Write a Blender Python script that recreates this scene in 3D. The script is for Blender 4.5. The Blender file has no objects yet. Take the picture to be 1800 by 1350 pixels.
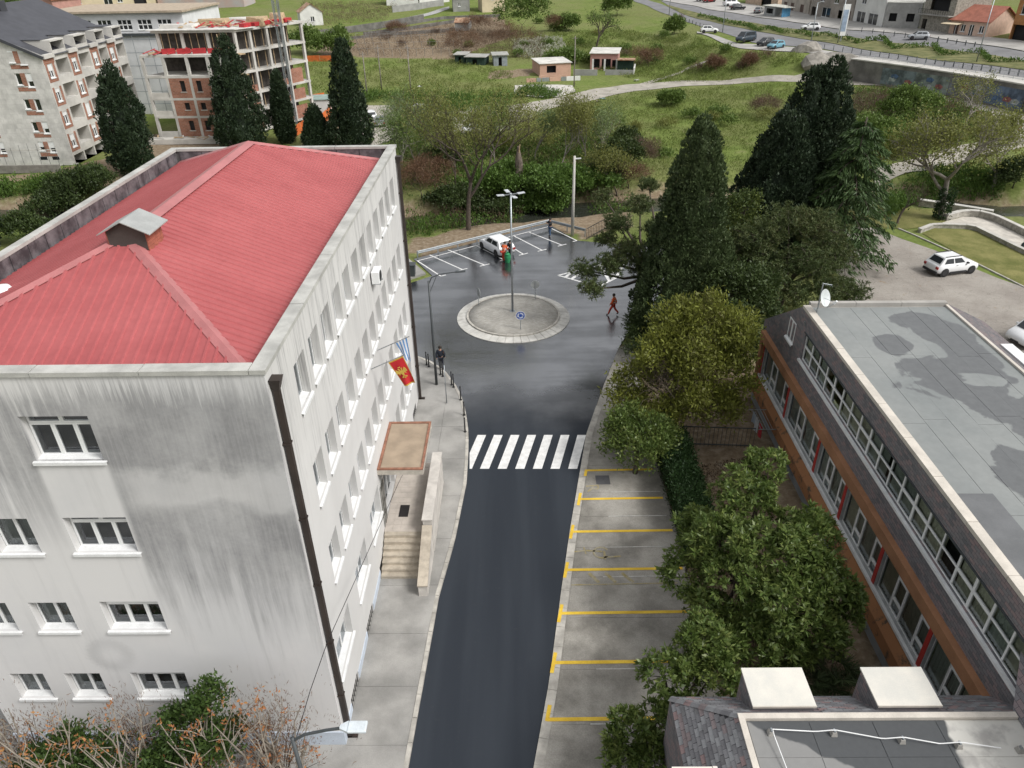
import bpy, math, random
import numpy as np
from mathutils import Matrix, Vector
SC = bpy.context.scene
COL = SC.collection
RAD = math.radians
# ---------------------------------------------------------------- camera
F_PX, PITCH, YAW, ROLL = 1289.3, RAD(31.22), RAD(.777), RAD(.99)
CAM = np.array([0., 0., 25.])
_f = np.array([-math.sin(YAW)*math.cos(PITCH), math.cos(YAW)*math.cos(PITCH), -math.sin(PITCH)])
_r0 = np.array([math.cos(YAW), math.sin(YAW), 0.]); _u0 = np.cross(_r0, _f)
_r = math.cos(ROLL)*_r0-math.sin(ROLL)*_u0; _u = math.sin(ROLL)*_r0+math.cos(ROLL)*_u0
cam = bpy.data.cameras.new('camera'); co = bpy.data.objects.new('camera', cam); COL.objects.link(co)
cam.sensor_width = 36; cam.lens = F_PX/1800*36; cam.clip_end = 4000; cam.clip_start = .3
co.matrix_world = Matrix(((_r[0], _u[0], -_f[0], 0), (_r[1], _u[1], -_f[1], 0), (_r[2], _u[2], -_f[2], 25), (0, 0, 0, 1)))
SC.camera = co
# ---------------------------------------------------------------- sky, sun, exposure (overcast noon)
SUN_EL, SUN_AZ = RAD(46), RAD(118)      # azimuth clockwise from +Y
wd = bpy.data.worlds.new('World'); SC.world = wd; wd.use_nodes = True
nt = wd.node_tree; nt.nodes.clear()
sky = nt.nodes.new('ShaderNodeTexSky'); sky.sky_type = 'NISHITA'; sky.sun_disc = False
sky.sun_elevation = SUN_EL; sky.sun_rotation = SUN_AZ; sky.air_density = 1.; sky.dust_density = 9.; sky.ozone_density = 1.
hs = nt.nodes.new('ShaderNodeHueSaturation'); hs.inputs['Saturation'].default_value = .3
bg = nt.nodes.new('ShaderNodeBackground'); bg.inputs['Strength'].default_value = .15
wo = nt.nodes.new('ShaderNodeOutputWorld')
nt.links.new(sky.outputs[0], hs.inputs['Color']); gm = nt.nodes.new('ShaderNodeGamma'); gm.inputs['Gamma'].default_value = .5    # evens the dome out, as a cloud deck does
nt.links.new(hs.outputs[0], gm.inputs[0]); nt.links.new(gm.outputs[0], bg.inputs[0]); nt.links.new(bg.outputs[0], wo.inputs[0])
sl = bpy.data.lights.new('sun', 'SUN'); sl.energy = 1.0; sl.angle = RAD(18); sl.color = (1, .975, .94)
so = bpy.data.objects.new('sun', sl); COL.objects.link(so)
_sd = Vector((math.sin(SUN_AZ)*math.cos(SUN_EL), math.cos(SUN_AZ)*math.cos(SUN_EL), math.sin(SUN_EL)))
so.rotation_euler = _sd.to_track_quat('Z', 'Y').to_euler(); so.location = (0, 0, 60)
SC.view_settings.view_transform = 'Standard'; SC.view_settings.look = 'None'
SC.view_settings.exposure = 1.45; SC.view_settings.gamma = 1.0
SC.render.engine = 'CYCLES'; SC.cycles.use_denoising = True; SC.cycles.max_bounces = 6
SC.cycles.diffuse_bounces = 3; SC.cycles.glossy_bounces = 3; SC.cycles.transparent_max_bounces = 8; SC.cycles.caustics_reflective = False
rng = np.random.default_rng(7); random.seed(7)

# ---------------------------------------------------------------- survey helpers: pixel of the photograph -> metre position
def ray(u, v): return _f+_r*((u-900)/F_PX)-_u*((v-675)/F_PX)
def G(u, v, z=0.):
    d = ray(u, v); p = CAM+d*((z-25)/d[2]); return np.array([p[0], p[1], z])
def atY(u, v, y):
    d = ray(u, v); return CAM+d*(y/d[1])
def atX(u, v, x):
    d = ray(u, v); return CAM+d*(x/d[0])
def ss(a, b, x):
    t = np.clip((np.asarray(x, float)-a)/(b-a), 0, 1); return t*t*(3-2*t)

# ---------------------------------------------------------------- mesh and object helpers
W = {}
def setp(o, label=None, cat=None, group=None, kind=None):
    if label: o['label'] = label
    if cat: o['category'] = cat
    if group: o['group'] = group
    if kind: o['kind'] = kind
    return o
def link(o, parent, M):
    COL.objects.link(o); W[o.name] = M
    if parent is not None:
        o.parent = parent; o.matrix_basis = W[parent.name].inverted() @ M
    else: o.matrix_basis = M
    return o
def thing(name, label, cat, loc=(0, 0, 0), rz=0., group=None):
    o = bpy.data.objects.new(name, None); o.empty_display_size = .2
    link(o, None, Matrix.Translation(Vector([float(c) for c in loc])) @ Matrix.Rotation(rz, 4, 'Z'))
    return setp(o, label, cat, group)
def mesh_np(name, V, F, mats=None, smooth=False, mi=None):
    """V (n,3), F (m,k) one polygon size"""
    me = bpy.data.meshes.new(name); V = np.ascontiguousarray(V, np.float32); F = np.ascontiguousarray(F, np.int32)
    m, k = F.shape
    me.vertices.add(len(V)); me.vertices.foreach_set('co', V.ravel())
    me.loops.add(m*k); me.loops.foreach_set('vertex_index', F.ravel())
    me.polygons.add(m); me.polygons.foreach_set('loop_start', np.arange(0, m*k, k, dtype=np.int32))
    if mi is not None: me.polygons.foreach_set('material_index', np.asarray(mi, np.int32))
    if smooth: me.polygons.foreach_set('use_smooth', np.ones(m, bool))
    for x in (mats if isinstance(mats, (list, tuple)) else [mats]):
        if x is not None: me.materials.append(x)
    me.update(calc_edges=True); return me
class MB:
    def __init__(s): s.v = []; s.f = []; s.m = []; s.cur = 0
    def add(s, vs, fs):
        b = len(s.v); s.v += [tuple(float(c) for c in p) for p in vs]; s.f += [tuple(i+b for i in f) for f in fs]; s.m += [s.cur]*len(fs); return s
    def quad(s, a, b, c, d): return s.add([a, b, c, d], [(0, 1, 2, 3)])
    def poly(s, pts): return s.add(pts, [tuple(range(len(pts)))])
    def box(s, x0, x1, y0, y1, z0, z1):
        return s.add([(x0, y0, z0), (x1, y0, z0), (x1, y1, z0), (x0, y1, z0), (x0, y0, z1), (x1, y0, z1), (x1, y1, z1), (x0, y1, z1)],
                     [(0, 3, 2, 1), (4, 5, 6, 7), (0, 1, 5, 4), (1, 2, 6, 5), (2, 3, 7, 6), (3, 0, 4, 7)])
    def hexa(s, p):   # 8 points: bottom 4 ccw, top 4 ccw
        return s.add(p, [(0, 3, 2, 1), (4, 5, 6, 7), (0, 1, 5, 4), (1, 2, 6, 5), (2, 3, 7, 6), (3, 0, 4, 7)])
    def prism(s, pts, z0, z1):   # ccw polygon, z may be callable
        n = len(pts); f0 = z0 if callable(z0) else (lambda x, y: z0); f1 = z1 if callable(z1) else (lambda x, y: z1)
        vs = [(p[0], p[1], f0(p[0], p[1])) for p in pts]+[(p[0], p[1], f1(p[0], p[1])) for p in pts]
        return s.add(vs, [tuple(range(n-1, -1, -1)), tuple(range(n, 2*n))]+[(i, (i+1) % n, n+(i+1) % n, n+i) for i in range(n)])
    def tube(s, pts, rad, k=6, caps=True):
        P = np.array(pts, float); n = len(P); R = np.full(n, rad) if np.isscalar(rad) else np.array(rad, float)
        T = np.gradient(P, axis=0); T /= np.linalg.norm(T, axis=1)[:, None]+1e-9
        up = np.array([0, 0, 1.]) if abs(T[0][2]) < .9 else np.array([1., 0, 0])
        vs = []; a = np.arange(k)*2*math.pi/k
        for i in range(n):
            x = np.cross(T[i], up); x /= np.linalg.norm(x)+1e-9; y = np.cross(x, T[i])
            if i and vs:
                pass
            up = -np.cross(T[i], x) if False else y
            vs += [P[i]+R[i]*(math.cos(t)*x+math.sin(t)*y) for t in a]
        fs = [(i*k+j, i*k+(j+1) % k, (i+1)*k+(j+1) % k, (i+1)*k+j) for i in range(n-1) for j in range(k)]
        fs = [f[::-1] for f in fs]
        if caps: fs += [tuple(range(k)), tuple(range((n-1)*k, n*k))[::-1]]
        return s.add(vs, fs)
    def cyl(s, x, y, z0, z1, r0, r1=None, k=12): return s.tube([(x, y, z0), (x, y, z1)], [r0, r1 if r1 is not None else r0], k)
    def lathe(s, prof, c=(0, 0, 0), k=20):   # profile (r,z) bottom to top
        n = len(prof); vs = [(c[0]+r*math.cos(t), c[1]+r*math.sin(t), c[2]+z) for r, z in prof for t in [j*2*math.pi/k for j in range(k)]]
        fs = [(i*k+j, i*k+(j+1) % k, (i+1)*k+(j+1) % k, (i+1)*k+j) for i in range(n-1) for j in range(k)]
        return s.add(vs, fs)
    def bar(s, a, b, w, h=None, up=(0, 0, 1)):   # box beam from a to b
        a = np.array(a, float); b = np.array(b, float); h = h or w; t = (b-a)/(np.linalg.norm(b-a)+1e-9); u = np.array(up, float)
        if abs(t@u) > .95: u = np.array([1., 0, 0])
        x = np.cross(t, u); x /= np.linalg.norm(x); y = np.cross(x, t); x = x*w/2; y = y*h/2
        return s.hexa([a-x-y, a+x-y, b+x-y, b-x-y, a-x+y, a+x+y, b+x+y, b-x+y])
    def mesh(s, name, mat, smooth=False):
        me = bpy.data.meshes.new(name); me.from_pydata(s.v, [], s.f)
        for x in (mat if isinstance(mat, (list, tuple)) else [mat]): me.materials.append(x)
        if isinstance(mat, (list, tuple)): me.polygons.foreach_set('material_index', s.m)
        if smooth: me.polygons.foreach_set('use_smooth', [True]*len(me.polygons))
        me.update(); return me
    def build(s, name, mat, parent=None, M=None, smooth=False, **pr):
        return obj(name, s.mesh(name, mat, smooth), parent, M, **pr)
def obj(name, me, parent=None, M=None, bevel=0, **pr):
    o = bpy.data.objects.new(name, me); link(o, parent, M if M is not None else Matrix())
    if bevel:
        b = o.modifiers.new('bevel', 'BEVEL'); b.width = bevel; b.segments = 2; b.limit_method = 'ANGLE'
    return setp(o, **pr)
def TR(x, y, z, rz=0., s=1.): return Matrix.Translation(Vector((float(x), float(y), float(z)))) @ Matrix.Rotation(rz, 4, 'Z') @ Matrix.Scale(s, 4)
def dup(root, M, label=None, group=None):
    r = root.copy(); COL.objects.link(r); W[r.name] = M; r.matrix_basis = M
    if label: r['label'] = label
    if group: r['group'] = group
    for ch in list(root.children):
        c = ch.copy(); COL.objects.link(c); c.parent = r
        for g in list(ch.children):
            d = g.copy(); COL.objects.link(d); d.parent = c
    return r

# ---------------------------------------------------------------- materials
class NT:
    def __init__(s, name):
        s.m = bpy.data.materials.new(name); s.m.use_nodes = True; s.t = s.m.node_tree; s.t.nodes.clear()
        s.out = s.t.nodes.new('ShaderNodeOutputMaterial'); s.b = s.t.nodes.new('ShaderNodeBsdfPrincipled'); s.l(s.b.outputs[0], s.out.inputs[0])
        s._pos = None
    def l(s, a, b): s.t.links.new(a, b)
    def n(s, ty, **kw):
        x = s.t.nodes.new(ty)
        for k, v in kw.items():
            if k in x.inputs: s.put(x.inputs[k], v)
            else: setattr(x, k, v)
        return x
    def put(s, sock, v):
        if hasattr(v, 'links'): s.l(v, sock)
        elif hasattr(v, 'outputs'): s.l(v.outputs[0], sock)
        else: sock.default_value = v
    def pos(s):
        if s._pos is None: s._pos = s.n('ShaderNodeNewGeometry').outputs['Position']
        return s._pos
    def vec(s, sc=(1, 1, 1), loc=(0, 0, 0), rot=(0, 0, 0), src=None):
        m = s.n('ShaderNodeMapping'); s.l(src if src is not None else s.pos(), m.inputs['Vector']); m.inputs['Scale'].default_value = sc
        m.inputs['Location'].default_value = loc; m.inputs['Rotation'].default_value = rot; return m.outputs[0]
    def noise(s, scale=1., detail=5., rough=.6, vec=None, dist=0.):
        x = s.n('ShaderNodeTexNoise'); s.l(vec if vec is not None else s.pos(), x.inputs['Vector'])
        x.inputs['Scale'].default_value = scale; x.inputs['Detail'].default_value = detail; x.inputs['Roughness'].default_value = rough; x.inputs['Distortion'].default_value = dist
        return x.outputs['Fac']
    def ramp(s, fac, stops):
        x = s.n('ShaderNodeValToRGB'); s.l(fac, x.inputs[0]); e = x.color_ramp.elements
        while len(e) < len(stops): e.new(.5)
        for i, (p, c) in enumerate(stops):
            e[i].position = p; e[i].color = (*c, 1) if hasattr(c, '__len__') else (c, c, c, 1)
        return x.outputs[0]
    def rng(s, v, a, b, c=0., d=1., smooth=True):
        x = s.n('ShaderNodeMapRange'); x.interpolation_type = 'SMOOTHSTEP' if smooth else 'LINEAR'
        s.put(x.inputs[0], v)
        for i, k in enumerate((a, b, c, d)): x.inputs[i+1].default_value = k
        return x.outputs[0]
    def mix(s, f, a, b, mode='MIX'):
        x = s.n('ShaderNodeMix'); x.data_type = 'RGBA'; x.blend_type = mode; s.put(x.inputs[0], f)
        for k, v in ((6, a), (7, b)):
            s.put(x.inputs[k], (*v, 1) if isinstance(v, tuple) and len(v) == 3 else v)
        return x.outputs[2]
    def math(s, op, a, b=0.):
        x = s.n('ShaderNodeMath'); x.operation = op; s.put(x.inputs[0], a); s.put(x.inputs[1], b); return x.outputs[0]
    def xyz(s):
        x = s.n('ShaderNodeSeparateXYZ'); s.l(s.pos(), x.inputs[0]); return x.outputs
    def bump(s, h, strength=.3, dist=.02):
        x = s.n('ShaderNodeBump'); s.put(x.inputs['Height'], h); x.inputs['Strength'].default_value = strength; x.inputs['Distance'].default_value = dist
        s.l(x.outputs[0], s.b.inputs['Normal']); return x.outputs[0]
    def fin(s, col=None, rough=.8, spec=.5, metal=0.):
        if col is not None: s.put(s.b.inputs['Base Color'], (*col, 1) if isinstance(col, tuple) and len(col) == 3 else col)
        s.put(s.b.inputs['Roughness'], rough); s.put(s.b.inputs['Specular IOR Level'], spec); s.put(s.b.inputs['Metallic'], metal); return s.m
def sc_(c, k): return tuple(min(1, x*k) for x in c)
_pmc = {}
def pm(name, col, rough=.75, var=.18, scale=1.5, col2=None, bump=0., bscale=30., metal=0., spec=.4, fine=.06):
    if name in _pmc: return _pmc[name]
    k = NT(name); a = k.noise(scale, 6.); c = k.mix(k.rng(a, .3, .7), sc_(col, 1-var), col2 or sc_(col, 1+var))
    if fine:
        b = k.noise(bscale, 3.); c = k.mix(1., c, k.ramp(b, [(.25, 1-fine*2), (.75, 1+fine)]), 'MULTIPLY')
        if bump: k.bump(b, bump, .03)
    _pmc[name] = k.fin(c, rough, spec, metal); return _pmc[name]
def leafmat(name, cols, trans=.25, rough=.55, big=.35):
    k = NT(name); r = k.n('ShaderNodeNewGeometry').outputs['Random Per Island']
    n = k.noise(big, 3.); f = k.math('ADD', k.math('MULTIPLY', r, .4), k.math('MULTIPLY', n, .7))
    st = [(.12+.8*i/(len(cols)-1), c) for i, c in enumerate(cols)]
    c = k.ramp(f, st); k.fin(c, rough, .35)
    t = k.n('ShaderNodeBsdfTranslucent'); k.l(c, t.inputs[0]); m = k.n('ShaderNodeMixShader'); m.inputs[0].default_value = trans
    k.l(k.b.outputs[0], m.inputs[1]); k.l(t.outputs[0], m.inputs[2]); k.l(m.outputs[0], k.out.inputs[0]); return k.m
def glassmat(name, tint=(.02, .025, .03), rough=.03):
    """thin window pane: clear with a mirror coat"""
    k = NT(name); k.t.nodes.remove(k.b); tr = k.n('ShaderNodeBsdfTransparent'); tr.inputs[0].default_value = (.84, .88, .86, 1)
    gl = k.n('ShaderNodeBsdfGlossy'); gl.inputs['Roughness'].default_value = rough; gl.inputs[0].default_value = (.9, .95, 1, 1)
    fr = k.n('ShaderNodeFresnel'); fr.inputs[0].default_value = 1.55
    f = k.math('ADD', k.math('MULTIPLY', fr.outputs[0], 1.2), .04)
    m = k.n('ShaderNodeMixShader'); k.l(f, m.inputs[0]); k.l(tr.outputs[0], m.inputs[1]); k.l(gl.outputs[0], m.inputs[2]); k.l(m.outputs[0], k.out.inputs[0]); return k.m
GLASS = glassmat('window_glass')
DARKGLASS = pm('dark_glass', (.018, .021, .024), .06, .1, 1., fine=0, spec=.7)
WHITE = pm('white_pvc', (.78, .79, .79), .35, .03, 2., fine=.02)
WHITEP = pm('white_metal_sill', (.74, .75, .75), .45, .08, 2.5)
BLACK = pm('black_iron', (.02, .02, .022), .5, .2)
STEEL = pm('galvanised_steel', (.36, .39, .41), .38, .12, 4., metal=.6)
DGREYM = pm('dark_grey_paint', (.06, .068, .072), .45, .12, 3.)
DARKROOM = pm('dark_room', (.02, .02, .022), .9, .2, .6)  # near-black colour that stands in for the shade inside rooms and openings
CONC = pm('concrete', (.33, .32, .295), .85, .16, .5, bump=.15)
CONC_L = pm('pale_concrete', (.5, .485, .45), .85, .14, .6, bump=.12)
WOOD = pm('sawn_timber', (.42, .31, .19), .8, .25, 3.)
BARK = pm('bark', (.085, .068, .055), .9, .3, 4., bump=.5, bscale=14)
BARK_G = pm('grey_bark', (.22, .2, .175), .9, .25, 3., bump=.4, bscale=14)
BARK_L = pm('pale_bark', (.29, .255, .21), .9, .2, 3., bump=.3, bscale=14)
# ================================================================ terrain
def seg_dist(P, poly):
    """distance and left-signed distance of points P (n,2) to a polyline"""
    best = np.full(len(P), 1e9); sg = np.ones(len(P)); par = np.zeros(len(P))
    for i in range(len(poly)-1):
        a = poly[i]; b = poly[i+1]; d = b-a; L = d@d
        t = np.clip(((P-a)@d)/L, 0, 1); q = P-(a+t[:, None]*d); dd = np.hypot(q[:, 0], q[:, 1])
        cr = d[0]*(P[:, 1]-a[1])-d[1]*(P[:, 0]-a[0]); m = dd < best-1e-6
        best[m] = dd[m]; sg[m] = np.sign(cr[m]); par[m] = i+t[m]
    return best, best*sg, par
EDGE_PX = [(1085, -6), (1130, 14), (1180, 38), (1225, 58), (1300, 86), (1400, 97), (1510, 104), (1620, 118), (1720, 133), (1810, 148), (1900, 162)]
EDGE = np.array([G(u, v, 5.)[:2] for u, v in EDGE_PX])
EDGE = np.vstack([EDGE[0]+(EDGE[0]-EDGE[1])*6, EDGE, EDGE[-1]+(EDGE[-1]-EDGE[-2])*10])
RIVER = np.array([(120, 78), (75, 80), (55, 79.5), (43, 85), (30, 85.5), (18, 84.5), (8, 83), (-2, 80.5), (-14, 78), (-30, 79), (-70, 84), (-140, 90)], float)
def T(x, y):
    x = np.atleast_1d(np.asarray(x, float)); y = np.atleast_1d(np.asarray(y, float)); P = np.stack([x, y], 1)
    low = 1.5*ss(15, 65, x)*ss(88, 112, y)+.06*np.maximum(0, y-152)+.05*np.maximum(0, y-420)
    _, s, par = seg_dist(P, EDGE); up = 5+.05*np.maximum(s, 0)
    bw = np.where(par < 3.2, 1.2, np.where(par < 6.6, 13., .8)); t = ss(0, 1, (s+bw)/bw)
    z = low*(1-t)+np.maximum(up, low)*t
    z = np.where((y < 95) | (x < -60), low, z)
    d, _, _ = seg_dist(P, RIVER); z = z-2.9*(1-ss(3.2, 7., d))
    wob = .12*np.sin(x*.31+1)*np.cos(y*.27)+.1*np.sin(x*.13+y*.21)
    far = ss(74, 92, y); z = z+wob*far
    return z-.07
def Tz(x, y): return float(T(x, y)[0])
def GT(u, v, off=0.):
    d = ray(u, v); t = np.concatenate([np.linspace(20, 150, 1300), np.linspace(150.2, 520, 2200)]); P = CAM+t[:, None]*d
    h = P[:, 2]-T(P[:, 0], P[:, 1]); i = int(np.argmax(h < 0)) or len(t)-1
    k = h[i-1]/(h[i-1]-h[i]+1e-9); p = P[i-1]+(P[i]-P[i-1])*k; return np.array([p[0], p[1], p[2]+off])
def inpoly(P, poly):
    r = np.zeros(len(P), bool); n = len(poly)
    for i in range(n):
        a = poly[i]; b = poly[(i+1) % n]
        c = (a[1] > P[:, 1]) != (b[1] > P[:, 1])
        with np.errstate(all='ignore'): r ^= c & (P[:, 0] < (b[0]-a[0])*(P[:, 1]-a[1])/(b[1]-a[1]+1e-12)+a[0])
    return r
xs = np.concatenate([[-1500, -900, -500, -320, -240], np.arange(-190, 201, 1.5), [240, 320, 500, 900, 1500]])
ys = np.concatenate([[-600, -250, -100, -50], np.arange(-30, 60, 3), np.arange(60, 331, 1.5), [345, 365, 400, 460, 560, 720, 1000, 1500]])
gx, gy = np.meshgrid(xs, ys); gz = T(gx.ravel(), gy.ravel())
nx, ny = len(xs), len(ys); ii = (np.arange(ny-1)[:, None]*nx+np.arange(nx-1)[None]).ravel()
tme = mesh_np('terrain', np.stack([gx.ravel(), gy.ravel(), gz], 1), np.stack([ii, ii+1, ii+nx+1, ii+nx], 1), smooth=True)
soil = np.zeros(len(gz)); PX = np.stack([gx.ravel(), gy.ravel()], 1)
def wp(px): return np.array([GT(u, v)[:2] for u, v in px])
SOIL = [(wp([(565, 72), (640, 62), (760, 40), (880, 28), (905, 60), (800, 105), (700, 103), (560, 100)]), 1.), (wp([(0, 310), (80, 305), (200, 275), (270, 235), (300, 260), (200, 330), (120, 300), (0, 325)]), 1.),
        (wp([(0, 350), (90, 345), (100, 375), (0, 380)]), .8), (wp([(860, 125), (950, 118), (930, 135), (850, 140)]), .9), (wp([(270, 235), (420, 240), (430, 262), (270, 262)]), 1.), (wp([(530, 200), (640, 190), (690, 235), (640, 262), (530, 262)]), .8)]
for pl, a in SOIL: soil = np.maximum(soil, a*inpoly(PX, pl))
soil = np.maximum(soil, ((PX[:, 0] > -19) & (PX[:, 0] < 16) & (PX[:, 1] < 46)).astype(float))
d_, _, _ = seg_dist(PX, RIVER); soil = np.maximum(soil, .75*(1-ss(4, 8, d_)))
bank = wp([(720, 415), (800, 408), (900, 388), (1010, 375), (1110, 372), (1130, 395), (1020, 420), (960, 405), (730, 455)]); soil = np.maximum(soil, inpoly(PX, bank)*1.)
at = tme.attributes.new('soil', 'FLOAT', 'POINT'); at.data.foreach_set('value', soil.astype(np.float32))
k = NT('meadow_ground'); n1 = k.noise(.06, 6.); n2 = k.noise(.35, 6., .65); n3 = k.noise(2.2, 5., .7)
g = k.ramp(n2, [(.28, (.07, .09, .022)), (.43, (.12, .17, .036)), (.55, (.17, .22, .055)), (.66, (.24, .225, .11)), (.8, (.25, .19, .13))])
g = k.mix(k.rng(n1, .4, .62), g, k.ramp(n3, [(.3, (.15, .15, .06)), (.7, (.25, .24, .12))])); g = k.mix(.55, g, k.ramp(n3, [(.25, (.05, .075, .015)), (.75, (.2, .245, .075))]))
so_ = k.ramp(n3, [(.25, (.13, .095, .062)), (.5, (.22, .17, .115)), (.8, (.36, .31, .24))])
at_ = k.n('ShaderNodeAttribute', attribute_name='soil').outputs['Fac']
f = k.rng(k.math('ADD', at_, k.math('MULTIPLY', k.math('SUBTRACT', n2, .5), .9)), .35, .75)
k.bump(n3, .6, .15); tme.materials.append(k.fin(k.mix(f, g, so_), .95, .1))
obj('ground', tme, kind='structure')
# water of the stream
pts = []
for i in range(len(RIVER)-1):
    for t in np.linspace(0, 1, 8, endpoint=False): pts.append(RIVER[i]*(1-t)+RIVER[i+1]*t)
pts = np.array(pts); dd = np.gradient(pts, axis=0); dd /= np.linalg.norm(dd, axis=1)[:, None]; nn = np.stack([-dd[:, 1], dd[:, 0]], 1)
Vw = np.concatenate([np.c_[pts+nn*5, np.full(len(pts), -2.35)], np.c_[pts-nn*5, np.full(len(pts), -2.35)]]); n_ = len(pts); i_ = np.arange(n_-1)
k = NT('stream_water'); nz = k.noise(1.3, 6., .7, vec=k.vec((.5, 1.6, 1)), dist=.6); k.bump(nz, .35, .06)
wm = k.fin(k.mix(k.rng(nz, .62, .72), (.03, .034, .026), (.5, .53, .53)), k.rng(nz, .5, .7, .06, .6), .6)
obj('stream', mesh_np('stream', Vw, np.stack([i_, i_+n_, i_+n_+1, i_+1], 1), wm), kind='structure')

# ================================================================ road, pavements, parking
LE = np.array([(-4.0, -12), (-4.15, 8), (-4.1, 15.1), (-3.93, 18.6), (-3.72, 23), (-3.26, 26.6), (-2.95, 31), (-3.0, 33.5), (-3.1, 35.6), (-3.35, 37.6), (-3.75, 39.6), (-4.3, 41.2), (-5., 42.7), (-6., 44.1), (-7.6, 45.3), (-10, 46.2), (-45, 47)])
RE = np.array([(-2.6, -12), (-1., 8), (.32, 15.1), (1., 18.57), (1.67, 22.94), (2.38, 27.34), (3.24, 32.1), (3.82, 35.35), (5.37, 40.8), (7.0, 46), (9., 51.0), (12.5, 53.5), (17, 56), (24, 60)])
k = NT('fresh_asphalt'); X_, Y_, Z_ = k.xyz(); fn = k.noise(60, 3., .7); lo = k.noise(.22, 5., .6); st_ = k.noise(.5, 5., .6, vec=k.vec((.22, 1.6, 1), rot=(0, 0, RAD(-14))))
wet = k.rng(k.math('ADD', Y_, k.math('MULTIPLY', k.math('SUBTRACT', lo, .5), 4.)), 34.8, 42.)
st2 = k.rng(k.math('ADD', k.math('MULTIPLY', lo, .55), k.math('MULTIPLY', st_, .5)), .44, .62)
wl = k.math('MULTIPLY', wet, k.math('ADD', k.math('MULTIPLY', st2, .2), .8))
lane = k.noise(.9, 3., .5, vec=k.vec((1., .06, 1)))
dry = k.mix(1., k.mix(k.rng(lane, .35, .65), (.03, .0355, .0445), (.038, .0445, .0545)), k.ramp(fn, [(.2, .72), (.8, 1.18)]), 'MULTIPLY')
edg = k.rng(k.noise(2.2, 5., .7), .6, .75); dry = k.mix(k.math('MULTIPLY', edg, .25), dry, (.07, .07, .068)); col = k.mix(wl, dry, (.016, .018, .021))
rg = k.mix(wl, k.ramp(lane, [(.3, .7), (.7, .8)]), k.ramp(st2, [(0, .13), (1, .02)]))
k.bump(fn, .25, .01)
ASPH = k.fin(col, rg, k.math('ADD', .12, k.math('MULTIPLY', wl, 1.3))); k.put(k.b.inputs['IOR'], k.math('ADD', 1.45, k.math('MULTIPLY', wl, .75)))
road_poly = [tuple(p) for p in RE]+[(24, 65.5), (20, 66), (10.5, 66.5), (5.6, 67.9), (2.95, 73.0), (-9.7, 63.6), (-7.6, 59.6), (-10, 57.5), (-14, 56.6), (-45, 56)]+[tuple(p) for p in LE[::-1]]
mb = MB(); mb.poly([(x, y, 0) for x, y in road_poly]); ROAD = mb.build('road', ASPH, kind='structure')
RWHITE = pm('road_paint_white', (.72, .72, .71), .6, .12, 3., bump=.1, fine=.12)
YEL = pm('road_paint_yellow', (.72, .46, .035), .65, .12, 1.2, col2=(.82, .56, .06), fine=.1)
YEL_F = pm('worn_yellow_paint', (.42, .34, .13), .8, .2, 3., col2=(.38, .35, .27), fine=.2)
WHT_F = pm('worn_white_line', (.5, .49, .46), .8, .2, 3., fine=.2)
def strip(name, a, b, w, z, mat, parent, n=None):
    a = np.array(a, float); b = np.array(b, float); d = (b-a)/np.linalg.norm(b-a); s = np.array([-d[1], d[0]])*w/2
    m = MB(); m.quad((*(a-s), z), (*(b-s), z), (*(b+s), z), (*(a+s), z)); return m.build(name, mat, parent)
# zebra crossing
for i in range(-1, 6):
    b0, t0 = 843.6+31*i, 868.5+29.3*i
    px = [(b0, 824), (b0+16, 824), (t0+15.2, 764.5), (t0, 764.5)] if i >= 0 else [(825.5, 824), (829.5, 824), (854.5, 764.5), (839.5, 764.5), (825.5, 796)]
    m = MB(); m.poly([G(u, v, .004) for u, v in px]); m.build('crosswalk_stripe', RWHITE, ROAD)
# white bays behind the roundabout
bayT = [((733, 458), (775, 485.5)), ((755, 448), (813, 474)), ((787, 439), (852, 466)), ((836, 431), (886, 457)), ((878, 421), (920, 447)), ((902, 414), (953, 440)), ((930, 408), (988, 431)), ((962, 398), (1014, 423))]
for i, (a, b) in enumerate(bayT):
    A = G(*a)[:2]; B = G(*b)[:2]; strip('bay_line', A, B, .13, .004, RWHITE, ROAD)
    d = np.array([.84, .54]); strip('bay_end_line', B-d*.5*(i not in (0, 7) or i == 7), B+d*.5*(i < 7), .13, .008, RWHITE, ROAD)
strip('bay_back_line', G(733, 459)[:2], G(962, 399)[:2], .12, .012, RWHITE, ROAD)
# hatched island near the pine
hp = [(981, 484), (1125, 448), (1090, 485), (1052, 504)]
H = [G(*p)[:2] for p in hp]
for a, b in ((0, 1), (0, 3), (3, 2)): strip('hatch_border', H[a], H[b], .18, .004, RWHITE, ROAD)
for t in (.18, .34, .5, .66, .82):
    strip('hatch_line', H[0]*(1-t)+H[1]*t, (H[0]*(1-t)+H[3]*t) if t < .5 else H[3]*(1-t)+H[2]*t, .28, .008, RWHITE, ROAD)
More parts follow.
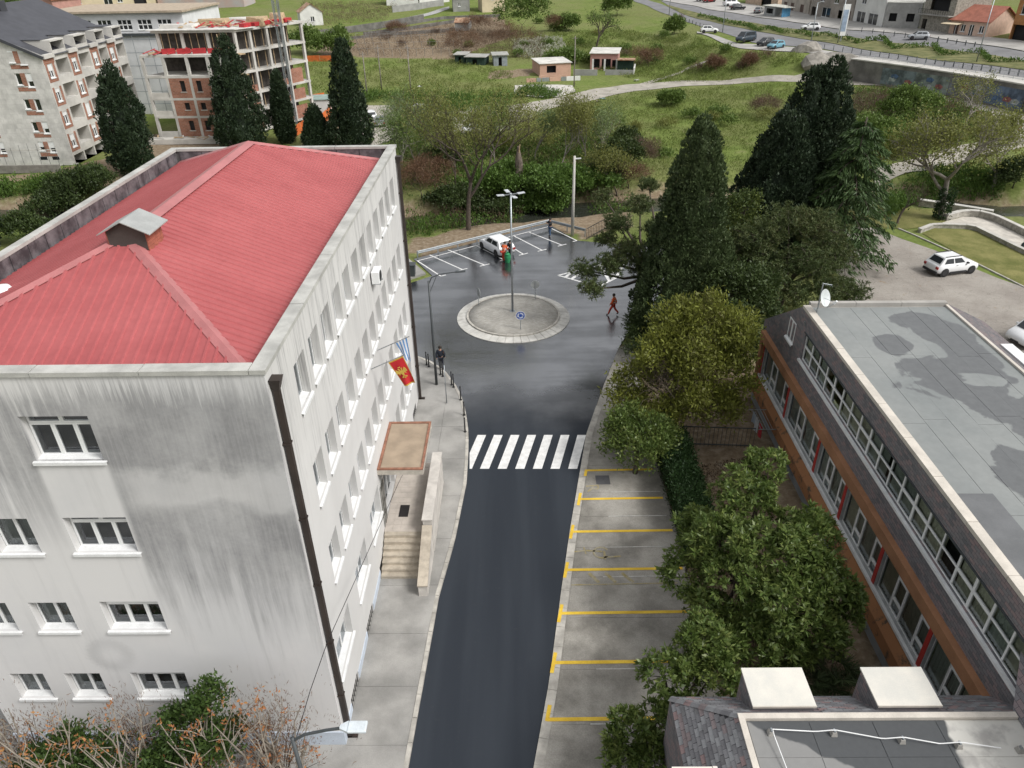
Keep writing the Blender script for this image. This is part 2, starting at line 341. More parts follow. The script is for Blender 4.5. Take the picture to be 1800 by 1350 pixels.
# left pavement
SIDE = pm('pavement_concrete', (.27, .265, .25), .8, .22, .45, col2=(.37, .36, .34), bump=.2, bscale=25)
KERB = pm('kerb_stone', (.42, .40, .36), .85, .25, 1.6, bump=.25)
mb = MB(); edge = [tuple(p) for p in LE if p[1] < 47]
mb.prism([(-45, -12)]+edge[:0]+[(x-.16, y) for x, y in edge[:-1]]+[(-45, 46.6)], -.3, .105); PAVE = mb.build('pavement', SIDE, kind='structure')
seg = LE[:-1]; L_ = np.r_[0, np.cumsum(np.linalg.norm(np.diff(seg, axis=0), axis=1))]
def along(poly, s):
    L = np.r_[0, np.cumsum(np.linalg.norm(np.diff(poly, axis=0), axis=1))]
    return np.array([np.interp(s, L, poly[:, 0]), np.interp(s, L, poly[:, 1])])
tot = L_[-1]; ns = int((tot-22)/1.0)
for i in range(ns):
    s0 = 22+i*1.0; a = along(seg, s0+.012); b = along(seg, s0+.988); d = (b-a)/np.linalg.norm(b-a); n = np.array([-d[1], d[0]])
    m = MB(); m.prism([tuple(a+n*.0), tuple(b+n*.0), tuple(b+n*.17), tuple(a+n*.17)], -.05, .125+rng.uniform(-.006, .006)); m.build('kerb_stone', KERB, PAVE)
# concrete bays laid on the pavement
ysj = [13.2, 15.9, 18.35, 20.9, 23.6, 26.6, 29.8, 33., 36.2, 39.4]
for i in range(len(ysj)-1):
    y0, y1 = ysj[i]+.015, ysj[i+1]-.015
    def ex(y): return float(np.interp(y, LE[:, 1], LE[:, 0]))-.19
    x0 = -6.47 if y0 > 15 else -8.0
    for (xa, xb0, xb1) in ([(x0, ex(y0), ex(y1))] if y1 < 27 else [(x0, -4.75, -4.75), (-4.73, ex(y0), ex(y1))]):
        m = MB(); m.prism([(xa, y0), (xb0, y0), (xb1, y1), (xa, y1)], .06, .118+rng.uniform(0, .008)); m.build('pavement_slab', SIDE, PAVE)
mb = MB(); mb.prism([(-45, 57), (-14, 57.5), (-10.2, 58.2), (-8.2, 60), (-10.2, 63.6), (-13, 64), (-45, 66)], -.3, .1); mb.build('pavement', SIDE, kind='structure')
# right-hand concrete parking strip
PARK = pm('parking_concrete', (.26, .245, .215), .9, .28, .5, col2=(.4, .38, .34), bump=.25, bscale=22, fine=.12)
mb = MB(); rr = [p for p in RE if -12 <= p[1] <= 47]
mb.prism([(x+.02, y) for x, y in rr]+[(8.2, 47), (7.6, 36.5), (7.55, -12)], -.3, .02); LOT = mb.build('parking_strip', PARK, kind='structure')
jy = [12.2, 14.6, 16.75, 19.15, 21.75, 24.1, 26.0, 28.2, 30.1, 32.4, 34.6, 37.2]
for i in range(len(jy)-1):
    y0, y1 = jy[i]+.012, jy[i+1]-.012; ra = float(np.interp(y0, RE[:, 1], RE[:, 0]))+.42; rb = float(np.interp(y1, RE[:, 1], RE[:, 0]))+.42
    m = MB(); m.prism([(ra, y0), (7.5, y0), (7.5, y1), (rb, y1)], -.02, .03+rng.uniform(0, .006)); m.build('concrete_bay', PARK, LOT)
    if i in (1, 2, 3, 5, 6, 7, 8): strip('worn_joint_line', (ra+1.4, y0), (7.3, y0+.02), .05, .041, WHT_F, LOT)
for i in range(-4, 30):     # flat gutter stones beside the asphalt
    a = along(RE, 20.2+i*1.03+.01); b = along(RE, 20.2+i*1.03+1.02); d = (b-a)/np.linalg.norm(b-a); n = np.array([d[1], -d[0]])
    m = MB(); m.prism([tuple(a), tuple(a+n*.36), tuple(b+n*.36), tuple(b)], -.05, .036+rng.uniform(0, .006)); m.build('gutter_stone', KERB, LOT)
yl = [(3.55, 31.95, 7.2, 0), (3.0, 29.55, 7.35, 1), (2.45, 27.1, 7.4, 1), (2.02, 24.55, 7.4, 1), (1.62, 22.0, 7.4, 1), (1.22, 19.47, 7.4, 1), (.87, 16.95, 6.9, -1)]
for x, y, x1, kd in yl:
    strip('parking_line', (x, y), (x1, y+.05), .16, .046, YEL, LOT)
    dx = np.array([.2, 1.])/math.hypot(.2, 1); c = np.array([x, y])
    strip('parking_line_end', c-dx*(.5 if kd > -1 else .07), c+dx*(.5 if kd else .07) if kd != -1 else c+dx*.62, .15, .05, YEL, LOT)
def text(name, s, loc, size, rz, mat, parent, rx=0., ext=0.0):
    cu = bpy.data.curves.new(name, 'FONT'); cu.body = s; cu.size = size; cu.extrude = ext; cu.align_x = 'CENTER'; cu.align_y = 'CENTER'
    cu.materials.append(mat); o = bpy.data.objects.new(name, cu)
    link(o, parent, Matrix.Translation(Vector([float(c) for c in loc])) @ Matrix.Rotation(rz, 4, 'Z') @ Matrix.Rotation(rx, 4, 'X')); return o
text('painted_letter', 'R', (3.75, 30.45, .047), 1.0, RAD(-82), YEL_F, LOT)
text('painted_letter', 'T', (2.72, 25.75, .047), .8, RAD(-82), YEL_F, LOT)
# wheelchair symbol, worn
m = MB(); cx, cy = 3.75, 25.65; k_ = 18; a0 = np.linspace(.5, 5.6, k_)
for i in range(k_-1):
    for_ = [(cx+r*math.cos(t), cy+r*math.sin(t), .047) for r, t in ((.3, a0[i]), (.4, a0[i]), (.4, a0[i+1]), (.3, a0[i+1]))]; m.quad(*for_[::-1])
m.quad((cx-.75, cy+.1, .047), (cx+.05, cy+.02, .047), (cx+.05, cy+.12, .047), (cx-.75, cy+.2, .047)); m.quad((cx+.1, cy-.45, .047), (cx+.2, cy-.45, .047), (cx+.2, cy+.1, .047), (cx+.1, cy+.1, .047)); m.quad((cx+.2, cy-.35, .047), (cx+.9, cy-.3, .047), (cx+.9, cy-.2, .047), (cx+.2, cy-.25, .047))
m.build('wheelchair_symbol', YEL_F, LOT)
for i in range(3): strip('worn_hatch_line', (3.05+i*.75, 24.35), (3.45+i*.78, 23.75), .16, .047, YEL_F, LOT)
strip('worn_line', (2.2, 23.62), (7.0, 23.7), .06, .0475, YEL_F, LOT)
m = MB(); m.prism([(4.0, 30.75), (4.75, 30.75), (4.75, 31.5), (4.0, 31.5)], .03, .045); m.build('manhole_cover', pm('cast_iron', (.09, .09, .095), .6), LOT)
# ---- roundabout island
RC = np.array([-.5, 51.25]); RWH = pm('white_kerb_concrete', (.52, .51, .475), .8, .18, 1.2, bump=.2)
k = NT('grey_pavers'); br = k.n('ShaderNodeTexBrick'); k.l(k.vec((1, 1, 1), rot=(0, 0, RAD(12))), br.inputs['Vector']); br.inputs['Scale'].default_value = 1.
for n_, v_ in (('Brick Width', .22), ('Row Height', .11), ('Mortar Size', .006)): br.inputs[n_].default_value = v_
br.inputs['Color1'].default_value = (.34, .325, .29, 1); br.inputs['Color2'].default_value = (.43, .415, .38, 1); br.inputs['Mortar'].default_value = (.2, .19, .17, 1)
pn = k.noise(.7, 5.); pc = k.mix(1., br.outputs[0], k.ramp(pn, [(.3, .74), (.7, 1.1)]), 'MULTIPLY'); k.bump(br.outputs['Fac'], -.4, .01); PAV = k.fin(pc, .85, .3)
isl = thing('roundabout_island', 'low round traffic island paved in grey blocks with a white concrete rim', 'traffic island', (RC[0], RC[1], 0))
m = MB(); m.lathe([(4.2, -.1), (4.2, .055), (3.5, .13)], (RC[0], RC[1], 0), 64); m.build('island_base', CONC, isl)
for i in range(44):
    a0_, a1_ = 2*math.pi*i/44+.004, 2*math.pi*(i+1)/44-.004; h = rng.uniform(-.004, .004)
    def q(r, a, z): return (RC[0]+r*math.cos(a), RC[1]+r*math.sin(a), z)
    m = MB(); m.hexa([q(3.62, a0_, 0), q(4.35, a0_, -.05), q(4.35, a1_, -.05), q(3.62, a1_, 0), q(3.62, a0_, .16+h), q(4.35, a0_, .05+h), q(4.35, a1_, .05+h), q(3.62, a1_, .16+h)]); m.build('apron_stone', RWH, isl)
    m = MB(); m.hexa([q(3.46, a0_, 0), q(3.615, a0_, 0), q(3.615, a1_, 0), q(3.46, a1_, 0), q(3.46, a0_, .27+h), q(3.615, a0_, .26+h), q(3.615, a1_, .26+h), q(3.46, a1_, .27+h)]); m.build('inner_kerb_stone', KERB, isl)
m = MB(); m.lathe([(3.455, .1), (3.455, .24), (2.5, .29), (1.2, .325), (.01, .34)], (RC[0], RC[1], 0), 64); m.build('paver_dome', PAV, isl, smooth=True)
ISLZ = .32
# ================================================================ facades and windows
class Fac:
    """wall plane from p0 to p1 (outward side on the right hand)"""
    def __init__(s, p0, p1):
        s.p0 = np.array(p0[:2], float); s.p1 = np.array(p1[:2], float); d = s.p1-s.p0; s.L = np.linalg.norm(d); s.d = d/s.L; s.n = np.array([s.d[1], -s.d[0]])
    def pt(s, a, z, out=0.): q = s.p0+s.d*a+s.n*out; return (q[0], q[1], z)
    def M(s, a, z, out=0.):
        x, y, zz = s.pt(a, z, out); return Matrix(((s.d[0], -s.n[0], 0, x), (s.d[1], -s.n[1], 0, y), (0, 0, 1, zz), (0, 0, 0, 1)))
    def box(s, mb, a0, a1, z0, z1, o0, o1):
        P = [s.pt(a0, z0, o1), s.pt(a1, z0, o1), s.pt(a1, z0, o0), s.pt(a0, z0, o0)]; Q = [(p[0], p[1], z1) for p in P]; return mb.hexa(P+Q)
    def wall(s, mb, z0, z1, holes=(), rec=.25, a0=0., a1=None):
        a1 = s.L if a1 is None else a1
        cx = sorted({a0, a1, *[h[0] for h in holes], *[h[1] for h in holes]}); cz = sorted({z0, z1, *[h[2] for h in holes], *[h[3] for h in holes]})
        for i in range(len(cx)-1):
            run = None
            for j in range(len(cz)-1):
                mx, mz = (cx[i]+cx[i+1])/2, (cz[j]+cz[j+1])/2
                if any(h[0] < mx < h[1] and h[2] < mz < h[3] for h in holes): continue
                mb.quad(s.pt(cx[i], cz[j]), s.pt(cx[i+1], cz[j]), s.pt(cx[i+1], cz[j+1]), s.pt(cx[i], cz[j+1]))
        for h in holes:
            b0, b1, c0, c1 = h[:4]
            mb.quad(s.pt(b0, c0), s.pt(b0, c1), s.pt(b0, c1, -rec), s.pt(b0, c0, -rec)); mb.quad(s.pt(b1, c0), s.pt(b1, c0, -rec), s.pt(b1, c1, -rec), s.pt(b1, c1))
            mb.quad(s.pt(b0, c1), s.pt(b1, c1), s.pt(b1, c1, -rec), s.pt(b0, c1, -rec)); mb.quad(s.pt(b0, c0), s.pt(b0, c0, -rec), s.pt(b1, c0, -rec), s.pt(b1, c0))
        return mb
_wc = {}
LAY = {'two': [(.0, .5, 0, 1), (.5, 1., 0, 1)], 'one': [(0, 1, 0, 1)],
       'wide': [(0, .34, 0, .74), (.34, .67, 0, .74), (.67, 1, 0, .74), (0, .5, .74, 1), (.5, 1, .74, 1)],
       'six': [(i/3, (i+1)/3, j/2, (j+1)/2) for i in range(3) for j in range(2)], 'door': [(0, 1, 0, 1)]}
def window(parent, fac, a0, a1, z0, z1, lay='two', rec=.25, fw=.055, frame=None, sill=True, curtain=None, glass=None, cover=1.0, sillw=.12):
    frame = frame or WHITE; w, h = round(a1-a0, 3), round(z1-z0, 3); key = (w, h, lay, frame.name, round(fw, 3), rec)
    if key not in _wc:
        m = MB(); panes = []
        for (x0, x1, y0, y1) in LAY[lay]:
            X0, X1, Z0, Z1 = x0*w, x1*w, y0*h, y1*h
            m.box(X0+.002, X0+fw, 0, .07, Z0+.002, Z1-.002); m.box(X1-fw, X1-.002, 0, .07, Z0+.002, Z1-.002)
            m.box(X0+fw, X1-fw, 0.001, .069, Z0+.002, Z0+fw); m.box(X0+fw, X1-fw, 0.001, .069, Z1-fw, Z1-.002)
            p = MB(); p.quad((X0+fw, .035, Z0+fw), (X1-fw, .035, Z0+fw), (X1-fw, .035, Z1-fw), (X0+fw, .035, Z1-fw)); panes.append(p.mesh('pane', glass or GLASS))
        s_ = MB(); s_.hexa([(-.09, -rec-.07, -.045), (w+.09, -rec-.07, -.045), (w+.09, 0, -.01), (-.09, 0, -.01), (-.09, -rec-.07, -.02), (w+.09, -rec-.07, -.02), (w+.09, 0, .03), (-.09, 0, .03)])
        s_.hexa([(-.09, -rec-.075, -.12), (w+.09, -rec-.075, -.12), (w+.09, -rec-.06, -.12), (-.09, -rec-.06, -.12), (-.09, -rec-.075, -.022), (w+.09, -rec-.075, -.022), (w+.09, -rec-.06, -.022), (-.09, -rec-.06, -.022)])
        c_ = MB(); n = max(4, int(w/.16))
        for i in range(n):
            x0, x1 = w*i/n, w*(i+1)/n; xm = (x0+x1)/2; c_.quad((x0, .17, 0), (xm, .12, 0), (xm, .12, h), (x0, .17, h)); c_.quad((xm, .12, 0), (x1, .17, 0), (x1, .17, h), (xm, .12, h))
        d_ = MB(); d_.quad((-.02, .3, -.02), (w+.02, .3, -.02), (w+.02, .3, h+.02), (-.02, .3, h+.02))  # added dark sheet just behind the panes, painted as the room's shade
        _wc[key] = (m.mesh('window', frame), panes, s_.mesh('sill', WHITEP), c_, d_.mesh('room_shade_sheet', DARKROOM), {})
    fm, panes, sm, cm, dm, cc = _wc[key]
    M = fac.M(a0, z0, -rec); o = obj('window', fm, parent, M)
    for p in panes: obj('pane', p, o, M)
    if sill: obj('sill', sm, o, M)
    if curtain is not None:
        if curtain.name not in cc: cc[curtain.name] = cm.mesh('curtain', curtain)
        c = obj('curtain', cc[curtain.name], o, M @ Matrix.Translation((w*(1-cover) if rng.random() < .5 else 0, 0, 0)) @ Matrix.Diagonal((cover, 1, 1, 1)))
    obj('room_shade_sheet', dm, o, M); return o
CURT = pm('pale_curtain', (.33, .37, .355), .9, .15, .8); CURT2 = pm('greenish_curtain', (.17, .2, .185), .9, .2, .7); CURTW = pm('white_blind', (.55, .56, .54), .8, .1, 1.)

# ================================================================ white school building with the red roof
X0, X1, Y0, Y1, HH = -18.35, -6.5, 16.0, 39.7, 15.8
LB = thing('school_building', 'four storey stained white building with a red metal hipped roof', 'building', (-12, 28, 0))
k = NT('stained_plaster'); X_, Y_, Z_ = k.xyz(); big = k.noise(.23, 5., .6); strk = k.noise(1., 6., .7, vec=k.vec((2.4, 2.4, .14))); fine = k.noise(9., 5., .7); fs = k.noise(1., 5., .7, vec=k.vec((13., 13., .5)))
front = k.rng(Y_, 16.15, 16.02)                                    # weather side
topd = k.rng(k.math('ADD', Z_, k.math('MULTIPLY', k.math('SUBTRACT', fs, .5), 3.)), 15.75, 14.7)   # clean drip zone under the coping
mid = k.rng(k.math('ADD', k.math('ADD', Z_, k.math('MULTIPLY', X_, .16)), k.math('MULTIPLY', k.math('SUBTRACT', strk, .5), 7.)), 3.8, 8.6)
right = k.rng(k.math('ADD', X_, k.math('MULTIPLY', k.math('SUBTRACT', big, .5), 3.2)), -11.9, -11.2)
# clean panels under the window columns
def under(xa, xb, za, zb):
    a = k.math('MULTIPLY', k.rng(X_, xa-.12, xa+.12), k.rng(X_, xb+.12, xb-.12)); return k.math('MULTIPLY', a, k.math('MULTIPLY', k.rng(Z_, za-.3, za), k.rng(Z_, zb+.1, zb-.1)))
cl = k.math('ADD', under(-13.3, -11.35, 0., 12.9), under(-15.6, -14.2, 0., 9.4))
leftdirt = k.math('MULTIPLY', k.rng(Z_, 9., 13.2), k.rng(strk, .28, .55))
ring = k.n('ShaderNodeVectorMath', operation='DISTANCE'); k.l(k.pos(), ring.inputs[0]); ring.inputs[1].default_value = (-13.6, 16, 5.0)
rd = k.math('ADD', ring.outputs['Value'], k.math('MULTIPLY', k.math('SUBTRACT', fine, .5), .5)); rm = k.math('MULTIPLY', k.math('MULTIPLY', k.rng(rd, .95, .6), k.rng(rd, .1, .6)), k.rng(big, .3, .6))
dirt = k.math('ADD', k.math('MULTIPLY', right, mid), k.math('MULTIPLY', k.math('SUBTRACT', 1., right), leftdirt))
dirt = k.math('MULTIPLY', dirt, k.math('SUBTRACT', 1., k.math('MULTIPLY', cl, .93)))
dirt = k.math('MULTIPLY', k.math('MULTIPLY', dirt, topd), k.ramp(k.math('ADD', k.math('MULTIPLY', strk, .55), k.math('MULTIPLY', big, .5)), [(.28, .35), (.45, .9), (.6, 1.)]))
bt = k.noise(.55, 5., .6); lg = k.math('MULTIPLY', k.math('MULTIPLY', k.rng(k.math('ADD', Z_, k.math('MULTIPLY', k.math('SUBTRACT', bt, .5), 2.4)), 10.9, 11.5), k.rng(k.math('ADD', Z_, k.math('MULTIPLY', k.math('SUBTRACT', bt, .5), 2.)), 13., 12.3)), k.rng(X_, -11.6, -10.6))
dirt = k.math('MULTIPLY', dirt, k.math('SUBTRACT', 1., k.math('MULTIPLY', lg, .55)))
dirt = k.math('MULTIPLY', dirt, k.ramp(k.math('ADD', k.math('MULTIPLY', bt, .7), k.math('MULTIPLY', fine, .3)), [(.3, .45), (.6, 1.)]))
dirt = k.math('MULTIPLY', dirt, k.ramp(fs, [(.3, .8), (.6, 1.)]))
dirt = k.math('ADD', dirt, k.math('MULTIPLY', rm, .3))
base = k.mix(k.rng(big, .35, .65), (.6, .6, .605), (.66, .655, .65)); base = k.mix(k.math('MULTIPLY', k.rng(strk, .5, .8), .35), base, (.42, .42, .42))
cf = k.mix(k.math('MULTIPLY', dirt, .95), base, k.mix(fine, (.15, .152, .158), (.26, .26, .268)))
sd = k.math('MULTIPLY', k.math('MULTIPLY', k.rng(Z_, 8.5, 14.8), k.rng(fs, .42, .68)), k.rng(strk, .38, .6))   # side wall: faint runs under the coping
sidec = k.mix(k.math('MULTIPLY', sd, .85), k.mix(k.rng(big, .3, .7), (.56, .555, .545), (.63, .625, .615)), (.22, .22, .225))
sidec = k.mix(k.math('MULTIPLY', k.rng(strk, .5, .75), .3), sidec, (.52, .51, .5))
k.bump(fine, .12, .01); PLAST = k.fin(k.mix(front, sidec, cf), .88, .2)
BLUEP = pm('pale_blue_plinth', (.52, .58, .66), .8, .1, 1.)
# openings
FR = Fac((X0, Y0), (X1, Y0)); SD = Fac((X1, Y0), (X1, Y1)); BK = Fac((X1, Y1), (X0, Y1)); LF = Fac((X0, Y1), (X0, Y0))
fw_ = []; 
for z0, z1 in ((13.0, 14.45), (9.6, 10.95), (6.2, 7.5), (2.8, 4.1)):
    fw_.append((-13.25-X0, -11.4-X0, z0, z1, 'wide'))
    if z0 < 13: fw_ += [(-15.5-X0, -14.28-X0, z0, z1-.02, 'two'), (-17.35-X0, -16.2-X0, z0, z1-.02, 'two')]
sw_ = []
for z0, z1 in ((13.08, 14.62), (9.5, 11.05), (6.05, 7.62)):
    for i in range(12):
        a = 18.2+1.69*i-Y0
        if z0 > 12 and i == 7 and False: continue
        sw_.append((a, a+1.12, z0, z1, 'two'))
for a, b in ((16.95, 19.05), (20.55, 22.55), (23.85, 25.95)): sw_.append((a-Y0, b-Y0, 2.42, 4.05, 'six'))
for i in range(7, 12): a = 18.2+1.69*i-Y0; sw_.append((a, a+1.12, 2.42, 4.05, 'two'))
bs_ = [(17.4, 18.7), (20.75, 22.15), (24.2, 25.4), (34.5, 35.7), (36.8, 38.2)]
door = (26.9-Y0, 29.6-Y0, 1.27, 3.7)
mb = MB(); FR.wall(mb, .82, HH-.12, fw_); SD.wall(mb, .02, HH-.12, sw_+[(a-Y0, b-Y0, .06, .62) for a, b in bs_]+[door]); BK.wall(mb, 0, HH-.12); LF.wall(mb, 0, HH-.12); mb.build('wall', PLAST, LB)
mb = MB(); FR.box(mb, -.04, FR.L+.05, -.2, .82, -.3, .05); mb.build('plinth', BLUEP, LB)
for a, b in ((15.96, 17.35), (18.75, 20.7), (22.2, 24.15)):
    mb = MB(); SD.box(mb, a-Y0+(.06 if a < 16 else 0), b-Y0, -.1, .5, .001, .03); mb.build('plinth', BLUEP, LB)
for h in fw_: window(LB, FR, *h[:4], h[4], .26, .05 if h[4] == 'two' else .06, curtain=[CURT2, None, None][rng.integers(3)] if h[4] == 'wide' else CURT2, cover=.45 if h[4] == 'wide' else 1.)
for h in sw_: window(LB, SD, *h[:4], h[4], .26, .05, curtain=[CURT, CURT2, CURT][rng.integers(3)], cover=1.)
for a, b in bs_:
    mb = MB(); SD.box(mb, a-Y0, b-Y0, .06, .62, -.3, -.24); g_ = mb.build('basement_opening', DARKROOM, LB)
    for i in range(6):
        m2 = MB(); q = a-Y0+(b-a)*(i+.5)/6; SD.box(m2, q-.012, q+.012, .06, .62, -.03, -.006); m2.build('bar', BLACK, g_)
    m2 = MB(); SD.box(m2, a-Y0-.05, b-Y0+.05, -.05, .06, .0, .12); m2.build('stone_sill', pm('brown_stone', (.3, .2, .12), .85, .3, 3.), g_)
# coping, inner parapet panels
COPE = pm('coping_plaster', (.42, .42, .395), .8, .2, 1.2, bump=.15); PANEL = pm('weathered_dark_panel', (.075, .07, .078), .6, .35, 1.6, col2=(.2, .19, .2), fine=.12)
GUT = pm('gutter_floor', (.1, .1, .1), .7)
th = .36
def seg_cope(x0, x1, y0, y1, n, ax):
    for i in range(n):
        m = MB()
        if ax == 'y': a = y0+(y1-y0)*i/n+.012; b = y0+(y1-y0)*(i+1)/n-.012; m.box(x0, x1, a, b, HH-.12, HH+rng.uniform(0, .012))
        else: a = x0+(x1-x0)*i/n+.012; b = x0+(x1-x0)*(i+1)/n-.012; m.box(a, b, y0, y1, HH-.12, HH+rng.uniform(0, .012))
        m.build('coping', COPE, LB)
seg_cope(X1-th, X1+.06, Y0-.06, Y1+.06, 6, 'y'); seg_cope(X0-.06, X0+.3, Y0-.06, Y1+.06, 7, 'y'); seg_cope(X0+.31, X1-th-.01, Y0-.06, Y0+th, 4, 'x'); seg_cope(X0+.31, X1-th-.01, Y1-.3, Y1+.06, 4, 'x')
mb = MB(); mb.box(X1-th+.03, X1-.03, Y0+.03, Y1-.03, 14.6, HH-.13); mb.box(X0+.03, X1-th, Y0+.03, Y0+th-.03, 14.6, HH-.13); mb.box(X0+.03, X0+.24, Y0+th, Y1-.03, 14.6, HH-.13); mb.box(X0+.24, X1-th, Y1-.24, Y1-.03, 14.6, HH-.13); mb.build('parapet', GUT, LB)
for i in range(20):
    m = MB(); a = Y0+.5+(Y1-Y0-.9)*i/20; b = Y0+.5+(Y1-Y0-.9)*(i+1)/20; m.box(X0+.245, X0+.275, a+.025, b-.025, 14.75, HH-.125); m.build('parapet_panel', PANEL, LB)
for i in range(9):
    m = MB(); a = X0+.4+(X1-X0-1.1)*i/9; b = X0+.4+(X1-X0-1.1)*(i+1)/9; m.box(a+.025, b-.025, Y1-.275, Y1-.245, 14.75, HH-.125); m.build('parapet_panel', PANEL, LB)
# red ribbed roof
k = NT('red_sheet_metal'); n1 = k.math('ADD', k.math('MULTIPLY', k.noise(.35, 5.), .6), k.math('MULTIPLY', k.noise(1., 4., .6, vec=k.vec((.3, 1.1, 1))), .4)); n2 = k.noise(5., 4.); REDM = k.fin(k.mix(1., k.mix(k.rng(n1, .3, .7), (.335, .08, .083), (.4, .108, .11)), k.ramp(n2, [(.2, .9), (.8, 1.08)]), 'MULTIPLY'), .5, .4)
REDC = pm('red_cap_metal', (.42, .16, .16), .45, .1, 1., metal=0.)
ex0, ex1, ey0, ey1, ez = X0+.4, X1-.72, Y0+.85, Y1-.4, 15.12; RX, RY0, RY1, RZ = -12.35, 22.1, 34.4, 17.22
def slope(name, A, B, C, D, n):
    """eave A->B, ridge D..C ; ribs run down the slope"""
    A, B, C, D = [np.array(p, float) for p in (A, B, C, D)]; e = (B-A)/np.linalg.norm(B-A); L = np.linalg.norm(B-A)
    nr = np.cross(B-A, D-A); nr /= np.linalg.norm(nr); dn = np.cross(nr, e); Hs = (D-A)@dn
    sD, sC = (D-A)@e, (C-A)@e; m = MB(); m.poly([A, B, C, D] if np.linalg.norm(C-D) > .01 else [A, B, C])
    for i in range(n):
        s = L*(i+.5)/n
        hh = Hs*min(1, s/max(sD, 1e-6), (L-s)/max(L-sC, 1e-6)) if True else Hs
        if hh < .25: continue
        b0, b1 = A+e*s, A+e*s+dn*(hh-.06); w0, w1, ht = e*.055, e*.03, nr*.042
        m.add([b0-w0, b0+w0, b0+w1+ht, b0-w1+ht, b1-w0, b1+w0, b1+w1+ht, b1-w1+ht], [(0, 1, 2, 3), (1, 5, 6, 2), (3, 2, 6, 7), (0, 3, 7, 4)])
    return m.build(name, REDM, RF)
RF = MB(); RF.box(ex0+.1, ex1-.1, ey0+.1, ey1-.1, 14.8, 15.08); RF = RF.build('roof', GUT, LB)
slope('roof_slope', (ex1, ey0, ez), (ex1, ey1, ez), (RX, RY1, RZ), (RX, RY0, RZ), 72); slope('roof_slope', (ex0, ey1, ez), (ex0, ey0, ez), (RX, RY0, RZ), (RX, RY1, RZ), 72)
slope('roof_slope', (ex0, ey0, ez), (ex1, ey0, ez), (RX, RY0, RZ), (RX, RY0, RZ), 34); slope('roof_slope', (ex1, ey1, ez), (ex0, ey1, ez), (RX, RY1, RZ), (RX, RY1, RZ), 34)
def cap(a, b, w=.2):
    a = np.array(a, float)+(0, 0, .05); b = np.array(b, float)+(0, 0, .05); t = (b-a)/np.linalg.norm(b-a); x = np.cross(t, (0, 0, 1)); x /= np.linalg.norm(x)
    m = MB(); dz = np.array([0, 0, -.075]); up = np.array([0, 0, .035]); m.quad(a-x*w+dz, a+up, b+up, b-x*w+dz); m.quad(a+up, a+x*w+dz, b+x*w+dz, b+up); m.build('ridge_cap', REDC, RF)
cap((RX, RY0, RZ), (RX, RY1, RZ), .3)
for c in ((ex0, ey0), (ex1, ey0)): cap((c[0], c[1], ez), (RX, RY0, RZ))
for c in ((ex0, ey1), (ex1, ey1)): cap((c[0], c[1], ez), (RX, RY1, RZ))
# vent house on the ridge
VD = pm('vent_dark_board', (.075, .065, .06), .7); VT = pm('grey_sheet_cap', (.42, .43, .42), .45, .1, 2., metal=.3); VB = pm('brick_red_boarding', (.36, .12, .08), .75, .2, 5.)
VH = MB(); vx0, vx1, vy0, vy1 = -12.72, -11.48, 21.6, 22.7
VH.box(vx0+.03, vx1-.03, vy0+.03, vy1-.03, 16.6, 17.5); VH = VH.build('vent_house', VD, LB)
for i in range(9):
    for xx in (vx0, vx1-.03): m = MB(); m.box(xx+.001, xx+.029, vy0+.02, vy1-.02, 16.6+i*.1, 16.69+i*.1); m.build('board', VB, VH)
m = MB(); m.poly([(vx0, vy0+.025, 16.9), (vx1, vy0+.025, 16.9), (vx1, vy0+.025, 17.5), ((vx0+vx1)/2, vy0+.025, 17.8), (vx0, vy0+.025, 17.5)]); m.build('gable_board', VD, VH)
m = MB(); m.poly([(vx1, vy1-.025, 16.9), (vx0, vy1-.025, 16.9), (vx0, vy1-.025, 17.5), ((vx0+vx1)/2, vy1-.025, 17.8), (vx1, vy1-.025, 17.5)]); m.build('gable_board', VD, VH)
xm = (vx0+vx1)/2
for s in (-1, 1):
    m = MB(); xe = xm+s*.82; P = [(xm, vy0-.14, 17.86), (xe, vy0-.14, 17.46), (xe, vy1+.14, 17.46), (xm, vy1+.14, 17.86)]
    P = P if s > 0 else P[::-1]; m.hexa([(a, b, c-.03) for a, b, c in P]+P); m.build('cap_sheet', VT, VH)
m = MB(); m.lathe([(.0, .28), (.22, .22), (.3, .08), (.3, 0.)][::-1], (-16.2, 21.1, 15.75), 16); m.build('roof_vent_dome', WHITE, LB, smooth=True)
# downpipes, entrance, air conditioner
PIPE = pm('dark_brown_pipe', (.035, .026, .022), .45, .2)
for yy, zt in ((16.28, 15.1), (39.35, 15.0)):
    m = MB(); m.box(X1+.05, X1+.21, yy-.08, yy+.08, .15, zt); p = m.build('downpipe', PIPE, LB)
    m = MB(); m.hexa([(X1+.05, yy-.09, zt-.05), (X1+.22, yy-.09, zt-.05), (X1+.22, yy+.09, zt-.05), (X1+.05, yy+.09, zt-.05), (X1+.02, yy-.17, zt+.3), (X1+.32, yy-.17, zt+.3), (X1+.32, yy+.17, zt+.3), (X1+.02, yy+.17, zt+.3)]); m.build('hopper', PIPE, p)
    for z in (2.5, 5.2, 7.9, 10.6, 13.3): m = MB(); m.box(X1, X1+.23, yy-.11, yy+.11, z, z+.05); m.build('bracket', PIPE, p)
    m = MB(); m.box(X1+.05, X1+.42, yy-.08, yy+.08, .125, .21); m.build('shoe', PIPE, p)
STONE = pm('stair_stone', (.42, .37, .3), .8, .2, 2.5, bump=.2); TILE = pm('landing_tile', (.5, .45, .40), .7, .12, 1.5); STW = pm('white_stone', (.56, .53, .49), .8, .15, 1.5, bump=.15)
EN = thing('entrance_stairs', 'stone entrance stairs and landing beside the white building', 'stairs', (-5.5, 26, 0))
m = MB(); m.box(-6.49, -4.62, 25.9, 31.2, .05, 1.25); m.build('landing', TILE, EN)
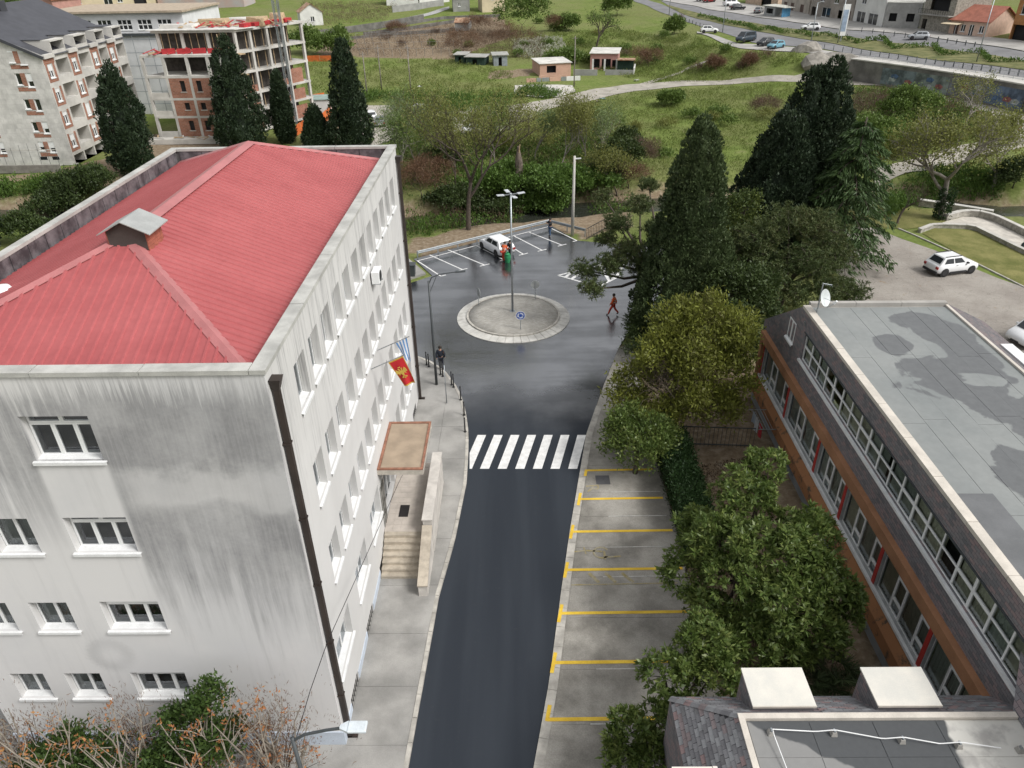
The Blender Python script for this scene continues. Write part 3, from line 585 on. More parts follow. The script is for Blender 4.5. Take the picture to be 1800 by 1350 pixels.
for i in range(7):
    m = MB(); m.box(-6.45, -4.62, 24.0+i*.275, 25.895, .1+i*.163, .1+(i+1)*.163); m.build('step', STONE, EN)
for i in range(5):
    for j in range(13): m = MB(); m.box(-6.48+i*.37+.006, -6.48+(i+1)*.37-.006, 25.95+j*.4+.006, 25.95+(j+1)*.4-.006, 1.251, 1.262); m.build('floor_tile', TILE, EN)
m = MB(); m.box(-4.6, -4.18, 25.75, 30.9, .1, 2.05); m.build('parapet_wall', STW, EN); m = MB(); m.box(-4.64, -4.14, 25.7, 30.95, 2.052, 2.13); m.build('parapet_cap', STW, EN)
m = MB(); m.prism([(-4.6, 22.95), (-4.2, 22.95), (-4.2, 25.69), (-4.6, 25.69)], .1, lambda x, y: .75+(y-22.95)*.36); m.build('stair_cheek', STW, EN)
m = MB(); m.prism([(-4.63, 22.9), (-4.17, 22.9), (-4.17, 25.69), (-4.63, 25.69)], lambda x, y: .752+(y-22.95)*.36, lambda x, y: .83+(y-22.95)*.36); m.build('cheek_cap', STONE, EN)
m = MB(); m.box(-5.95, -5.5, 26.9, 27.75, 1.266, 1.285); setp(m.build('door_mat', pm('rubber_mat', (.02, .018, .018), .9)), 'black rubber mat lying on the entrance landing', 'mat')
m = MB(); SD.box(m, door[0], door[1], door[2], door[3], -.3, -.27); dd_ = m.build('door', DARKGLASS, LB)
for i in range(4): m = MB(); q = door[0]+(door[1]-door[0])*i/3; SD.box(m, q-.04, q+.04, door[2], door[3], -.27, -.2); m.build('door_frame', WHITE, dd_)
for i in range(3): m = MB(); SD.box(m, 26.15-Y0+i*.3, 26.35-Y0+i*.3, 1.3, 3.6, .01, .04); m.build('marble_panel', pm('green_marble', (.08, .085, .075), .3, .6, 3., col2=(.3, .3, .28)), LB)
CAN = pm('canopy_membrane', (.33, .26, .19), .85, .15, 1.3); RUST = pm('red_oxide_rim', (.27, .13, .085), .8, .25, 5.)
m = MB(); m.box(-6.5, -4.42, 26.15, 29.95, 4.42, 4.68); cp = m.build('entrance_canopy', pm('canopy_edge', (.5, .46, .4), .8, .2, 2.), LB)
m = MB(); m.box(-6.36, -4.54, 26.28, 29.82, 4.681, 4.70); m.build('membrane', CAN, cp)
for b in ((-6.49, -4.42, 26.15, 26.27), (-6.49, -4.42, 29.83, 29.95), (-4.53, -4.42, 26.275, 29.825), (-6.49, -6.37, 26.275, 29.825)): m = MB(); m.box(*b, 4.681, 4.745); m.build('rim', RUST, cp)
m = MB(); m.box(X1+.06, X1+.4, 29.62, 30.42, 12.2, 12.75); ac = m.build('air_conditioner', WHITE, bevel=.02); setp(ac, 'white air conditioner unit hung on the side wall below the top windows', 'air conditioner')
m = MB(); m.tube([(X1+.402, 29.98+.24*math.cos(t), 12.47+.24*math.sin(t)) for t in np.linspace(0, 6.28, 20)], .012, 5); m.build('fan_guard', DGREYM, ac)
m = MB(); m.lathe([(.23, 0), (.0, .01)], (0, 0, 0), 16); m.build('fan', BLACK, ac, Matrix.Translation((X1+.403, 29.98, 12.47)) @ Matrix.Rotation(RAD(90), 4, 'Y'))
for q in (29.75, 30.3): m = MB(); m.box(X1, X1+.42, q-.02, q+.02, 12.14, 12.195); m.build('bracket', STEEL, ac)
# flags
def flag(label, y, quad, mat, wave):
    t = thing('flag', label, 'flag', (-6.5, y, 9.1), group='flags on the white building')
    m = MB(); m.tube([(-6.5, y, 9.1), (-4.98, y, 9.8)], .022, 6); m.build('pole', STEEL, t)
    A, B, C, D = [np.array(q, float) for q in quad]; nu, nv = 10, 14; V = []; UV = []
    for j in range(nv+1):
        for i in range(nu+1):
            s, r = i/nu, j/nv; p = (A*(1-s)+B*s)*(1-r)+(D*(1-s)+C*s)*r; p[1] += wave*math.sin(s*7+r*3)*r; V.append(p); UV.append((s, r))
    F_ = np.array([(j*(nu+1)+i, j*(nu+1)+i+1, (j+1)*(nu+1)+i+1, (j+1)*(nu+1)+i) for j in range(nv) for i in range(nu)])
    me = mesh_np('cloth', np.array(V), F_, mat, True); uv = me.uv_layers.new(name='UVMap'); L = np.zeros(len(me.loops), int); me.loops.foreach_get('vertex_index', L)
    uv.data.foreach_set('uv', np.array(UV)[L].ravel().astype(np.float32)); return t, obj('cloth', me, t), (A, B, C, D)
k = NT('red_flag'); uv = k.n('ShaderNodeTexCoord').outputs['UV']; sp = k.n('ShaderNodeSeparateXYZ'); k.l(uv, sp.inputs[0]); U, V_ = sp.outputs[0], sp.outputs[1]
e = k.math('MINIMUM', k.math('MINIMUM', U, k.math('SUBTRACT', 1., U)), k.math('MINIMUM', V_, k.math('SUBTRACT', 1., V_))); FLR = k.fin(k.mix(k.rng(e, .04, .05), (.55, .36, .06), (.5, .03, .035)), .8, .2)
FLR.use_backface_culling = False
k = NT('striped_flag'); uv = k.n('ShaderNodeTexCoord').outputs['UV']; sp = k.n('ShaderNodeSeparateXYZ'); k.l(uv, sp.inputs[0]); fr = k.math('FRACT', k.math('MULTIPLY', sp.outputs[0], 3.5)); FLB = k.fin(k.mix(k.rng(fr, .48, .52), (.13, .28, .55), (.72, .74, .76)), .8, .2)
t1, c1, (A, B, C, D) = flag('red flag with gold border and gold eagle on a slanted pole', 27.6, [(-5.72, 27.6, 9.42), (-5.05, 27.6, 9.74), (-4.62, 27.6, 8.4), (-5.12, 27.6, 8.22)], FLR, .07)
flag('pale blue and white striped flag on a slanted pole behind the red one', 29.3, [(-5.62, 29.3, 9.46), (-5.1, 29.3, 9.72), (-5.02, 29.3, 8.5), (-5.28, 29.3, 8.62)], FLB, .08)
# gold eagle: two heads, wings, tail, built as thin plates on the cloth
GOLD = pm('gold_print', (.6, .42, .08), .7); m = MB()
ctr = (A+B+C+D)/4; ux = (B-A)/np.linalg.norm(B-A); uy = (A-D); uy /= np.linalg.norm(uy)
def pl(pts): m.poly([ctr+ux*a*1.25+uy*b*1.25+np.array([0, -.085, 0]) for a, b in pts])
pl([(-.07, .02), (0, -.16), (.07, .02), (.05, .1), (-.05, .1)])
for s in (-1, 1):
    pl([(s*.05, .08), (s*.16, .2), (s*.2, .12), (s*.2, .0), (s*.13, .03), (s*.14, -.06), (s*.08, -.02)]); pl([(s*.01, .1), (s*.03, .19), (s*.09, .21), (s*.07, .15), (s*.05, .09)]); pl([(s*.03, -.1), (s*.11, -.17), (s*.07, -.2), (s*.02, -.15)])
pl([(-.05, .22), (.05, .22), (.04, .27), (0, .25), (-.04, .27)]); pl([(-.05, -.17), (.05, -.17), (0, -.24)])
m.build('eagle_emblem', GOLD, t1)
# ================================================================ long shingle-clad building with orange bands
RB = thing('shingled_building', 'long two storey building with grey shingle walls, orange bands and red pilasters', 'building', (14.3, 16, 0))
def rot(x, y, a=RAD(-.7)): dx, dy = x-14.3, y-16; return (14.3+dx*math.cos(a)-dy*math.sin(a), 16+dx*math.sin(a)+dy*math.cos(a))
YN, YF, YR, RZT = 4.0, 39.4, 34.2, 8.75      # near end, far eave tip, end of flat roof, roof level
RFc = Fac(rot(14.3, YF), rot(14.3, YN))
def S(y): return YF-y
AE = YF-YN
def shinglemat(name, c1, c2, c3, w=.3, h=.13, axis='side'):
    k = NT(name); X_, Y_, Z_ = k.xyz(); cmb = k.n('ShaderNodeCombineXYZ')
    if axis == 'side': k.l(Y_, cmb.inputs[0]); k.l(Z_, cmb.inputs[1])
    elif axis == 'front': k.l(X_, cmb.inputs[0]); k.l(Z_, cmb.inputs[1])
    else: k.l(Y_, cmb.inputs[0]); k.l(k.math('MULTIPLY', X_, 1.), cmb.inputs[1])
    br = k.n('ShaderNodeTexBrick'); k.l(cmb.outputs[0], br.inputs['Vector']); br.inputs['Scale'].default_value = 1.; br.offset = .5
    for n_, v_ in (('Brick Width', w), ('Row Height', h), ('Mortar Size', .006), ('Bias', 0.)): br.inputs[n_].default_value = v_
    br.inputs['Color1'].default_value = (0, 0, 0, 1); br.inputs['Color2'].default_value = (1, 1, 1, 1); br.inputs['Mortar'].default_value = (.3, .3, .3, 1)
    n = k.noise(.9, 4.); f = k.math('ADD', k.math('MULTIPLY', br.outputs[0], .65), k.math('MULTIPLY', n, .4)); c = k.ramp(f, [(.15, c1), (.5, c2), (.9, c3)])
    c = k.mix(k.math('MULTIPLY', br.outputs['Fac'], .7), c, (.03, .03, .032)); c = k.mix(1., c, k.ramp(k.noise(40, 3.), [(.2, .75), (.8, 1.2)]), 'MULTIPLY')
    row = k.math('FRACT', k.math('DIVIDE', Z_ if axis != 'top' else X_, h)); k.bump(k.math('ADD', row, k.math('MULTIPLY', br.outputs['Fac'], -1.)), .5, .02)
    return k.fin(c, .9, .15)
SH = shinglemat('grey_shingle_wall', (.15, .15, .162), (.215, .21, .222), (.285, .215, .218)); SHF = shinglemat('grey_shingle_front', (.15, .15, .162), (.215, .21, .222), (.285, .215, .218), axis='front')
SHT = shinglemat('grey_shingle_slope', (.12, .12, .13), (.175, .165, .17), (.21, .165, .165), axis='top')
ORG = pm('orange_render', (.33, .165, .085), .85, .15, 1., col2=(.38, .19, .1), bump=.1); ORGD = None
k = NT('mouldy_orange_ledge'); n = k.noise(1.6, 6., .7); ORGD = k.fin(k.mix(k.rng(n, .52, .66), (.32, .155, .075), (.08, .066, .05)), .9, .2)
GREYW = pm('grey_blue_render', (.22, .235, .25), .85, .15, .8); REDP = pm('red_pilaster', (.42, .04, .032), .6, .1)
COPB = pm('beige_coping', (.56, .52, .46), .7, .12, 1.4); VPVC = WHITE
# flat wall layers
bars_y = [38.6, 33.8, 28.95, 25.5, 21.6, 17.55, 13.6, 9.6, 5.6]
low = []
for i in range(len(bars_y)-1): low.append((S(bars_y[i])+.14, S(bars_y[i+1])-.14, 2.22, 4.42))
lowd = [(S(y)-1.3, S(y), .2, .95) for y in (31., 26.5, 22.)]
mb = MB(); RFc.wall(mb, -.1, 1.02, lowd, .2); mb.build('lower_wall', GREYW, RB)
for h in lowd: mb = MB(); RFc.box(mb, h[0], h[1], h[2], h[3], -.24, -.2); mb.build('dark_opening', DARKROOM, RB)
mb = MB(); RFc.box(mb, S(16.6), S(16.2), .25, .95, .001, .02); mb.build('red_panel', REDP, RB)
mb = MB(); E0 = S(38.9)
mb.hexa([RFc.pt(E0, 1.0, .34), RFc.pt(AE, 1.0, .34), RFc.pt(AE, 1.0, 0), RFc.pt(E0, 1.0, 0), RFc.pt(E0, 1.62, .34), RFc.pt(AE, 1.62, .34), RFc.pt(AE, 2.06, .04), RFc.pt(E0, 2.06, .04)]); mb.build('orange_ledge', ORGD, RB)
mb = MB(); RFc.wall(mb, 1.02, 4.5, low, .22); mb.build('window_wall', pm('light_grey_render', (.4, .41, .41), .8), RB)
mb = MB(); RFc.box(mb, E0, AE, 2.062, 2.2, .0, .12); mb.build('white_sill_band', WHITEP, RB)
mb = MB(); RFc.box(mb, S(38.95), AE, 4.46, 4.98, .0, .26); mb.build('orange_band', ORG, RB)
mb = MB(); RFc.box(mb, S(38.95), S(38.62), 1.9, 4.458, .0, .22); mb.build('orange_corner_pier', ORG, RB)
for y in bars_y: mb = MB(); RFc.box(mb, S(y)-.11, S(y)+.11, 2.21, 4.455, -.1, .03); mb.build('red_pilaster', REDP, RB)
VBL = pm('vertical_blind', (.42, .47, .44), .85, .2, .6); VBL2 = pm('cream_blind', (.6, .6, .5), .85, .2, .8)
LAY['sash'] = [(0, 1, 0, .26), (0, 1, .26, .74), (0, 1, .74, 1)]
for (a0, a1, z0, z1) in low:
    w = a1-a0; c = [0, .3, .5, .8, 1.] if w > 3.4 else [0, .28, .5, .78, 1.]
    for j in range(4):
        b0, b1 = a0+w*c[j], a0+w*c[j+1]
        if j % 2: window(RB, RFc, b0+.01, b1-.01, z0, z1, 'sash', .12, .075, sill=False, curtain=[VBL, VBL2, VBL, None][rng.integers(4)])
        else: window(RB, RFc, b0+.01, b1-.01, z0, z1, 'one', .12, .03, sill=False, curtain=[VBL, VBL, VBL2][rng.integers(3)])
# upper storey: shingles and a long two-row window strip
n_up = 28; up = [(S(33.25), S(33.25)+n_up*1.035, 6.2, 7.66)]; sw = (S(35.6), S(34.6), 6.32, 7.5)
mb = MB(); RFc.wall(mb, 4.98, RZT-.02, up, .16, S(YR), AE); 
# part of the wall beyond the flat roof falls to the eave tip
mb2 = MB(); cuts = np.linspace(0, S(YR), 8)
for i in range(7):
    za, zb = [5.45+c*(RZT-.02-5.45)/S(YR) for c in (cuts[i], cuts[i+1])]; mb2.quad(RFc.pt(cuts[i], 4.98, .0), RFc.pt(cuts[i+1], 4.98, .0), RFc.pt(cuts[i+1], zb, .0), RFc.pt(cuts[i], za, .0))
mb.build('shingle_wall', SH, RB); mb2.build('shingle_gable', SH, RB)
window(RB, Fac(RFc.pt(sw[0], 0, .05), RFc.pt(sw[1], 0, .05)), 0, sw[1]-sw[0], sw[2], sw[3], 'two', .03, .07, curtain=VBL2)
for i in range(n_up):
    a0 = up[0][0]+i*1.035; a1 = a0+1.035; cs = [None, VBL, VBL2, VBL, VBL2, VBL2][rng.integers(6)]
    LAY['up'] = [(0, 1, 0, .52), (0, 1, .52, 1)]; LAY['upc'] = [(0, 1, .52, 1), (0, 1, 0, .52)]
    window(RB, RFc, a0, a1, 6.2, 7.66, 'up' if i % 4 in (1, 2) else 'upc', .08, .035 if i % 4 in (1, 2) else .06, sill=False, curtain=cs, cover=rng.choice([.5, 1., 1.]))
mb = MB(); RFc.box(mb, up[0][0]-.1, up[0][1]+.1, 6.08, 6.19, .0, .12); mb.build('window_ledge', WHITEP, RB)
mb = MB(); RFc.box(mb, up[0][0]-.1, up[0][1]+.1, 7.67, 7.73, .0, .05); mb.build('window_head', DGREYM, RB)
# roof
def rp(x, y, z): q = rot(x, y); return (q[0], q[1], z)
k = NT('grey_roof_membrane'); X_, Y_, Z_ = k.xyz(); n1 = k.noise(.42, 6., .55, dist=.6); n2 = k.noise(3., 5., .7); v_ = k.vec((1, 1, 1))
def blob(cx, cy, rx, ry):
    a = k.math('DIVIDE', k.math('SUBTRACT', X_, cx), rx); b = k.math('DIVIDE', k.math('SUBTRACT', Y_, cy), ry)
    return k.math('SQRT', k.math('ADD', k.math('MULTIPLY', a, a), k.math('MULTIPLY', b, b)))
wob = k.math('MULTIPLY', k.math('SUBTRACT', n1, .5), 2.6)
bl = None
for args in ((18.8, 27., 2.3, 2.1), (20.2, 29.4, 1.2, 3.4), (19.6, 32.6, 1.3, .7), (17.3, 30.0, .7, 1.), (20.3, 24.2, 1.5, 1.6), (18.0, 20.0, 1.3, 1.4), (20.8, 21, .9, 2.5)):
    d = k.rng(k.math('ADD', blob(*args), wob), 1.06, .94); bl = d if bl is None else k.math('MAXIMUM', bl, d)
hole = k.rng(k.math('ADD', blob(19.7, 26.7, .95, .5), k.math('MULTIPLY', wob, 1.2)), 1.04, .97); bl = k.math('MULTIPLY', bl, k.math('SUBTRACT', 1., hole))
c = k.mix(k.rng(k.noise(.25, 4.), .3, .7), (.2, .215, .213), (.25, .262, .256)); c = k.mix(k.math('MULTIPLY', bl, .92), c, k.mix(n2, (.095, .1, .104), (.14, .145, .148)))
c = k.mix(1., c, k.ramp(n2, [(.2, .9), (.8, 1.08)]), 'MULTIPLY'); MEMB = k.fin(c, k.mix(bl, (.85,)*3, (.35,)*3), .35)
FRF = MB(); P = [rp(14.62, YN, 0), rp(21.5, YN, 0), rp(21.5, YR, 0), rp(14.62, YR, 0)]
FRF.prism([p[:2] for p in P], RZT-.6, RZT-.06); FRF = FRF.build('flat_roof', CONC, RB)
xsr = np.linspace(14.66, 21.45, 8); ysr = [YN, 8.4, 13.2, 18.6, 23.9, 29.2, 34.1]
for i in range(7):
    for j in range(6):
        yo = .35*math.sin(i*2.3+j); ya = ysr[j] if j == 0 else ysr[j]+yo; yb = ysr[j+1] if j == 5 else ysr[j+1]+.35*math.sin(i*2.3+j+1)
        q = [rp(xsr[i]+.006, ya+.006, 0), rp(xsr[i+1]-.006, ya+.006, 0), rp(xsr[i+1]-.006, yb-.006, 0), rp(xsr[i]+.006, yb-.006, 0)]; m = MB(); m.prism([a[:2] for a in q], RZT-.062, RZT-.045+.004*((i+j) % 3)); m.build('membrane_sheet', MEMB, FRF)
m = MB(); q = [rp(14.7, 10, 0), rp(15.9, 10, 0), rp(15.9, 19.4, 0), rp(14.7, 19.4, 0)]; m.prism([a[:2] for a in q], RZT-.04, RZT-.026); m.build('dark_patch_sheet', pm('dark_membrane', (.14, .145, .15), .8, .12, 1.), FRF)
for i in range(13):     # coping along the facade
    ya, yb = YR-(i+1)*2.33, YR-i*2.33; q = [rp(14.26, ya+.012, 0), rp(14.62, ya+.012, 0), rp(14.62, yb-.012, 0), rp(14.26, yb-.012, 0)]; m = MB(); m.prism([a[:2] for a in q], RZT-.1, RZT+.06+rng.uniform(0, .01)); m.build('coping', COPB, RB)
for i in range(3): q = [rp(14.64+i*2.3, YR-.02, 0), rp(14.64+(i+1)*2.3-.02, YR-.02, 0), rp(14.64+(i+1)*2.3-.02, YR+.26, 0), rp(14.64+i*2.3, YR+.26, 0)]; m = MB(); m.prism([a[:2] for a in q], RZT-.3, RZT+.16); m.build('far_parapet', pm('parapet_grey', (.36, .345, .32), .8, .1, 1.), RB)
m = MB(); m.quad(rp(14.3, YF, 5.45), rp(14.3, YR, RZT-.03), rp(23.9, YR, RZT-1.1), rp(23.9, YF, 5.45)); m.quad(rp(23.9, YF, 5.45), rp(23.9, YF, -.1), rp(14.3, YF, -.1), rp(14.3, YF, 5.45)); m.build('end_slope', SHF, RB)
m = MB(); m.quad(rp(21.56, YN, RZT+.02), rp(23.9, YN, RZT-1.1), rp(23.9, YR+.3, RZT-1.1), rp(21.56, YR+.3, RZT+.02)); m.build('side_slope', SHT, RB)
m = MB(); m.quad(rp(23.9, YN, RZT-1.1), rp(23.9, YN, -.1), rp(23.9, YF, -.1), rp(23.9, YR+.3, RZT-1.1)); m.build('rear_wall', GREYW, RB)
m = MB(); a = rp(21.5, YN, RZT); b = rp(21.5, YR, RZT); m.bar((a[0], a[1], RZT), (b[0], b[1], RZT), .14, .1); m.build('roof_trim', COPB, RB)
m = MB(); q = [rp(22.2, 27.6, 0), rp(22.75, 27.6, 0), rp(22.75, 30.4, 0), rp(22.2, 30.4, 0)]; m.prism([a[:2] for a in q], RZT-.75, RZT-.2); m.build('skylight_cap', WHITEP, RB)
# satellite dish
DZ = RZT+.05; dx, dy = rot(14.75, 33.55); ds = thing('satellite_dish', 'white satellite dish on a bent steel mast at the roof corner', 'satellite dish', (dx, dy, DZ))
m = MB(); m.tube([(dx-.55, dy-.1, DZ-.55), (dx-.5, dy-.12, DZ-.75), (dx-.25, dy-.15, DZ-.8), (dx-.1, dy-.1, DZ-.5), (dx, dy, DZ+.2), (dx, dy, DZ+1.5)], .035, 8); m.build('mast', STEEL, ds)
m = MB(); m.lathe([(.01, 0), (.17, .02), (.34, .06), (.44, .11)], (0, 0, 0), 28); DM = Matrix.Translation((dx+.12, dy-.12, DZ+.75)) @ Vector((.62, -.7, .38)).to_track_quat('Z', 'Y').to_matrix().to_4x4()
m.build('dish', pm('dish_white', (.6, .64, .64), .5), ds, DM, smooth=True); m = MB(); m.tube([(0, -.5, .1), (0, -.3, .55)], .02, 6); m.tube([(0, .0, .02), (0, -.28, .56)], .012, 5); m.build('feed_arm', STEEL, ds, DM)
m = MB(); m.tube([(0, -.33, .5), (0, -.2, .66)], .05, 8); m.build('feed_horn', WHITE, ds, DM)
m = MB(); m.tube([(dx-.02, dy, DZ+1.48), (dx+.5, dy+.1, DZ+1.35)], .015, 5)
for q in (.1, .22, .34, .45): m.tube([(dx+q, dy-.14, DZ+1.45-q*.25), (dx+q, dy+.2, DZ+1.45-q*.25)], .008, 4)
m.build('aerial', STEEL, ds)
# laundry below the ledge
lr = thing('laundry_rack', 'steel laundry rack fixed under the orange ledge', 'rack', (13.9, 34.6, 1.6))
for i in range(5): m = MB(); m.tube([(13.35+i*.16, 33.6, 1.5), (13.35+i*.16, 35.6, 1.55)], .012, 5); m.build('line', STEEL, lr)
for y in (33.6, 35.6): m = MB(); m.bar((14.35, y, 1.5), (13.2, y, 1.52), .04); m.build('arm', STEEL, lr)
for i, (y, col, lab, hgt) in enumerate(((34.0, (.42, .03, .04), 'red cloth hanging on the laundry rack', .8), (34.7, (.55, .57, .6), 'white cloth hanging on the laundry rack beside the red cloth', .9), (35.3, (.35, .4, .47), 'grey blue cloth hanging at the far end of the laundry rack', .7))):
    V = []; 
    for b in range(6):
        for a in range(8): V.append((13.45+.03*math.sin(a*1.7+i)+.05*b*math.sin(a)*.2, y-.25+.5*a/7, 1.53-hgt*b/5))
    F_ = np.array([(b*8+a, b*8+a+1, (b+1)*8+a+1, (b+1)*8+a) for b in range(5) for a in range(7)]); setp(obj('laundry', mesh_np('laundry', np.array(V), F_, pm('cloth_%d' % i, col, .9), True)), lab, 'laundry', 'laundry under the ledge')

# ================================================================ nearer wing with individually laid shingles
WG = thing('roof_wing', 'near roof wing with grey shingle slopes, white dormer tops and patched flat roof', 'building', (9, 9, 0))
ax0, ay1, ez_, fx0, fy1, fz = 4.5, 14.3, 5.0, 6.0, 12.8, 6.33; WN = 3.5; WXE = 14.25
m = MB(); m.quad((ax0, ay1, -.1), (ax0, WN, -.1), (ax0, WN, ez_), (ax0, ay1, ez_)); m.build('side_wall', SH, WG)
m = MB(); m.quad((WXE, ay1, -.1), (ax0, ay1, -.1), (ax0, ay1, ez_), (WXE, ay1, ez_)); m.build('rear_wall', SHF, WG)
UNDER = pm('shingle_underlay', (.045, .045, .05), .9)
m = MB(); m.quad((ax0, ay1, ez_), (ax0, WN, ez_), (fx0, WN, fz), (fx0, fy1, fz)); W1 = m.build('left_slope', UNDER, WG)
m = MB(); m.quad((WXE, ay1, ez_), (ax0, ay1, ez_), (fx0, fy1, fz), (WXE, fy1, fz)); W2 = m.build('rear_slope', SHF, WG)
shm = [pm('shingle_%d' % i, c, .9, .12, 2., bump=.3, bscale=60, fine=.14) for i, c in enumerate([(.16, .16, .17), (.2, .2, .21), (.245, .25, .26), (.21, .175, .178), (.25, .18, .178), (.14, .14, .145)])]
wts = [.26, .26, .2, .12, .08, .08]
def tile_slope(parent, O, e, dn, nr, wid, inside, ncourse, expo, mats, cap_n=300):
    """shingles in courses: O eave origin, e along the eave, dn up the slope"""
    base = {}; cnt = 0
    for i, mt in enumerate(mats):
        b = MB(); b.hexa([(0, 0, .002), (wid-.012, 0, .002), (wid-.012, expo*1.12, .002), (0, expo*1.12, .002), (0, 0, .02), (wid-.012, 0, .02), (wid-.012, expo*1.12, .006), (0, expo*1.12, .006)]); base[i] = b.mesh('shingle', mt)
    for c in range(ncourse):
        for j in range(60):
            s = (j+(.5 if c % 2 else 0)+rng.uniform(-.03, .03))*wid; h = c*expo
            if not inside(s, h) or not inside(s+wid, h): continue
            p = O+e*s+dn*h+nr*(.004+rng.uniform(0, .003)); i = rng.choice(len(mats), p=wts)
            M = Matrix(((e[0], dn[0], nr[0], p[0]), (e[1], dn[1], nr[1], p[1]), (e[2], dn[2], nr[2], p[2]), (0, 0, 0, 1)))
            obj('shingle', base[int(i)], parent, M); cnt += 1
            if cnt >= cap_n: return
hs = math.hypot(1.5, fz-ez_)
O = np.array([ax0, ay1, ez_]); e = np.array([0, -1., 0]); dn = np.array([1.5, 0, fz-ez_])/hs; nr = np.cross(e, dn); nr = nr if nr[2] > 0 else -nr
ncs = 14; expo = hs/ncs
def ins1(s, h): return s > 1.5*h/hs+.02 and s < 5.6
tile_slope(W1, O, e, dn, nr, .265, ins1, ncs, expo, shm)
O2 = np.array([WXE, ay1, ez_]); e2 = np.array([-1., 0, 0]); dn2 = np.array([0, -1.5, fz-ez_])/hs; nr2 = np.cross(e2, dn2); nr2 = nr2 if nr2[2] > 0 else -nr2
dorm = [(6.55, 8.3), (10.1, 11.85)]
def ins2(s, h):
    x = WXE-s; return s > .02 and s < WXE-ax0-1.5*h/hs-.02 and not any(a-.02 < x < b+.02 for a, b in dorm)
tile_slope(W2, O2, e2, dn2, nr2, .265, ins2, ncs, expo, shm)
hp_ = MB(); A, B = np.array([ax0, ay1, ez_+.03]), np.array([fx0, fy1, fz+.03]); 
for i in range(9):
    a = A+(B-A)*i/9; b = A+(B-A)*(i+1.15)/9; b = np.minimum(b, B) if False else b; x = np.array([1, 1, 0])/math.sqrt(2)*.12; m = MB(); dz = np.array([0, 0, -.06]); r_ = np.array([0, 0, .012*(i % 2)]); m.quad(a-x+dz, b-x+dz+r_, b+r_, a); m.quad(a, b+r_, b+x+dz+r_, a+x+dz); m.build('hip_shingle', shm[[1, 2, 4, 1, 3, 2, 1, 0, 2][i]], WG)
DTOP = pm('dormer_white_top', (.64, .63, .58), .7, .08, 1.2, col2=(.70, .67, .60), fine=.04); CREAMB = pm('cream_cladding', (.56, .53, .46), .75, .1)
for (a, b) in dorm:
    zt = 6.2; ys0 = 13.15; d = MB(); d.hexa([(a, ys0, 5.3), (b, ys0, 5.3), (b, 14.36, 4.6), (a, 14.36, 4.6), (a, ys0, zt-.03), (b, ys0, zt-.03), (b, 14.36, zt-.03), (a, 14.36, zt-.03)]); d = d.build('dormer', SH, WG)
    m = MB(); m.box(a-.03, b+.03, ys0-.02, 14.42, zt-.028, zt+.03); m.build('dormer_top', DTOP, d)
    m = MB(); m.box(a-.03, b+.03, ys0-.05, ys0-.022, zt-.03, zt+.045); m.build('flashing', COPB, d)
d = MB(); d.box(4.0, 5.15, 9.9, 11.5, 4.6, 5.85); d = d.build('dormer', SH, WG); m = MB(); m.box(3.96, 5.05, 9.8, 11.56, 5.852, 5.9); m.build('dormer_top', DTOP, d); m = MB(); m.box(5.06, 5.18, 9.8, 11.56, 5.852, 5.92); m.build('flashing', DTOP, d)
m = MB(); m.box(3.5, 4.42, 7.5, 11.9, 3.6, 3.75); gb = m.build('gutter_box', pm('brown_gutter', (.26, .13, .075), .7, .15), WG); m = MB(); m.box(3.44, 3.52, 7.5, 11.95, 3.3, 3.95); m.build('gutter_front', WHITEP, gb); m = MB(); m.box(3.53, 3.75, 7.5, 11.9, 3.752, 4.0); m.build('gutter_lip', pm('brown_gutter', (.26, .13, .075)), gb)
# flat roof of the wing
k = NT('patched_membrane'); X_, Y_, Z_ = k.xyz(); n1 = k.noise(.5, 4., .5); n2 = k.noise(6., 5., .7); t_ = k.math('ADD', X_, k.math('MULTIPLY', k.math('SUBTRACT', n1, .5), 1.6)); ty = k.math('ADD', k.math('MULTIPLY', Y_, 1.3), X_)
dk = k.math('MULTIPLY', k.rng(k.math('ADD', ty, k.math('MULTIPLY', k.math('SUBTRACT', n1, .5), 2.5)), 22.9, 23.05), k.rng(t_, 11.62, 11.5)); wh = k.rng(t_, 11.5, 11.62)
c = k.mix(dk, k.mix(n2, (.2, .2, .195), (.25, .25, .245)), k.mix(n2, (.06, .064, .068), (.085, .09, .094))); c = k.mix(wh, c, k.mix(k.rng(k.noise(1.1, 5.), .45, .65), (.56, .55, .51), (.36, .35, .33)))
PM = k.fin(c, .75, .35)
m = MB(); m.box(fx0+.16, 13.75, WN, fy1-.16, fz-.3, fz-.06); FL = m.build('flat_roof', PM, WG)
for i, (xa, xb) in enumerate(((6.2, 7.9), (7.92, 9.65), (9.67, 11.4), (11.42, 13.7))):
    for j, (ya, yb) in enumerate(((WN+.05, 7.), (7.02, 11.55), (11.57, 12.6))): m = MB(); m.box(xa, xb, ya, yb, fz-.058, fz-.045-.003*((i+j) % 2)); m.build('membrane_sheet', PM, FL)
for b in ((fx0-.02, fx0+.15, WN, fy1+.02), (fx0+.151, 13.7, fy1-.15, fy1+.02)): m = MB(); m.box(*b, fz-.1, fz+.05); m.build('roof_edge_trim', COPB, WG)
m = MB(); m.quad((13.7, fy1+.1, fz-.02), (13.7, WN, fz-.02), (14.29, WN, 7.3), (14.29, fy1+1.3, 7.3)); m.build('valley_slope', SH, WG)
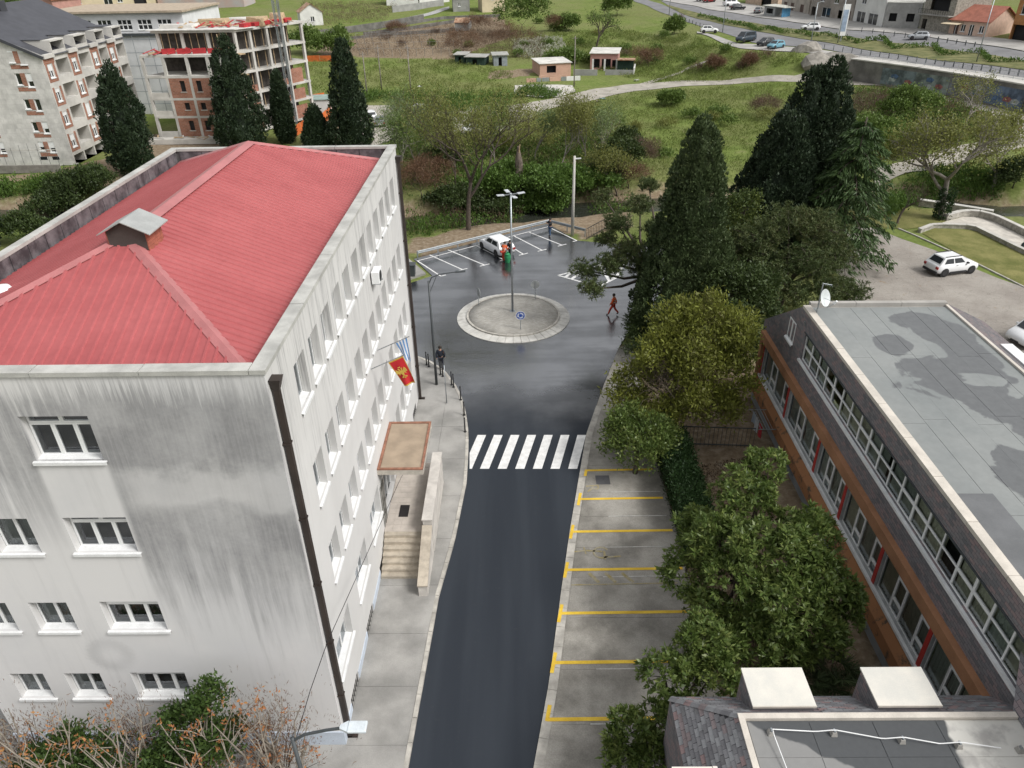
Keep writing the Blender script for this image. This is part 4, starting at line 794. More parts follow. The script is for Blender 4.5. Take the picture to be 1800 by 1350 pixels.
# earthing cable on concrete feet
ft = [(6.75, 12.25), (8.45, 12.22), (10.2, 12.0), (11.65, 11.85), (13.2, 11.72)]; cb = [(6.95, 10.0, fz+.02), (6.85, 11.2, fz+.04)]
for x, y in ft: cb += [(x-.5, y+.02, fz+.06), (x, y, fz+.16)] if x > 6.8 else [(x, y, fz+.16)]
mcb = MB(); P_ = np.array(cb); tt = np.arange(len(P_)); t2 = np.linspace(0, len(P_)-2, 50); mcb.tube(np.stack([np.interp(t2, tt, P_[:, i]) for i in range(3)], 1), .016, 6)
setp(mcb.build('earthing_cable', WHITE), 'white lightning conductor cable run across the patched flat roof', 'cable')
wds = ['at the corner of the flat roof', 'second from the left on the dark roof patch', 'in the middle of the dark roof patch', 'at the right edge of the dark roof patch', 'on the white part of the flat roof']
for (x, y), wd_ in zip(ft, wds):
    b = MB(); b.hexa([(x-.09, y-.09, fz-.045), (x+.09, y-.09, fz-.045), (x+.09, y+.09, fz-.045), (x-.09, y+.09, fz-.045), (x-.06, y-.06, fz+.1), (x+.06, y-.06, fz+.1), (x+.06, y+.06, fz+.1), (x-.06, y+.06, fz+.1)])
    b = b.build('cable_block', CONC, bevel=.01, label='small concrete cable block '+wd_, cat='block', group='cable blocks on the flat roof')
    c_ = MB(); c_.box(x-.02, x+.02, y-.05, y+.05, fz+.1, fz+.15); c_.build('clip', STEEL, b)
# ================================================================ background: generic buildings
def roofmat(name, c): return pm(name, c, .8, .2, .8, bump=.3, bscale=8, fine=.15)
BRICK = None
def brickmat(name, c1, c2, mor, w=.5, h=.2):
    k = NT(name); X_, Y_, Z_ = k.xyz(); cmb = k.n('ShaderNodeCombineXYZ'); k.l(k.math('ADD', X_, k.math('MULTIPLY', Y_, .7)), cmb.inputs[0]); k.l(Z_, cmb.inputs[1])
    br = k.n('ShaderNodeTexBrick'); k.l(cmb.outputs[0], br.inputs['Vector']); br.inputs['Scale'].default_value = 1.
    for n_, v_ in (('Brick Width', w), ('Row Height', h), ('Mortar Size', .012)): br.inputs[n_].default_value = v_
    br.inputs['Color1'].default_value = (*c1, 1); br.inputs['Color2'].default_value = (*c2, 1); br.inputs['Mortar'].default_value = (*mor, 1)
    c = k.mix(1., br.outputs[0], k.ramp(k.noise(.8, 5.), [(.3, .75), (.7, 1.15)]), 'MULTIPLY'); k.bump(br.outputs['Fac'], -.5, .02); return k.fin(c, .9, .2)
BRICK = brickmat('hollow_brick', (.29, .125, .08), (.36, .17, .115), (.32, .28, .24)); BLOCK = brickmat('concrete_block', (.57, .56, .535), (.64, .625, .6), (.5, .49, .47), .6, .6)
RAW = pm('raw_concrete', (.53, .515, .48), .9, .16, .5, bump=.2, fine=.1); SLATE = pm('dark_metal_roof', (.06, .062, .072), .5, .15, .8)
def shutter_window(parent, fac, a0, a1, z0, z1, shut):
    o = window(parent, fac, a0, a1, z0, z1, 'one' if a1-a0 < .8 else 'two', .12, .09, sill=True, glass=DARKGLASS)
    if shut > 0: m = MB(); fac.box(m, a0+.02, a1-.02, z1-(z1-z0)*shut, z1, -.1, -.06); m.build('roller_shutter', WHITE, o)
    return o
# ---- grey apartment block, left
GB = thing('apartment_block', 'grey unplastered apartment block with brick window strips and dark roof', 'building', (-68, 108, 0))
gx, gy, gy2 = -59.3, 99.0, 121.; FF = Fac((-84, gy), (gx, gy)); FS = Fac((gx, gy), (gx, gy2)); L = FF.L
cols = [(L-4.1, L-3.4), (L-2.75, L-2.0), (L-10.8, L-10.1), (L-9.45, L-8.7), (L-16.5, L-15.8), (L-15.1, L-14.4)]
zf = [(1.95, 3.1), (4.4, 5.6), (7.2, 8.4), (10.1, 11.5), (12.75, 14.05)]
wins = [(a, b, z0-(.0 if i % 2 == 0 else .25), z1) for i, (a, b) in enumerate(cols) for z0, z1 in zf[:5 if i < 2 else 4]]
mb = MB(); FF.wall(mb, .0, 13.6, [w_ for w_ in wins if w_[3] < 13.6], .12); mb.poly([FF.pt(0, 13.6), FF.pt(L, 13.6), FF.pt(L-12, 18.6), FF.pt(L-24, 13.6)][:3]+[FF.pt(0, 18.5)]); mb.build('front_wall', BLOCK, GB)
for a in (L-4.3, L-11., L-16.7):
    for z0, z1 in zf[:5 if a > L-5 else 4]:
        m = MB(); FF.box(m, a+.9, a+1.5, z0-.1, z1, .001, .025); m.build('brick_strip', BRICK, GB); m = MB(); FF.box(m, a+.1, a+2.3, z0-.75, z0-.27, .001, .025); m.build('brick_strip', BRICK, GB)
for i, w_ in enumerate(wins):
    if w_[3] < 13.6: shutter_window(GB, FF, *w_, [0, .0, .25, .6, 0, .15][rng.integers(6)])
    else: shutter_window(GB, Fac(FF.pt(0, 0, .08), FF.pt(L, 0, .08)), *w_, .1)
for a in (L-4.4, L-2.8, L-10.8): m = MB(); FF.box(m, a, a+.9, .75, 1.15, .001, .02); m.build('basement_window', DARKGLASS, GB)
# side: alternating balcony bays and brick bays
fl = [1.4, 4.3, 7.15, 10.0, 12.9]; bay = [(0, 2.6, 'b'), (2.6, 5.9, 'o'), (5.9, 8.4, 'b'), (8.4, 11.6, 'o'), (11.6, 14., 'b'), (14., 16.6, 'o'), (16.6, 19.2, 'b'), (19.2, 22., 'o')]
holes = []
for a, b, kd in bay:
    for j in range(4):
        z0, z1 = fl[j], fl[j+1]
        if kd == 'o': holes.append((a+.15, b-.15, z0+.75, z1-.28, 'o'))
        else: holes.append((a+.7, a+1.75, z0+.75, z1-.55, 'w'))
for i in range(4): holes.append((.25+i*2.8, 2.75+i*2.8, .05, 1.2, 'g'))
mb = MB(); FS.wall(mb, 0, 13.3, holes, .14); mb.build('side_wall', RAW, GB)
for h in holes:
    if h[4] == 'w':
        shutter_window(GB, FS, *h[:4], [0, .3, .5, .9, .3][rng.integers(5)]); m = MB(); FS.box(m, h[0]-.5, h[0]-.08, h[2]-.5, h[3]+.2, .001, .02); m.build('brick_strip', BRICK, GB); m = MB(); FS.box(m, h[1]+.08, h[1]+.55, h[2]-.5, h[3]+.2, .001, .02); m.build('brick_strip', BRICK, GB); m = MB(); FS.box(m, h[0]-.07, h[1]+.07, h[2]-.5, h[2]-.14, .001, .02); m.build('brick_strip', BRICK, GB)
    else:
        dpt = 1.6; m = MB(); a, b, z0, z1 = h[:4]
        m.quad(FS.pt(a, z0, -dpt), FS.pt(b, z0, -dpt), FS.pt(b, z1, -dpt), FS.pt(a, z1, -dpt)); m.quad(FS.pt(a, z0, -.14), FS.pt(a, z1, -.14), FS.pt(a, z1, -dpt), FS.pt(a, z0, -dpt)); m.quad(FS.pt(b, z0, -.14), FS.pt(b, z0, -dpt), FS.pt(b, z1, -dpt), FS.pt(b, z1, -.14)); m.quad(FS.pt(a, z0, -.14), FS.pt(a, z0, -dpt), FS.pt(b, z0, -dpt), FS.pt(b, z0, -.14)); m.quad(FS.pt(a, z1, -.14), FS.pt(b, z1, -.14), FS.pt(b, z1, -dpt), FS.pt(a, z1, -dpt))
        o = m.build('balcony', RAW, GB)
        if h[4] == 'o': m = MB(); FS.box(m, a+.7, a+1.5, z0-.2, z1-.2, -dpt+.001, -dpt+.04); m.build('balcony_door', DARKGLASS, o)
# roof: slope facing +X side, plus boxed dormers over the balconies
RG = MB(); RG.quad((gx+.25, gy-.2, 13.25), (gx+.25, gy2+.2, 13.25), (-70.5, gy2+.2, 18.6), (-70.5, gy-.2, 18.6)); RG.quad((-84, gy2, 13.3), (-84, gy-.2, 13.3), (-70.5, gy-.2, 18.6), (-70.5, gy2+.2, 18.6)); RG = RG.build('roof', SLATE, GB)
m = MB(); m.bar((gx+.3, gy-.25, 13.2), (-70.5, gy-.25, 18.55), .12, .35); m.build('verge_trim', SLATE, RG)
for a, b, kd in bay:
    y0, y1 = gy+a, gy+b
    if kd == 'o':
        m = MB(); m.box(-63.0, gx+.12, y0, y1, 14.75, 14.95); m.box(-62.5, gx+.05, y0, y0+.15, 13.2, 14.74); m.box(-62.5, gx+.05, y1-.15, y1, 13.2, 14.74); d = m.build('loggia_dormer', RAW, RG)
        m = MB(); m.box(-61.5, -61.35, y0+.16, y1-.16, 13.2, 14.73); m.build('loggia_wall', RAW, d); m = MB(); m.box(gx-.12, gx+.04, y0+.16, y1-.16, 13.1, 13.75); m.build('loggia_parapet', RAW, d); m = MB(); m.box(-66, gx-1, y0-.1, y1+.1, 14.96, 15.03); m.build('loggia_roof', SLATE, d)
    else: m = MB(); m.box(gx-.35, gx+.3, y0+.1, y1-.1, 13.05, 13.5); m.build('eaves_box', RAW, RG); m = MB(); FS.box(m, a+.1, b-.1, 12.4, 13.04, .001, .03); m.build('brick_strip', BRICK, GB)
for x, y in ((-69.5, 101.5), (-69.6, 107.5), (-69.4, 109.8)): m = MB(); m.box(x-.7, x+.7, y-.7, y+.7, 17.2, 19.0); m.build('chimney', SLATE, RG)
m = MB(); m.box(-84, gx, gy+1, gy2, 0, .05); m.quad((gx, gy2, 0), (-84, gy2, 0), (-84, gy2, 13.3), (gx, gy2, 13.3)); m.build('rear_wall', RAW, GB)
# wire fence and block wall before it
fw = thing('site_fence', 'tall thin reinforcing bar fence with two white rails before the grey block', 'fence', (-68, 96.5, 0))
for z in (.6, 2.6): m = MB(); m.bar((-80, 96.6, z), (-59.8, 96.6, z), .06, .12); m.build('rail', CONC_L, fw)
for i in range(18): m = MB(); m.tube([(-79.5+i*1.15, 96.55, -.1), (-79.4+i*1.15, 96.5, 3.1+.4*math.sin(i))], .025, 4); m.build('post', DGREYM, fw)
m = MB(); m.box(-84, -59.5, 95.6, 95.9, -.1, .9); setp(m.build('block_wall', pm('old_wall', (.2, .19, .17), .9, .2), bevel=.02), 'low weathered grey wall in front of the grey apartment block', 'wall')

# ---- building under construction
CB = thing('building_site_block', 'half built concrete frame block with brick infill panels and open floors', 'building', (-46, 118, 0))
A_, B_, C_ = (-53.5, 112.6), (-41.8, 112.2), (-33.6, 127.5); CF = Fac(A_, B_); CS = Fac(B_, C_); D_ = (-46., 136)
floors = [.6, 3.5, 6.0, 9.0, 11.75, 14.6]
plan = [A_, B_, C_, D_]
for j, z in enumerate(floors):
    pl_ = plan if j < 5 else [(-52.3, 115.2), (-40.2, 115), (-33.4, 127.6), D_]
    m = MB(); m.prism(pl_, z-.32, z); m.build('floor_slab', RAW, CB)
m = MB(); m.prism([(-52.8, 114.9), (-40, 114.7), (-38, 118.), (-50, 121)], 14.61, 14.72); m.build('roof_deck', pm('pale_screed', (.6, .59, .56), .9), CB)
for z0, z1, pts in [(floors[j], floors[j+1]-.32, 0) for j in range(5)]:
    for s in (0.15, 3.2, 6.6, 9.6, CF.L-.2):
        if z0 > 11: continue
        m = MB(); CF.box(m, s-.2, s+.2, z0, z1, -.4, -.01); m.build('column', RAW, CB)
    for s in (3.4, 6.2, 9.6, 13, CS.L-.3):
        m = MB(); CS.box(m, s-.2, s+.2, z0, z1, -.4, -.01); m.build('column', RAW, CB)
    if z0 > 11:
        for s in (.4, 3.5, 6.8, 10.3): m = MB(); x, y = -52.+s*1.12, 115.4; m.box(x-.2, x+.2, y, y+.4, z0, z1); m.build('column', RAW, CB)
for j in range(3):
    z0, z1 = floors[j], floors[j+1]-.33
    for a, b, hw in ((.36, 3.0, None), (3.4, 6.4, 1.5), (6.8, 9.4, .5)):
        if a < 1: continue
        hl = [(a+hw, a+hw+.75, z0+.85, z1-.35)] if hw else []
        m = MB(); CF.wall(m, z0, z1, hl, .2, a, b); m.quad(CF.pt(a, z0, -.2), CF.pt(a, z1, -.2), CF.pt(b, z1, -.2), CF.pt(b, z0, -.2)) if False else None; p = m.build('brick_infill', BRICK, CB)
        for h in hl: m = MB(); CF.box(m, h[0]-.1, h[1]+.1, h[2]-.1, h[2], -.1, .06); m.build('sill', RAW, p); m = MB(); CF.box(m, h[0], h[1], h[2], h[3], -.3, -.22); m.build('window_opening', DARKROOM, p)
    m = MB(); CF.box(m, .36, 2.9, z0, z0+.7, -.25, -.1); m.build('balcony_parapet', RAW, CB)
    for s in (3.7, 9.9, 13.3): m = MB(); CS.box(m, s, s+2.6, z0, z1-.6 if s > 12 else z0+.9, -.35, -.15); m.build('brick_infill', BRICK, CB)
m = MB(); m.prism([(-52.6, 117.2), (-41.2, 117.), (-36., 127), (-45, 134)], .6, 14.2); m.build('interior_shade_block', pm('interior_shade', (.09, .08, .072), .9, .4, 1.2), CB)  # added solid block, coloured dark to imitate the shade between the open floors
for j in range(1, 5):
    z0, z1 = floors[j], floors[j+1]-.33
    for i in range(11):
        if j == 4: x, y = -51.2+i*1.05, 115.8; m = MB(); m.tube([(x, y, z0), (x+.05*math.sin(i), y, z1)], .06, 4); m.build('prop', WOOD, CB)
        if i < 9: q = CS.pt(.6+i*1.7, 0, -.6); m = MB(); m.tube([(q[0], q[1], z0), (q[0], q[1], z1)], .06, 4); m.build('prop', WOOD, CB)
    m = MB(); CS.box(m, .2, 3.6, z0-.34, z0-.2, 0, 1.1); m.build('work_platform', WOOD, CB)
REDF = pm('red_formwork', (.42, .035, .04), .6, .2, 2.)
for i in range(60):     # loose boards and red panels on the decks
    if i < 16: x, y, z = -52.6+rng.uniform(0, 8), 113+rng.uniform(0, 1.6), 11.8
    elif i < 34: x, y, z = -42+rng.uniform(0, 7.2), 117+rng.uniform(0, 9), 14.78
    else: x, y, z = -51+rng.uniform(0, 9), 116+rng.uniform(0, 6), 14.8
    a = rng.uniform(0, 3.1); d = np.array([math.cos(a), math.sin(a)])*rng.uniform(.7, 1.6); m = MB(); m.bar((x-d[0], y-d[1], z+.05), (x+d[0], y+d[1], z+.1+rng.uniform(0, .5)), rng.uniform(.12, .4), .08)
    m.build('formwork_board', REDF if rng.random() < .5 else WOOD, CB)
for i in range(4): m = MB(); m.bar((-50.5+i*2.2, 113.3, 12.1), (-48.6+i*2.2, 113.5, 12.15), .1, .7); m.build('formwork_panel', REDF, CB)
for i in range(5): m = MB(); q = CS.pt(5+i*2.1, 0, -.2); q2 = CS.pt(6.6+i*2.1, 0, -.4); m.bar((q[0], q[1], 14.95), (q2[0], q2[1], 15.0), .9, .5); m.build('formwork_panel', REDF, CB)
m = MB(); m.box(-54.5, -41, 110.5, 112.1, -.1, .6); m.build('base_wall', RAW, CB)
for i in range(14): x, y = -54+rng.uniform(0, 13), 109.5+rng.uniform(0, 2); a = rng.uniform(0, 3); m = MB(); m.bar((x, y, .7), (x+1.6*math.cos(a), y+.6*math.sin(a), .75+rng.uniform(0, .3)), .2, .06); m.build('loose_board', WOOD if i % 3 else CONC_L, CB)
for (x, y, w, d, h) in ((-49, 118, 5., 3., .7), (-45, 121, 4., 3., 1.1), (-38.5, 121, 2.6, 3.4, 1.3), (-42, 125, 5, 4, .9), (-36.5, 124.5, 2., 2.5, 1.5)):
    m = MB(); m.hexa([(x-w/2, y-d/2, 14.6), (x+w/2, y-d/2, 14.6), (x+w/2, y+d/2, 14.6), (x-w/2, y+d/2, 14.6), (x-w/2+.2, y-d/2+.1, 14.6+h), (x+w/2-.4, y-d/2+.2, 14.6+h*.7), (x+w/2-.2, y+d/2-.1, 14.6+h*.9), (x-w/2+.3, y+d/2-.3, 14.6+h*.8)]); m.build('roof_shuttering', WOOD if w < 4.5 else RAW, CB)
# crane
CR = thing('tower_crane', 'tower crane with grey mast and red lattice jib over the building site', 'crane', (-34.6, 118, 0))
mm = [(-34.6, 118)]; cx, cy = -34.6, 118.
for sx in (-1, 1):
    for sy in (-1, 1): m = MB(); m.bar((cx+sx*.35, cy+sy*.35, -.1), (cx+sx*.35, cy+sy*.35, 19.), .12); m.build('mast_leg', STEEL, CR)
for i in range(16):
    z = i*1.2; s = 1 if i % 2 else -1
    for yy in (-.35, .35): m = MB(); m.bar((cx-.35*s, cy+yy, z), (cx+.35*s, cy+yy, z+1.2), .05); m.build('mast_brace', STEEL, CR)
    m = MB(); m.bar((cx+.35, cy-.35*s, z), (cx+.35, cy+.35*s, z+1.2), .05); m.build('mast_brace', STEEL, CR)
CRR = pm('crane_red', (.34, .06, .035), .5); j0 = np.array([-42., 118.3, 18.9]); j1 = np.array([-14.5, 117.2, 17.9])
for off in ((0, -.4, 0), (0, .4, 0), (0, 0, .75)): m = MB(); o_ = np.array(off); m.bar(j0+o_, j1+o_, .1); m.build('jib_chord', CRR, CR)
for i in range(26):
    a = j0+(j1-j0)*i/26; b = j0+(j1-j0)*(i+1)/26; c = (a+b)/2+(0, 0, .75)
    for yy in (-.4, .4): m = MB(); m.bar(a+(0, yy, 0), c, .05); m.bar(c, b+(0, yy, 0), .05); m.build('jib_brace', CRR, CR)
# scaffolded white block between the two
SB = thing('scaffolded_block', 'white sheeted block with scaffolding and a band of white windows', 'building', (-66, 135, 0))
q0, q1 = atY(205, 60, 133)[:2], atY(300, 55, 133)[:2]; SF = Fac((-78, 133), (-54.5, 133)); zt = 15.7
m = MB(); SF.wall(m, 0, zt, [(6+i*3.3, 8.3+i*3.3, 13.2, 14.7) for i in range(5)], .2); m.quad((-54.5, 133, 0), (-54.5, 150, 0), (-54.5, 150, zt), (-54.5, 133, zt)); m.build('wall', pm('white_sheeting', (.68, .69, .7), .7, .1, .4), SB)
for i in range(5): window(SB, SF, 6+i*3.3, 8.3+i*3.3, 13.2, 14.7, 'six', .12, .08, glass=DARKGLASS)
m = MB(); m.box(-78.3, -54.1, 132.4, 150, zt, zt+.3); m.build('roof_slab', pm('roof_felt', (.4, .33, .25), .9, .2), SB); m = MB(); m.box(-78, -54.3, 132.6, 132.95, 12.3, 12.7); m.build('band', DGREYM, SB)
for i in range(9): m = MB(); x = -77+i*2.8; m.tube([(x, 131.7, 0), (x, 131.7, 12.4)], .05, 4); m.build('scaffold_pole', STEEL, SB)
for j in range(6): m = MB(); m.tube([(-77.2, 131.7, 1.9+j*2), (-54.4, 131.7, 1.9+j*2)], .05, 4); m.build('scaffold_ledger', STEEL, SB)

# ---- small houses, placed on the terrain
def house(name, label, px0, px1, depth, h, wall, roof, kind='flat', over=.25, holes=(), fr=None, group=None, rise=1.6, cat='house', zoff=0., shutters=0):
    """px0, px1: photo positions of the two front base corners"""
    a = GT(*px0); b = GT(*px1); z = min(a[2], b[2])-.1+zoff; f = Fac(a, b); L = f.L
    t = thing(name, label, cat, ((a[0]+b[0])/2, (a[1]+b[1])/2, z), group=group)
    hl = [(x0*L, x1*L, z+z0, z+z1) for x0, x1, z0, z1, *_ in holes]; m = MB(); f.wall(m, z-.5, z+h, hl, .15)
    P = lambda s, o, zz: f.pt(s, zz, -o)
    m.quad(P(L, 0, z-.5), P(L, depth, z-.5), P(L, depth, z+h), P(L, 0, z+h)); m.quad(P(0, depth, z-.5), P(0, 0, z-.5), P(0, 0, z+h), P(0, depth, z+h)); m.quad(P(L, depth, z-.5), P(0, depth, z-.5), P(0, depth, z+h), P(L, depth, z+h))
    if kind == 'gable':      # ridge runs front to back
        m.poly([P(0, 0, z+h), P(L, 0, z+h), P(L/2, 0, z+h+rise)]); m.poly([P(L, depth, z+h), P(0, depth, z+h), P(L/2, depth, z+h+rise)])
    if kind == 'ridge':
        m.poly([P(L, 0, z+h), P(L, depth, z+h), P(L, depth/2, z+h+rise)]); m.poly([P(0, depth, z+h), P(0, 0, z+h), P(0, depth/2, z+h+rise)])
    m.build('wall', wall, t)
    for (x0, x1, z0, z1), hh in zip(hl, holes):
        ty = hh[4] if len(hh) > 4 else 'w'
        if ty == 'w': window(t, f, x0, x1, z0, z1, 'two', .08, .07, frame=fr, glass=DARKGLASS)
        elif ty == 'd': m = MB(); f.box(m, x0, x1, z0, z1, -.15, -.1); m.build('door', pm('door_paint', (.1, .06, .05), .6), t)
        else: m = MB(); f.box(m, x0, x1, z0, z1, -.9, -.8); m.build('dark_opening', DARKROOM, t)
    o = over
    def slab(pts, nm='roof_slope'):
        m = MB(); q = [np.array(p) for p in pts]; m.hexa([p-(0, 0, .12) for p in q]+q); return m.build(nm, roof, t)
    if kind == 'flat': slab([P(-o, -o, z+h+.13), P(L+o, -o, z+h+.13), P(L+o, depth+o, z+h+.3), P(-o, depth+o, z+h+.3)], 'roof_slab')
    elif kind == 'gable':
        k_ = rise/(L/2)*o
        slab([P(L/2, -o, z+h+rise+.13), P(L+o, -o, z+h-k_+.13), P(L+o, depth+o, z+h-k_+.13), P(L/2, depth+o, z+h+rise+.13)]); slab([P(-o, -o, z+h-k_+.13), P(L/2-.002, -o, z+h+rise+.13), P(L/2-.002, depth+o, z+h+rise+.13), P(-o, depth+o, z+h-k_+.13)])
    elif kind == 'ridge':
        k_ = rise/(depth/2)*o
        slab([P(-o, -o, z+h-k_+.13), P(L+o, -o, z+h-k_+.13), P(L+o, depth/2, z+h+rise+.13), P(-o, depth/2, z+h+rise+.13)]); slab([P(-o, depth/2+.002, z+h+rise+.13), P(L+o, depth/2+.002, z+h+rise+.13), P(L+o, depth+o, z+h-k_+.13), P(-o, depth+o, z+h-k_+.13)])
    return t, f, z, L
PINK = pm('salmon_render', (.50, .32, .24), .85, .1, .6); PINK2 = pm('dusty_pink_render', (.42, .23, .2), .85, .12, .7); WWALL = pm('white_render', (.66, .66, .64), .85, .1, .5); GREYB = pm('grey_block_wall', (.3, .3, .29), .9, .15, .6)
CREAM = pm('cream_render', (.6, .51, .36), .85, .1, .5); TERRA = roofmat('terracotta_tiles', (.32, .12, .07)); RUSTR = pm('rusty_sheet', (.33, .13, .06), .8, .4, 1.5, col2=(.5, .36, .25)); FELT = pm('pale_felt', (.55, .54, .5), .8, .18, .8); TIN = pm('grey_tin', (.36, .36, .33), .6, .2, .8)
t, f, z, L = house('small_house', 'salmon bungalow with pale flat roof and wide dark window behind a gate wall', (949, 135), (1003, 134), 7, 2.7, PINK, FELT, holes=[(.22, .52, .95, 2.3, 'o')])
m = MB(); f.box(m, -.6, L-1.2, z-.3, z+.75, 1.6, 1.8); m.build('terrace_wall', PINK, t)
for a_, b_, mt in ((-3.8, -1.9, PINK), (-1.7, -.8, STEEL), (-.6, .9, STEEL), (1.0, 3.3, PINK), (3.4, 4.4, STEEL), (4.5, 7.4, WWALL)):
    m = MB(); f.box(m, a_, b_, z-.8, z+.75, 4.2, 4.4); o = m.build('gate_wall', mt, None if False else t)
t, f, z, L = house('small_house', 'dusty pink bungalow with white flat roof, porch columns and pergola', (1037, 122), (1085, 122), 8, 3.2, PINK2, FELT, holes=[(.1, .35, .4, 2.2, 'o'), (.42, .75, .2, 2.2, 'o'), (.8, .95, .6, 2.0, 'o')])
for x in (.5, 3, 5.5): m = MB(); f.box(m, x, x+.35, z-.3, z+2.3, 1., 1.35); m.build('porch_column', WWALL, t)
m = MB(); f.box(m, 5.8, 9.5, z+2.3, z+2.5, .5, 3.); m.build('pergola_roof', RUSTR, t); m = MB(); f.box(m, 5.9, 9.2, z-.2, z+2.25, .7, 2.6); m.build('pergola_greenery', pm('dark_green_mesh', (.012, .03, .02), .9), t)
for a_, b_ in ((-3., 2.), (3.6, 9.3)): m = MB(); f.box(m, a_, b_, z-.8, z+.8, 5., 5.2); m.build('garden_wall', GREYB, t)
m = MB(); f.box(m, 9.35, 9.6, z-.6, z+1.2, -1, 5.); m.build('side_wall', WWALL, t)
for (a, b, hh, lab, wl, rf) in (((800, 112), (818, 112), 1.9, 'leftmost low shed with blue grey tin roof at the field edge', pm('green_mesh', (.03, .055, .045), .9), TIN), ((819, 114), (852, 115), 1.7, 'long open shed with patched tin roof beside the field', pm('green_mesh', (.03, .055, .045), .9), TIN), ((868, 116), (892, 116), 2.3, 'grey blue hut with patched roof and dark doorway near the sheds', pm('hut_blue', (.26, .29, .31), .85), TIN)):
    house('shed', lab, a, b, 3.5, hh, wl, rf, holes=[(.35, .6, .1, hh-.4, 'o')], group='sheds by the field', cat='shed', over=.35)
house('shed', 'small stone shed with rusty tin roof on the terraces', (800, 55), (824, 54), 5, 2.2, GREYB, RUSTR, 'ridge', .2, [], rise=.9, cat='shed')
house('small_house', 'little white house with rusty red roof near the crane jib', (530, 46), (569, 44), 6, 3.6, WWALL, RUSTR, 'gable', .3, [(.45, .62, 1.1, 2.4)], rise=2.)
house('small_house', 'grey stone house with brown roof at the top of the terraces', (797, 21), (826, 20), 7, 4., GREYB, RUSTR, 'ridge', .3, [(.3, .45, 1.6, 2.6)], rise=1.6)
house('small_house', 'cream house with plain wall behind the bushy tree', (848, 22), (888, 20), 7, 7., CREAM, TERRA, 'flat', .3, [(.4, .55, 3.5, 4.8)])
house('small_house', 'long white house at the top edge behind a grey wall', (680, 10), (735, 8), 8, 4.5, WWALL, TERRA, 'ridge', .3, [(.2, .28, 1.5, 2.8), (.6, .7, 1.5, 2.8)])
house('small_house', 'white annex house right of the long white house', (738, 7), (790, 3), 8, 4., WWALL, TERRA, 'ridge', .3, [(.3, .4, 1.5, 2.6)])
house('apartment_house', 'cream yellow house with balconies behind the building sites', (128, 26), (276, 18), 14, 9.5, CREAM, TIN, 'flat', .4, [(.06, .14, 4.2, 6.), (.4, .5, 3.6, 6.), (.56, .62, 4.2, 6.), (.75, .9, 3.6, 6.2, 'o')], cat='building', zoff=-1)
house('apartment_house', 'grey house with pink brick patches behind the half built block', (280, 16), (430, 12), 12, 8., pm('grey_white_render', (.5, .51, .52), .85, .2, .2, col2=(.45, .33, .3)), TIN, 'flat', .4, [(.2, .27, 4, 5.4), (.5, .57, 4, 5.4), (.75, .82, 4, 5.4)], cat='building', zoff=-1)
house('small_house', 'pink gabled house with large brown tiled roof behind the grey block', (40, 32), (100, 34), 16, 5.5, PINK2, TERRA, 'gable', .5, [(.35, .5, 3.2, 4.4), (.62, .74, 2., 4.4)], rise=3.2)
house('small_house', 'small terracotta roofed house at the left top edge', (-30, 22), (18, 20), 10, 4.5, CREAM, TERRA, 'ridge', .5, [(.5, .62, 1.5, 2.8)])
# site cabin and orange fencing
t, f, z, L = house('site_cabin', 'white site cabin with green grey flat roof beside the half built block', (549, 205), (586, 203), 3.5, 2.7, WWALL, pm('green_grey_roof', (.26, .34, .31), .7), 'flat', .15, [], cat='cabin')
ORN = pm('orange_mesh', (.62, .15, .035), .8, .2, 1.)
def fence_run(name, label, pts, h, mat, cat='fence', post=2.2, group=None):
    P = [GT(*p) for p in pts]; t = thing(name, label, cat, P[0], group=group)
    for i in range(len(P)-1):
        a, b = P[i], P[i+1]; n = max(1, int(np.linalg.norm(b-a)/post))
        for j in range(n):
            p, q = a+(b-a)*j/n, a+(b-a)*(j+1)/n; m = MB(); m.bar((p[0], p[1], p[2]-.2), (p[0], p[1], p[2]+h+.1), .07); m.build('post', STEEL if mat is not ORN else WOOD, t)
            m = MB(); m.hexa([p-(0, .02, 0), q-(0, .02, 0), q+(0, .02, 0), p+(0, .02, 0), p+(0, -.02, h), q+(0, -.02, h+.1), q+(0, .02, h+.1), p+(0, .02, h)]); m.build('mesh_panel', mat, t)
    return t
fence_run('mesh_fence', 'orange plastic mesh fence left of the small cypress at the building site', [(508, 250), (540, 226), (548, 214)], 1.5, ORN)
fence_run('mesh_fence', 'orange plastic mesh fence between the cabin and the tall cypress', [(552, 232), (575, 212), (590, 196)], 1.6, ORN)
fence_run('mesh_fence', 'faded orange mesh strip along the field behind the half built block', [(540, 108), (585, 108)], 1.2, ORN)
fence_run('mesh_fence', 'orange mesh fence piece behind the white cabin', [(546, 183), (572, 180)], 1.6, ORN)

# ---- upper road buildings
def ubox(*a, **k): return house(*a, **k)
STN = pm('rubble_stone', (.3, .28, .24), .9, .3, 2.5, bump=.5, bscale=6)
ubox('shop_house', 'white two storey house with white double doors by the upper road', (1498, 38), (1549, 49), 9, 7.5, WWALL, TIN, 'flat', .2, [(.12, .4, .3, 2.6), (.52, .82, .3, 2.6), (.2, .35, 4.2, 5.6)], cat='building')
ubox('corner_house', 'plain grey house with two dark windows and roof terrace by the upper road', (1551, 50), (1612, 52), 8, 5.2, GREYB, TIN, 'flat', .05, [(.12, .34, 1.6, 3.2, 'o'), (.62, .84, 1.6, 3.2, 'o')], cat='building')
t, f, z, L = ubox('balcony_house', 'dark house with stone ground floor and railed balcony by the upper road', (1615, 52), (1668, 60), 9, 8., STN, TIN, 'flat', .3, [(.05, .2, .1, 2.4, 'o'), (.2, .8, 4.2, 6.4, 'o')], cat='building')
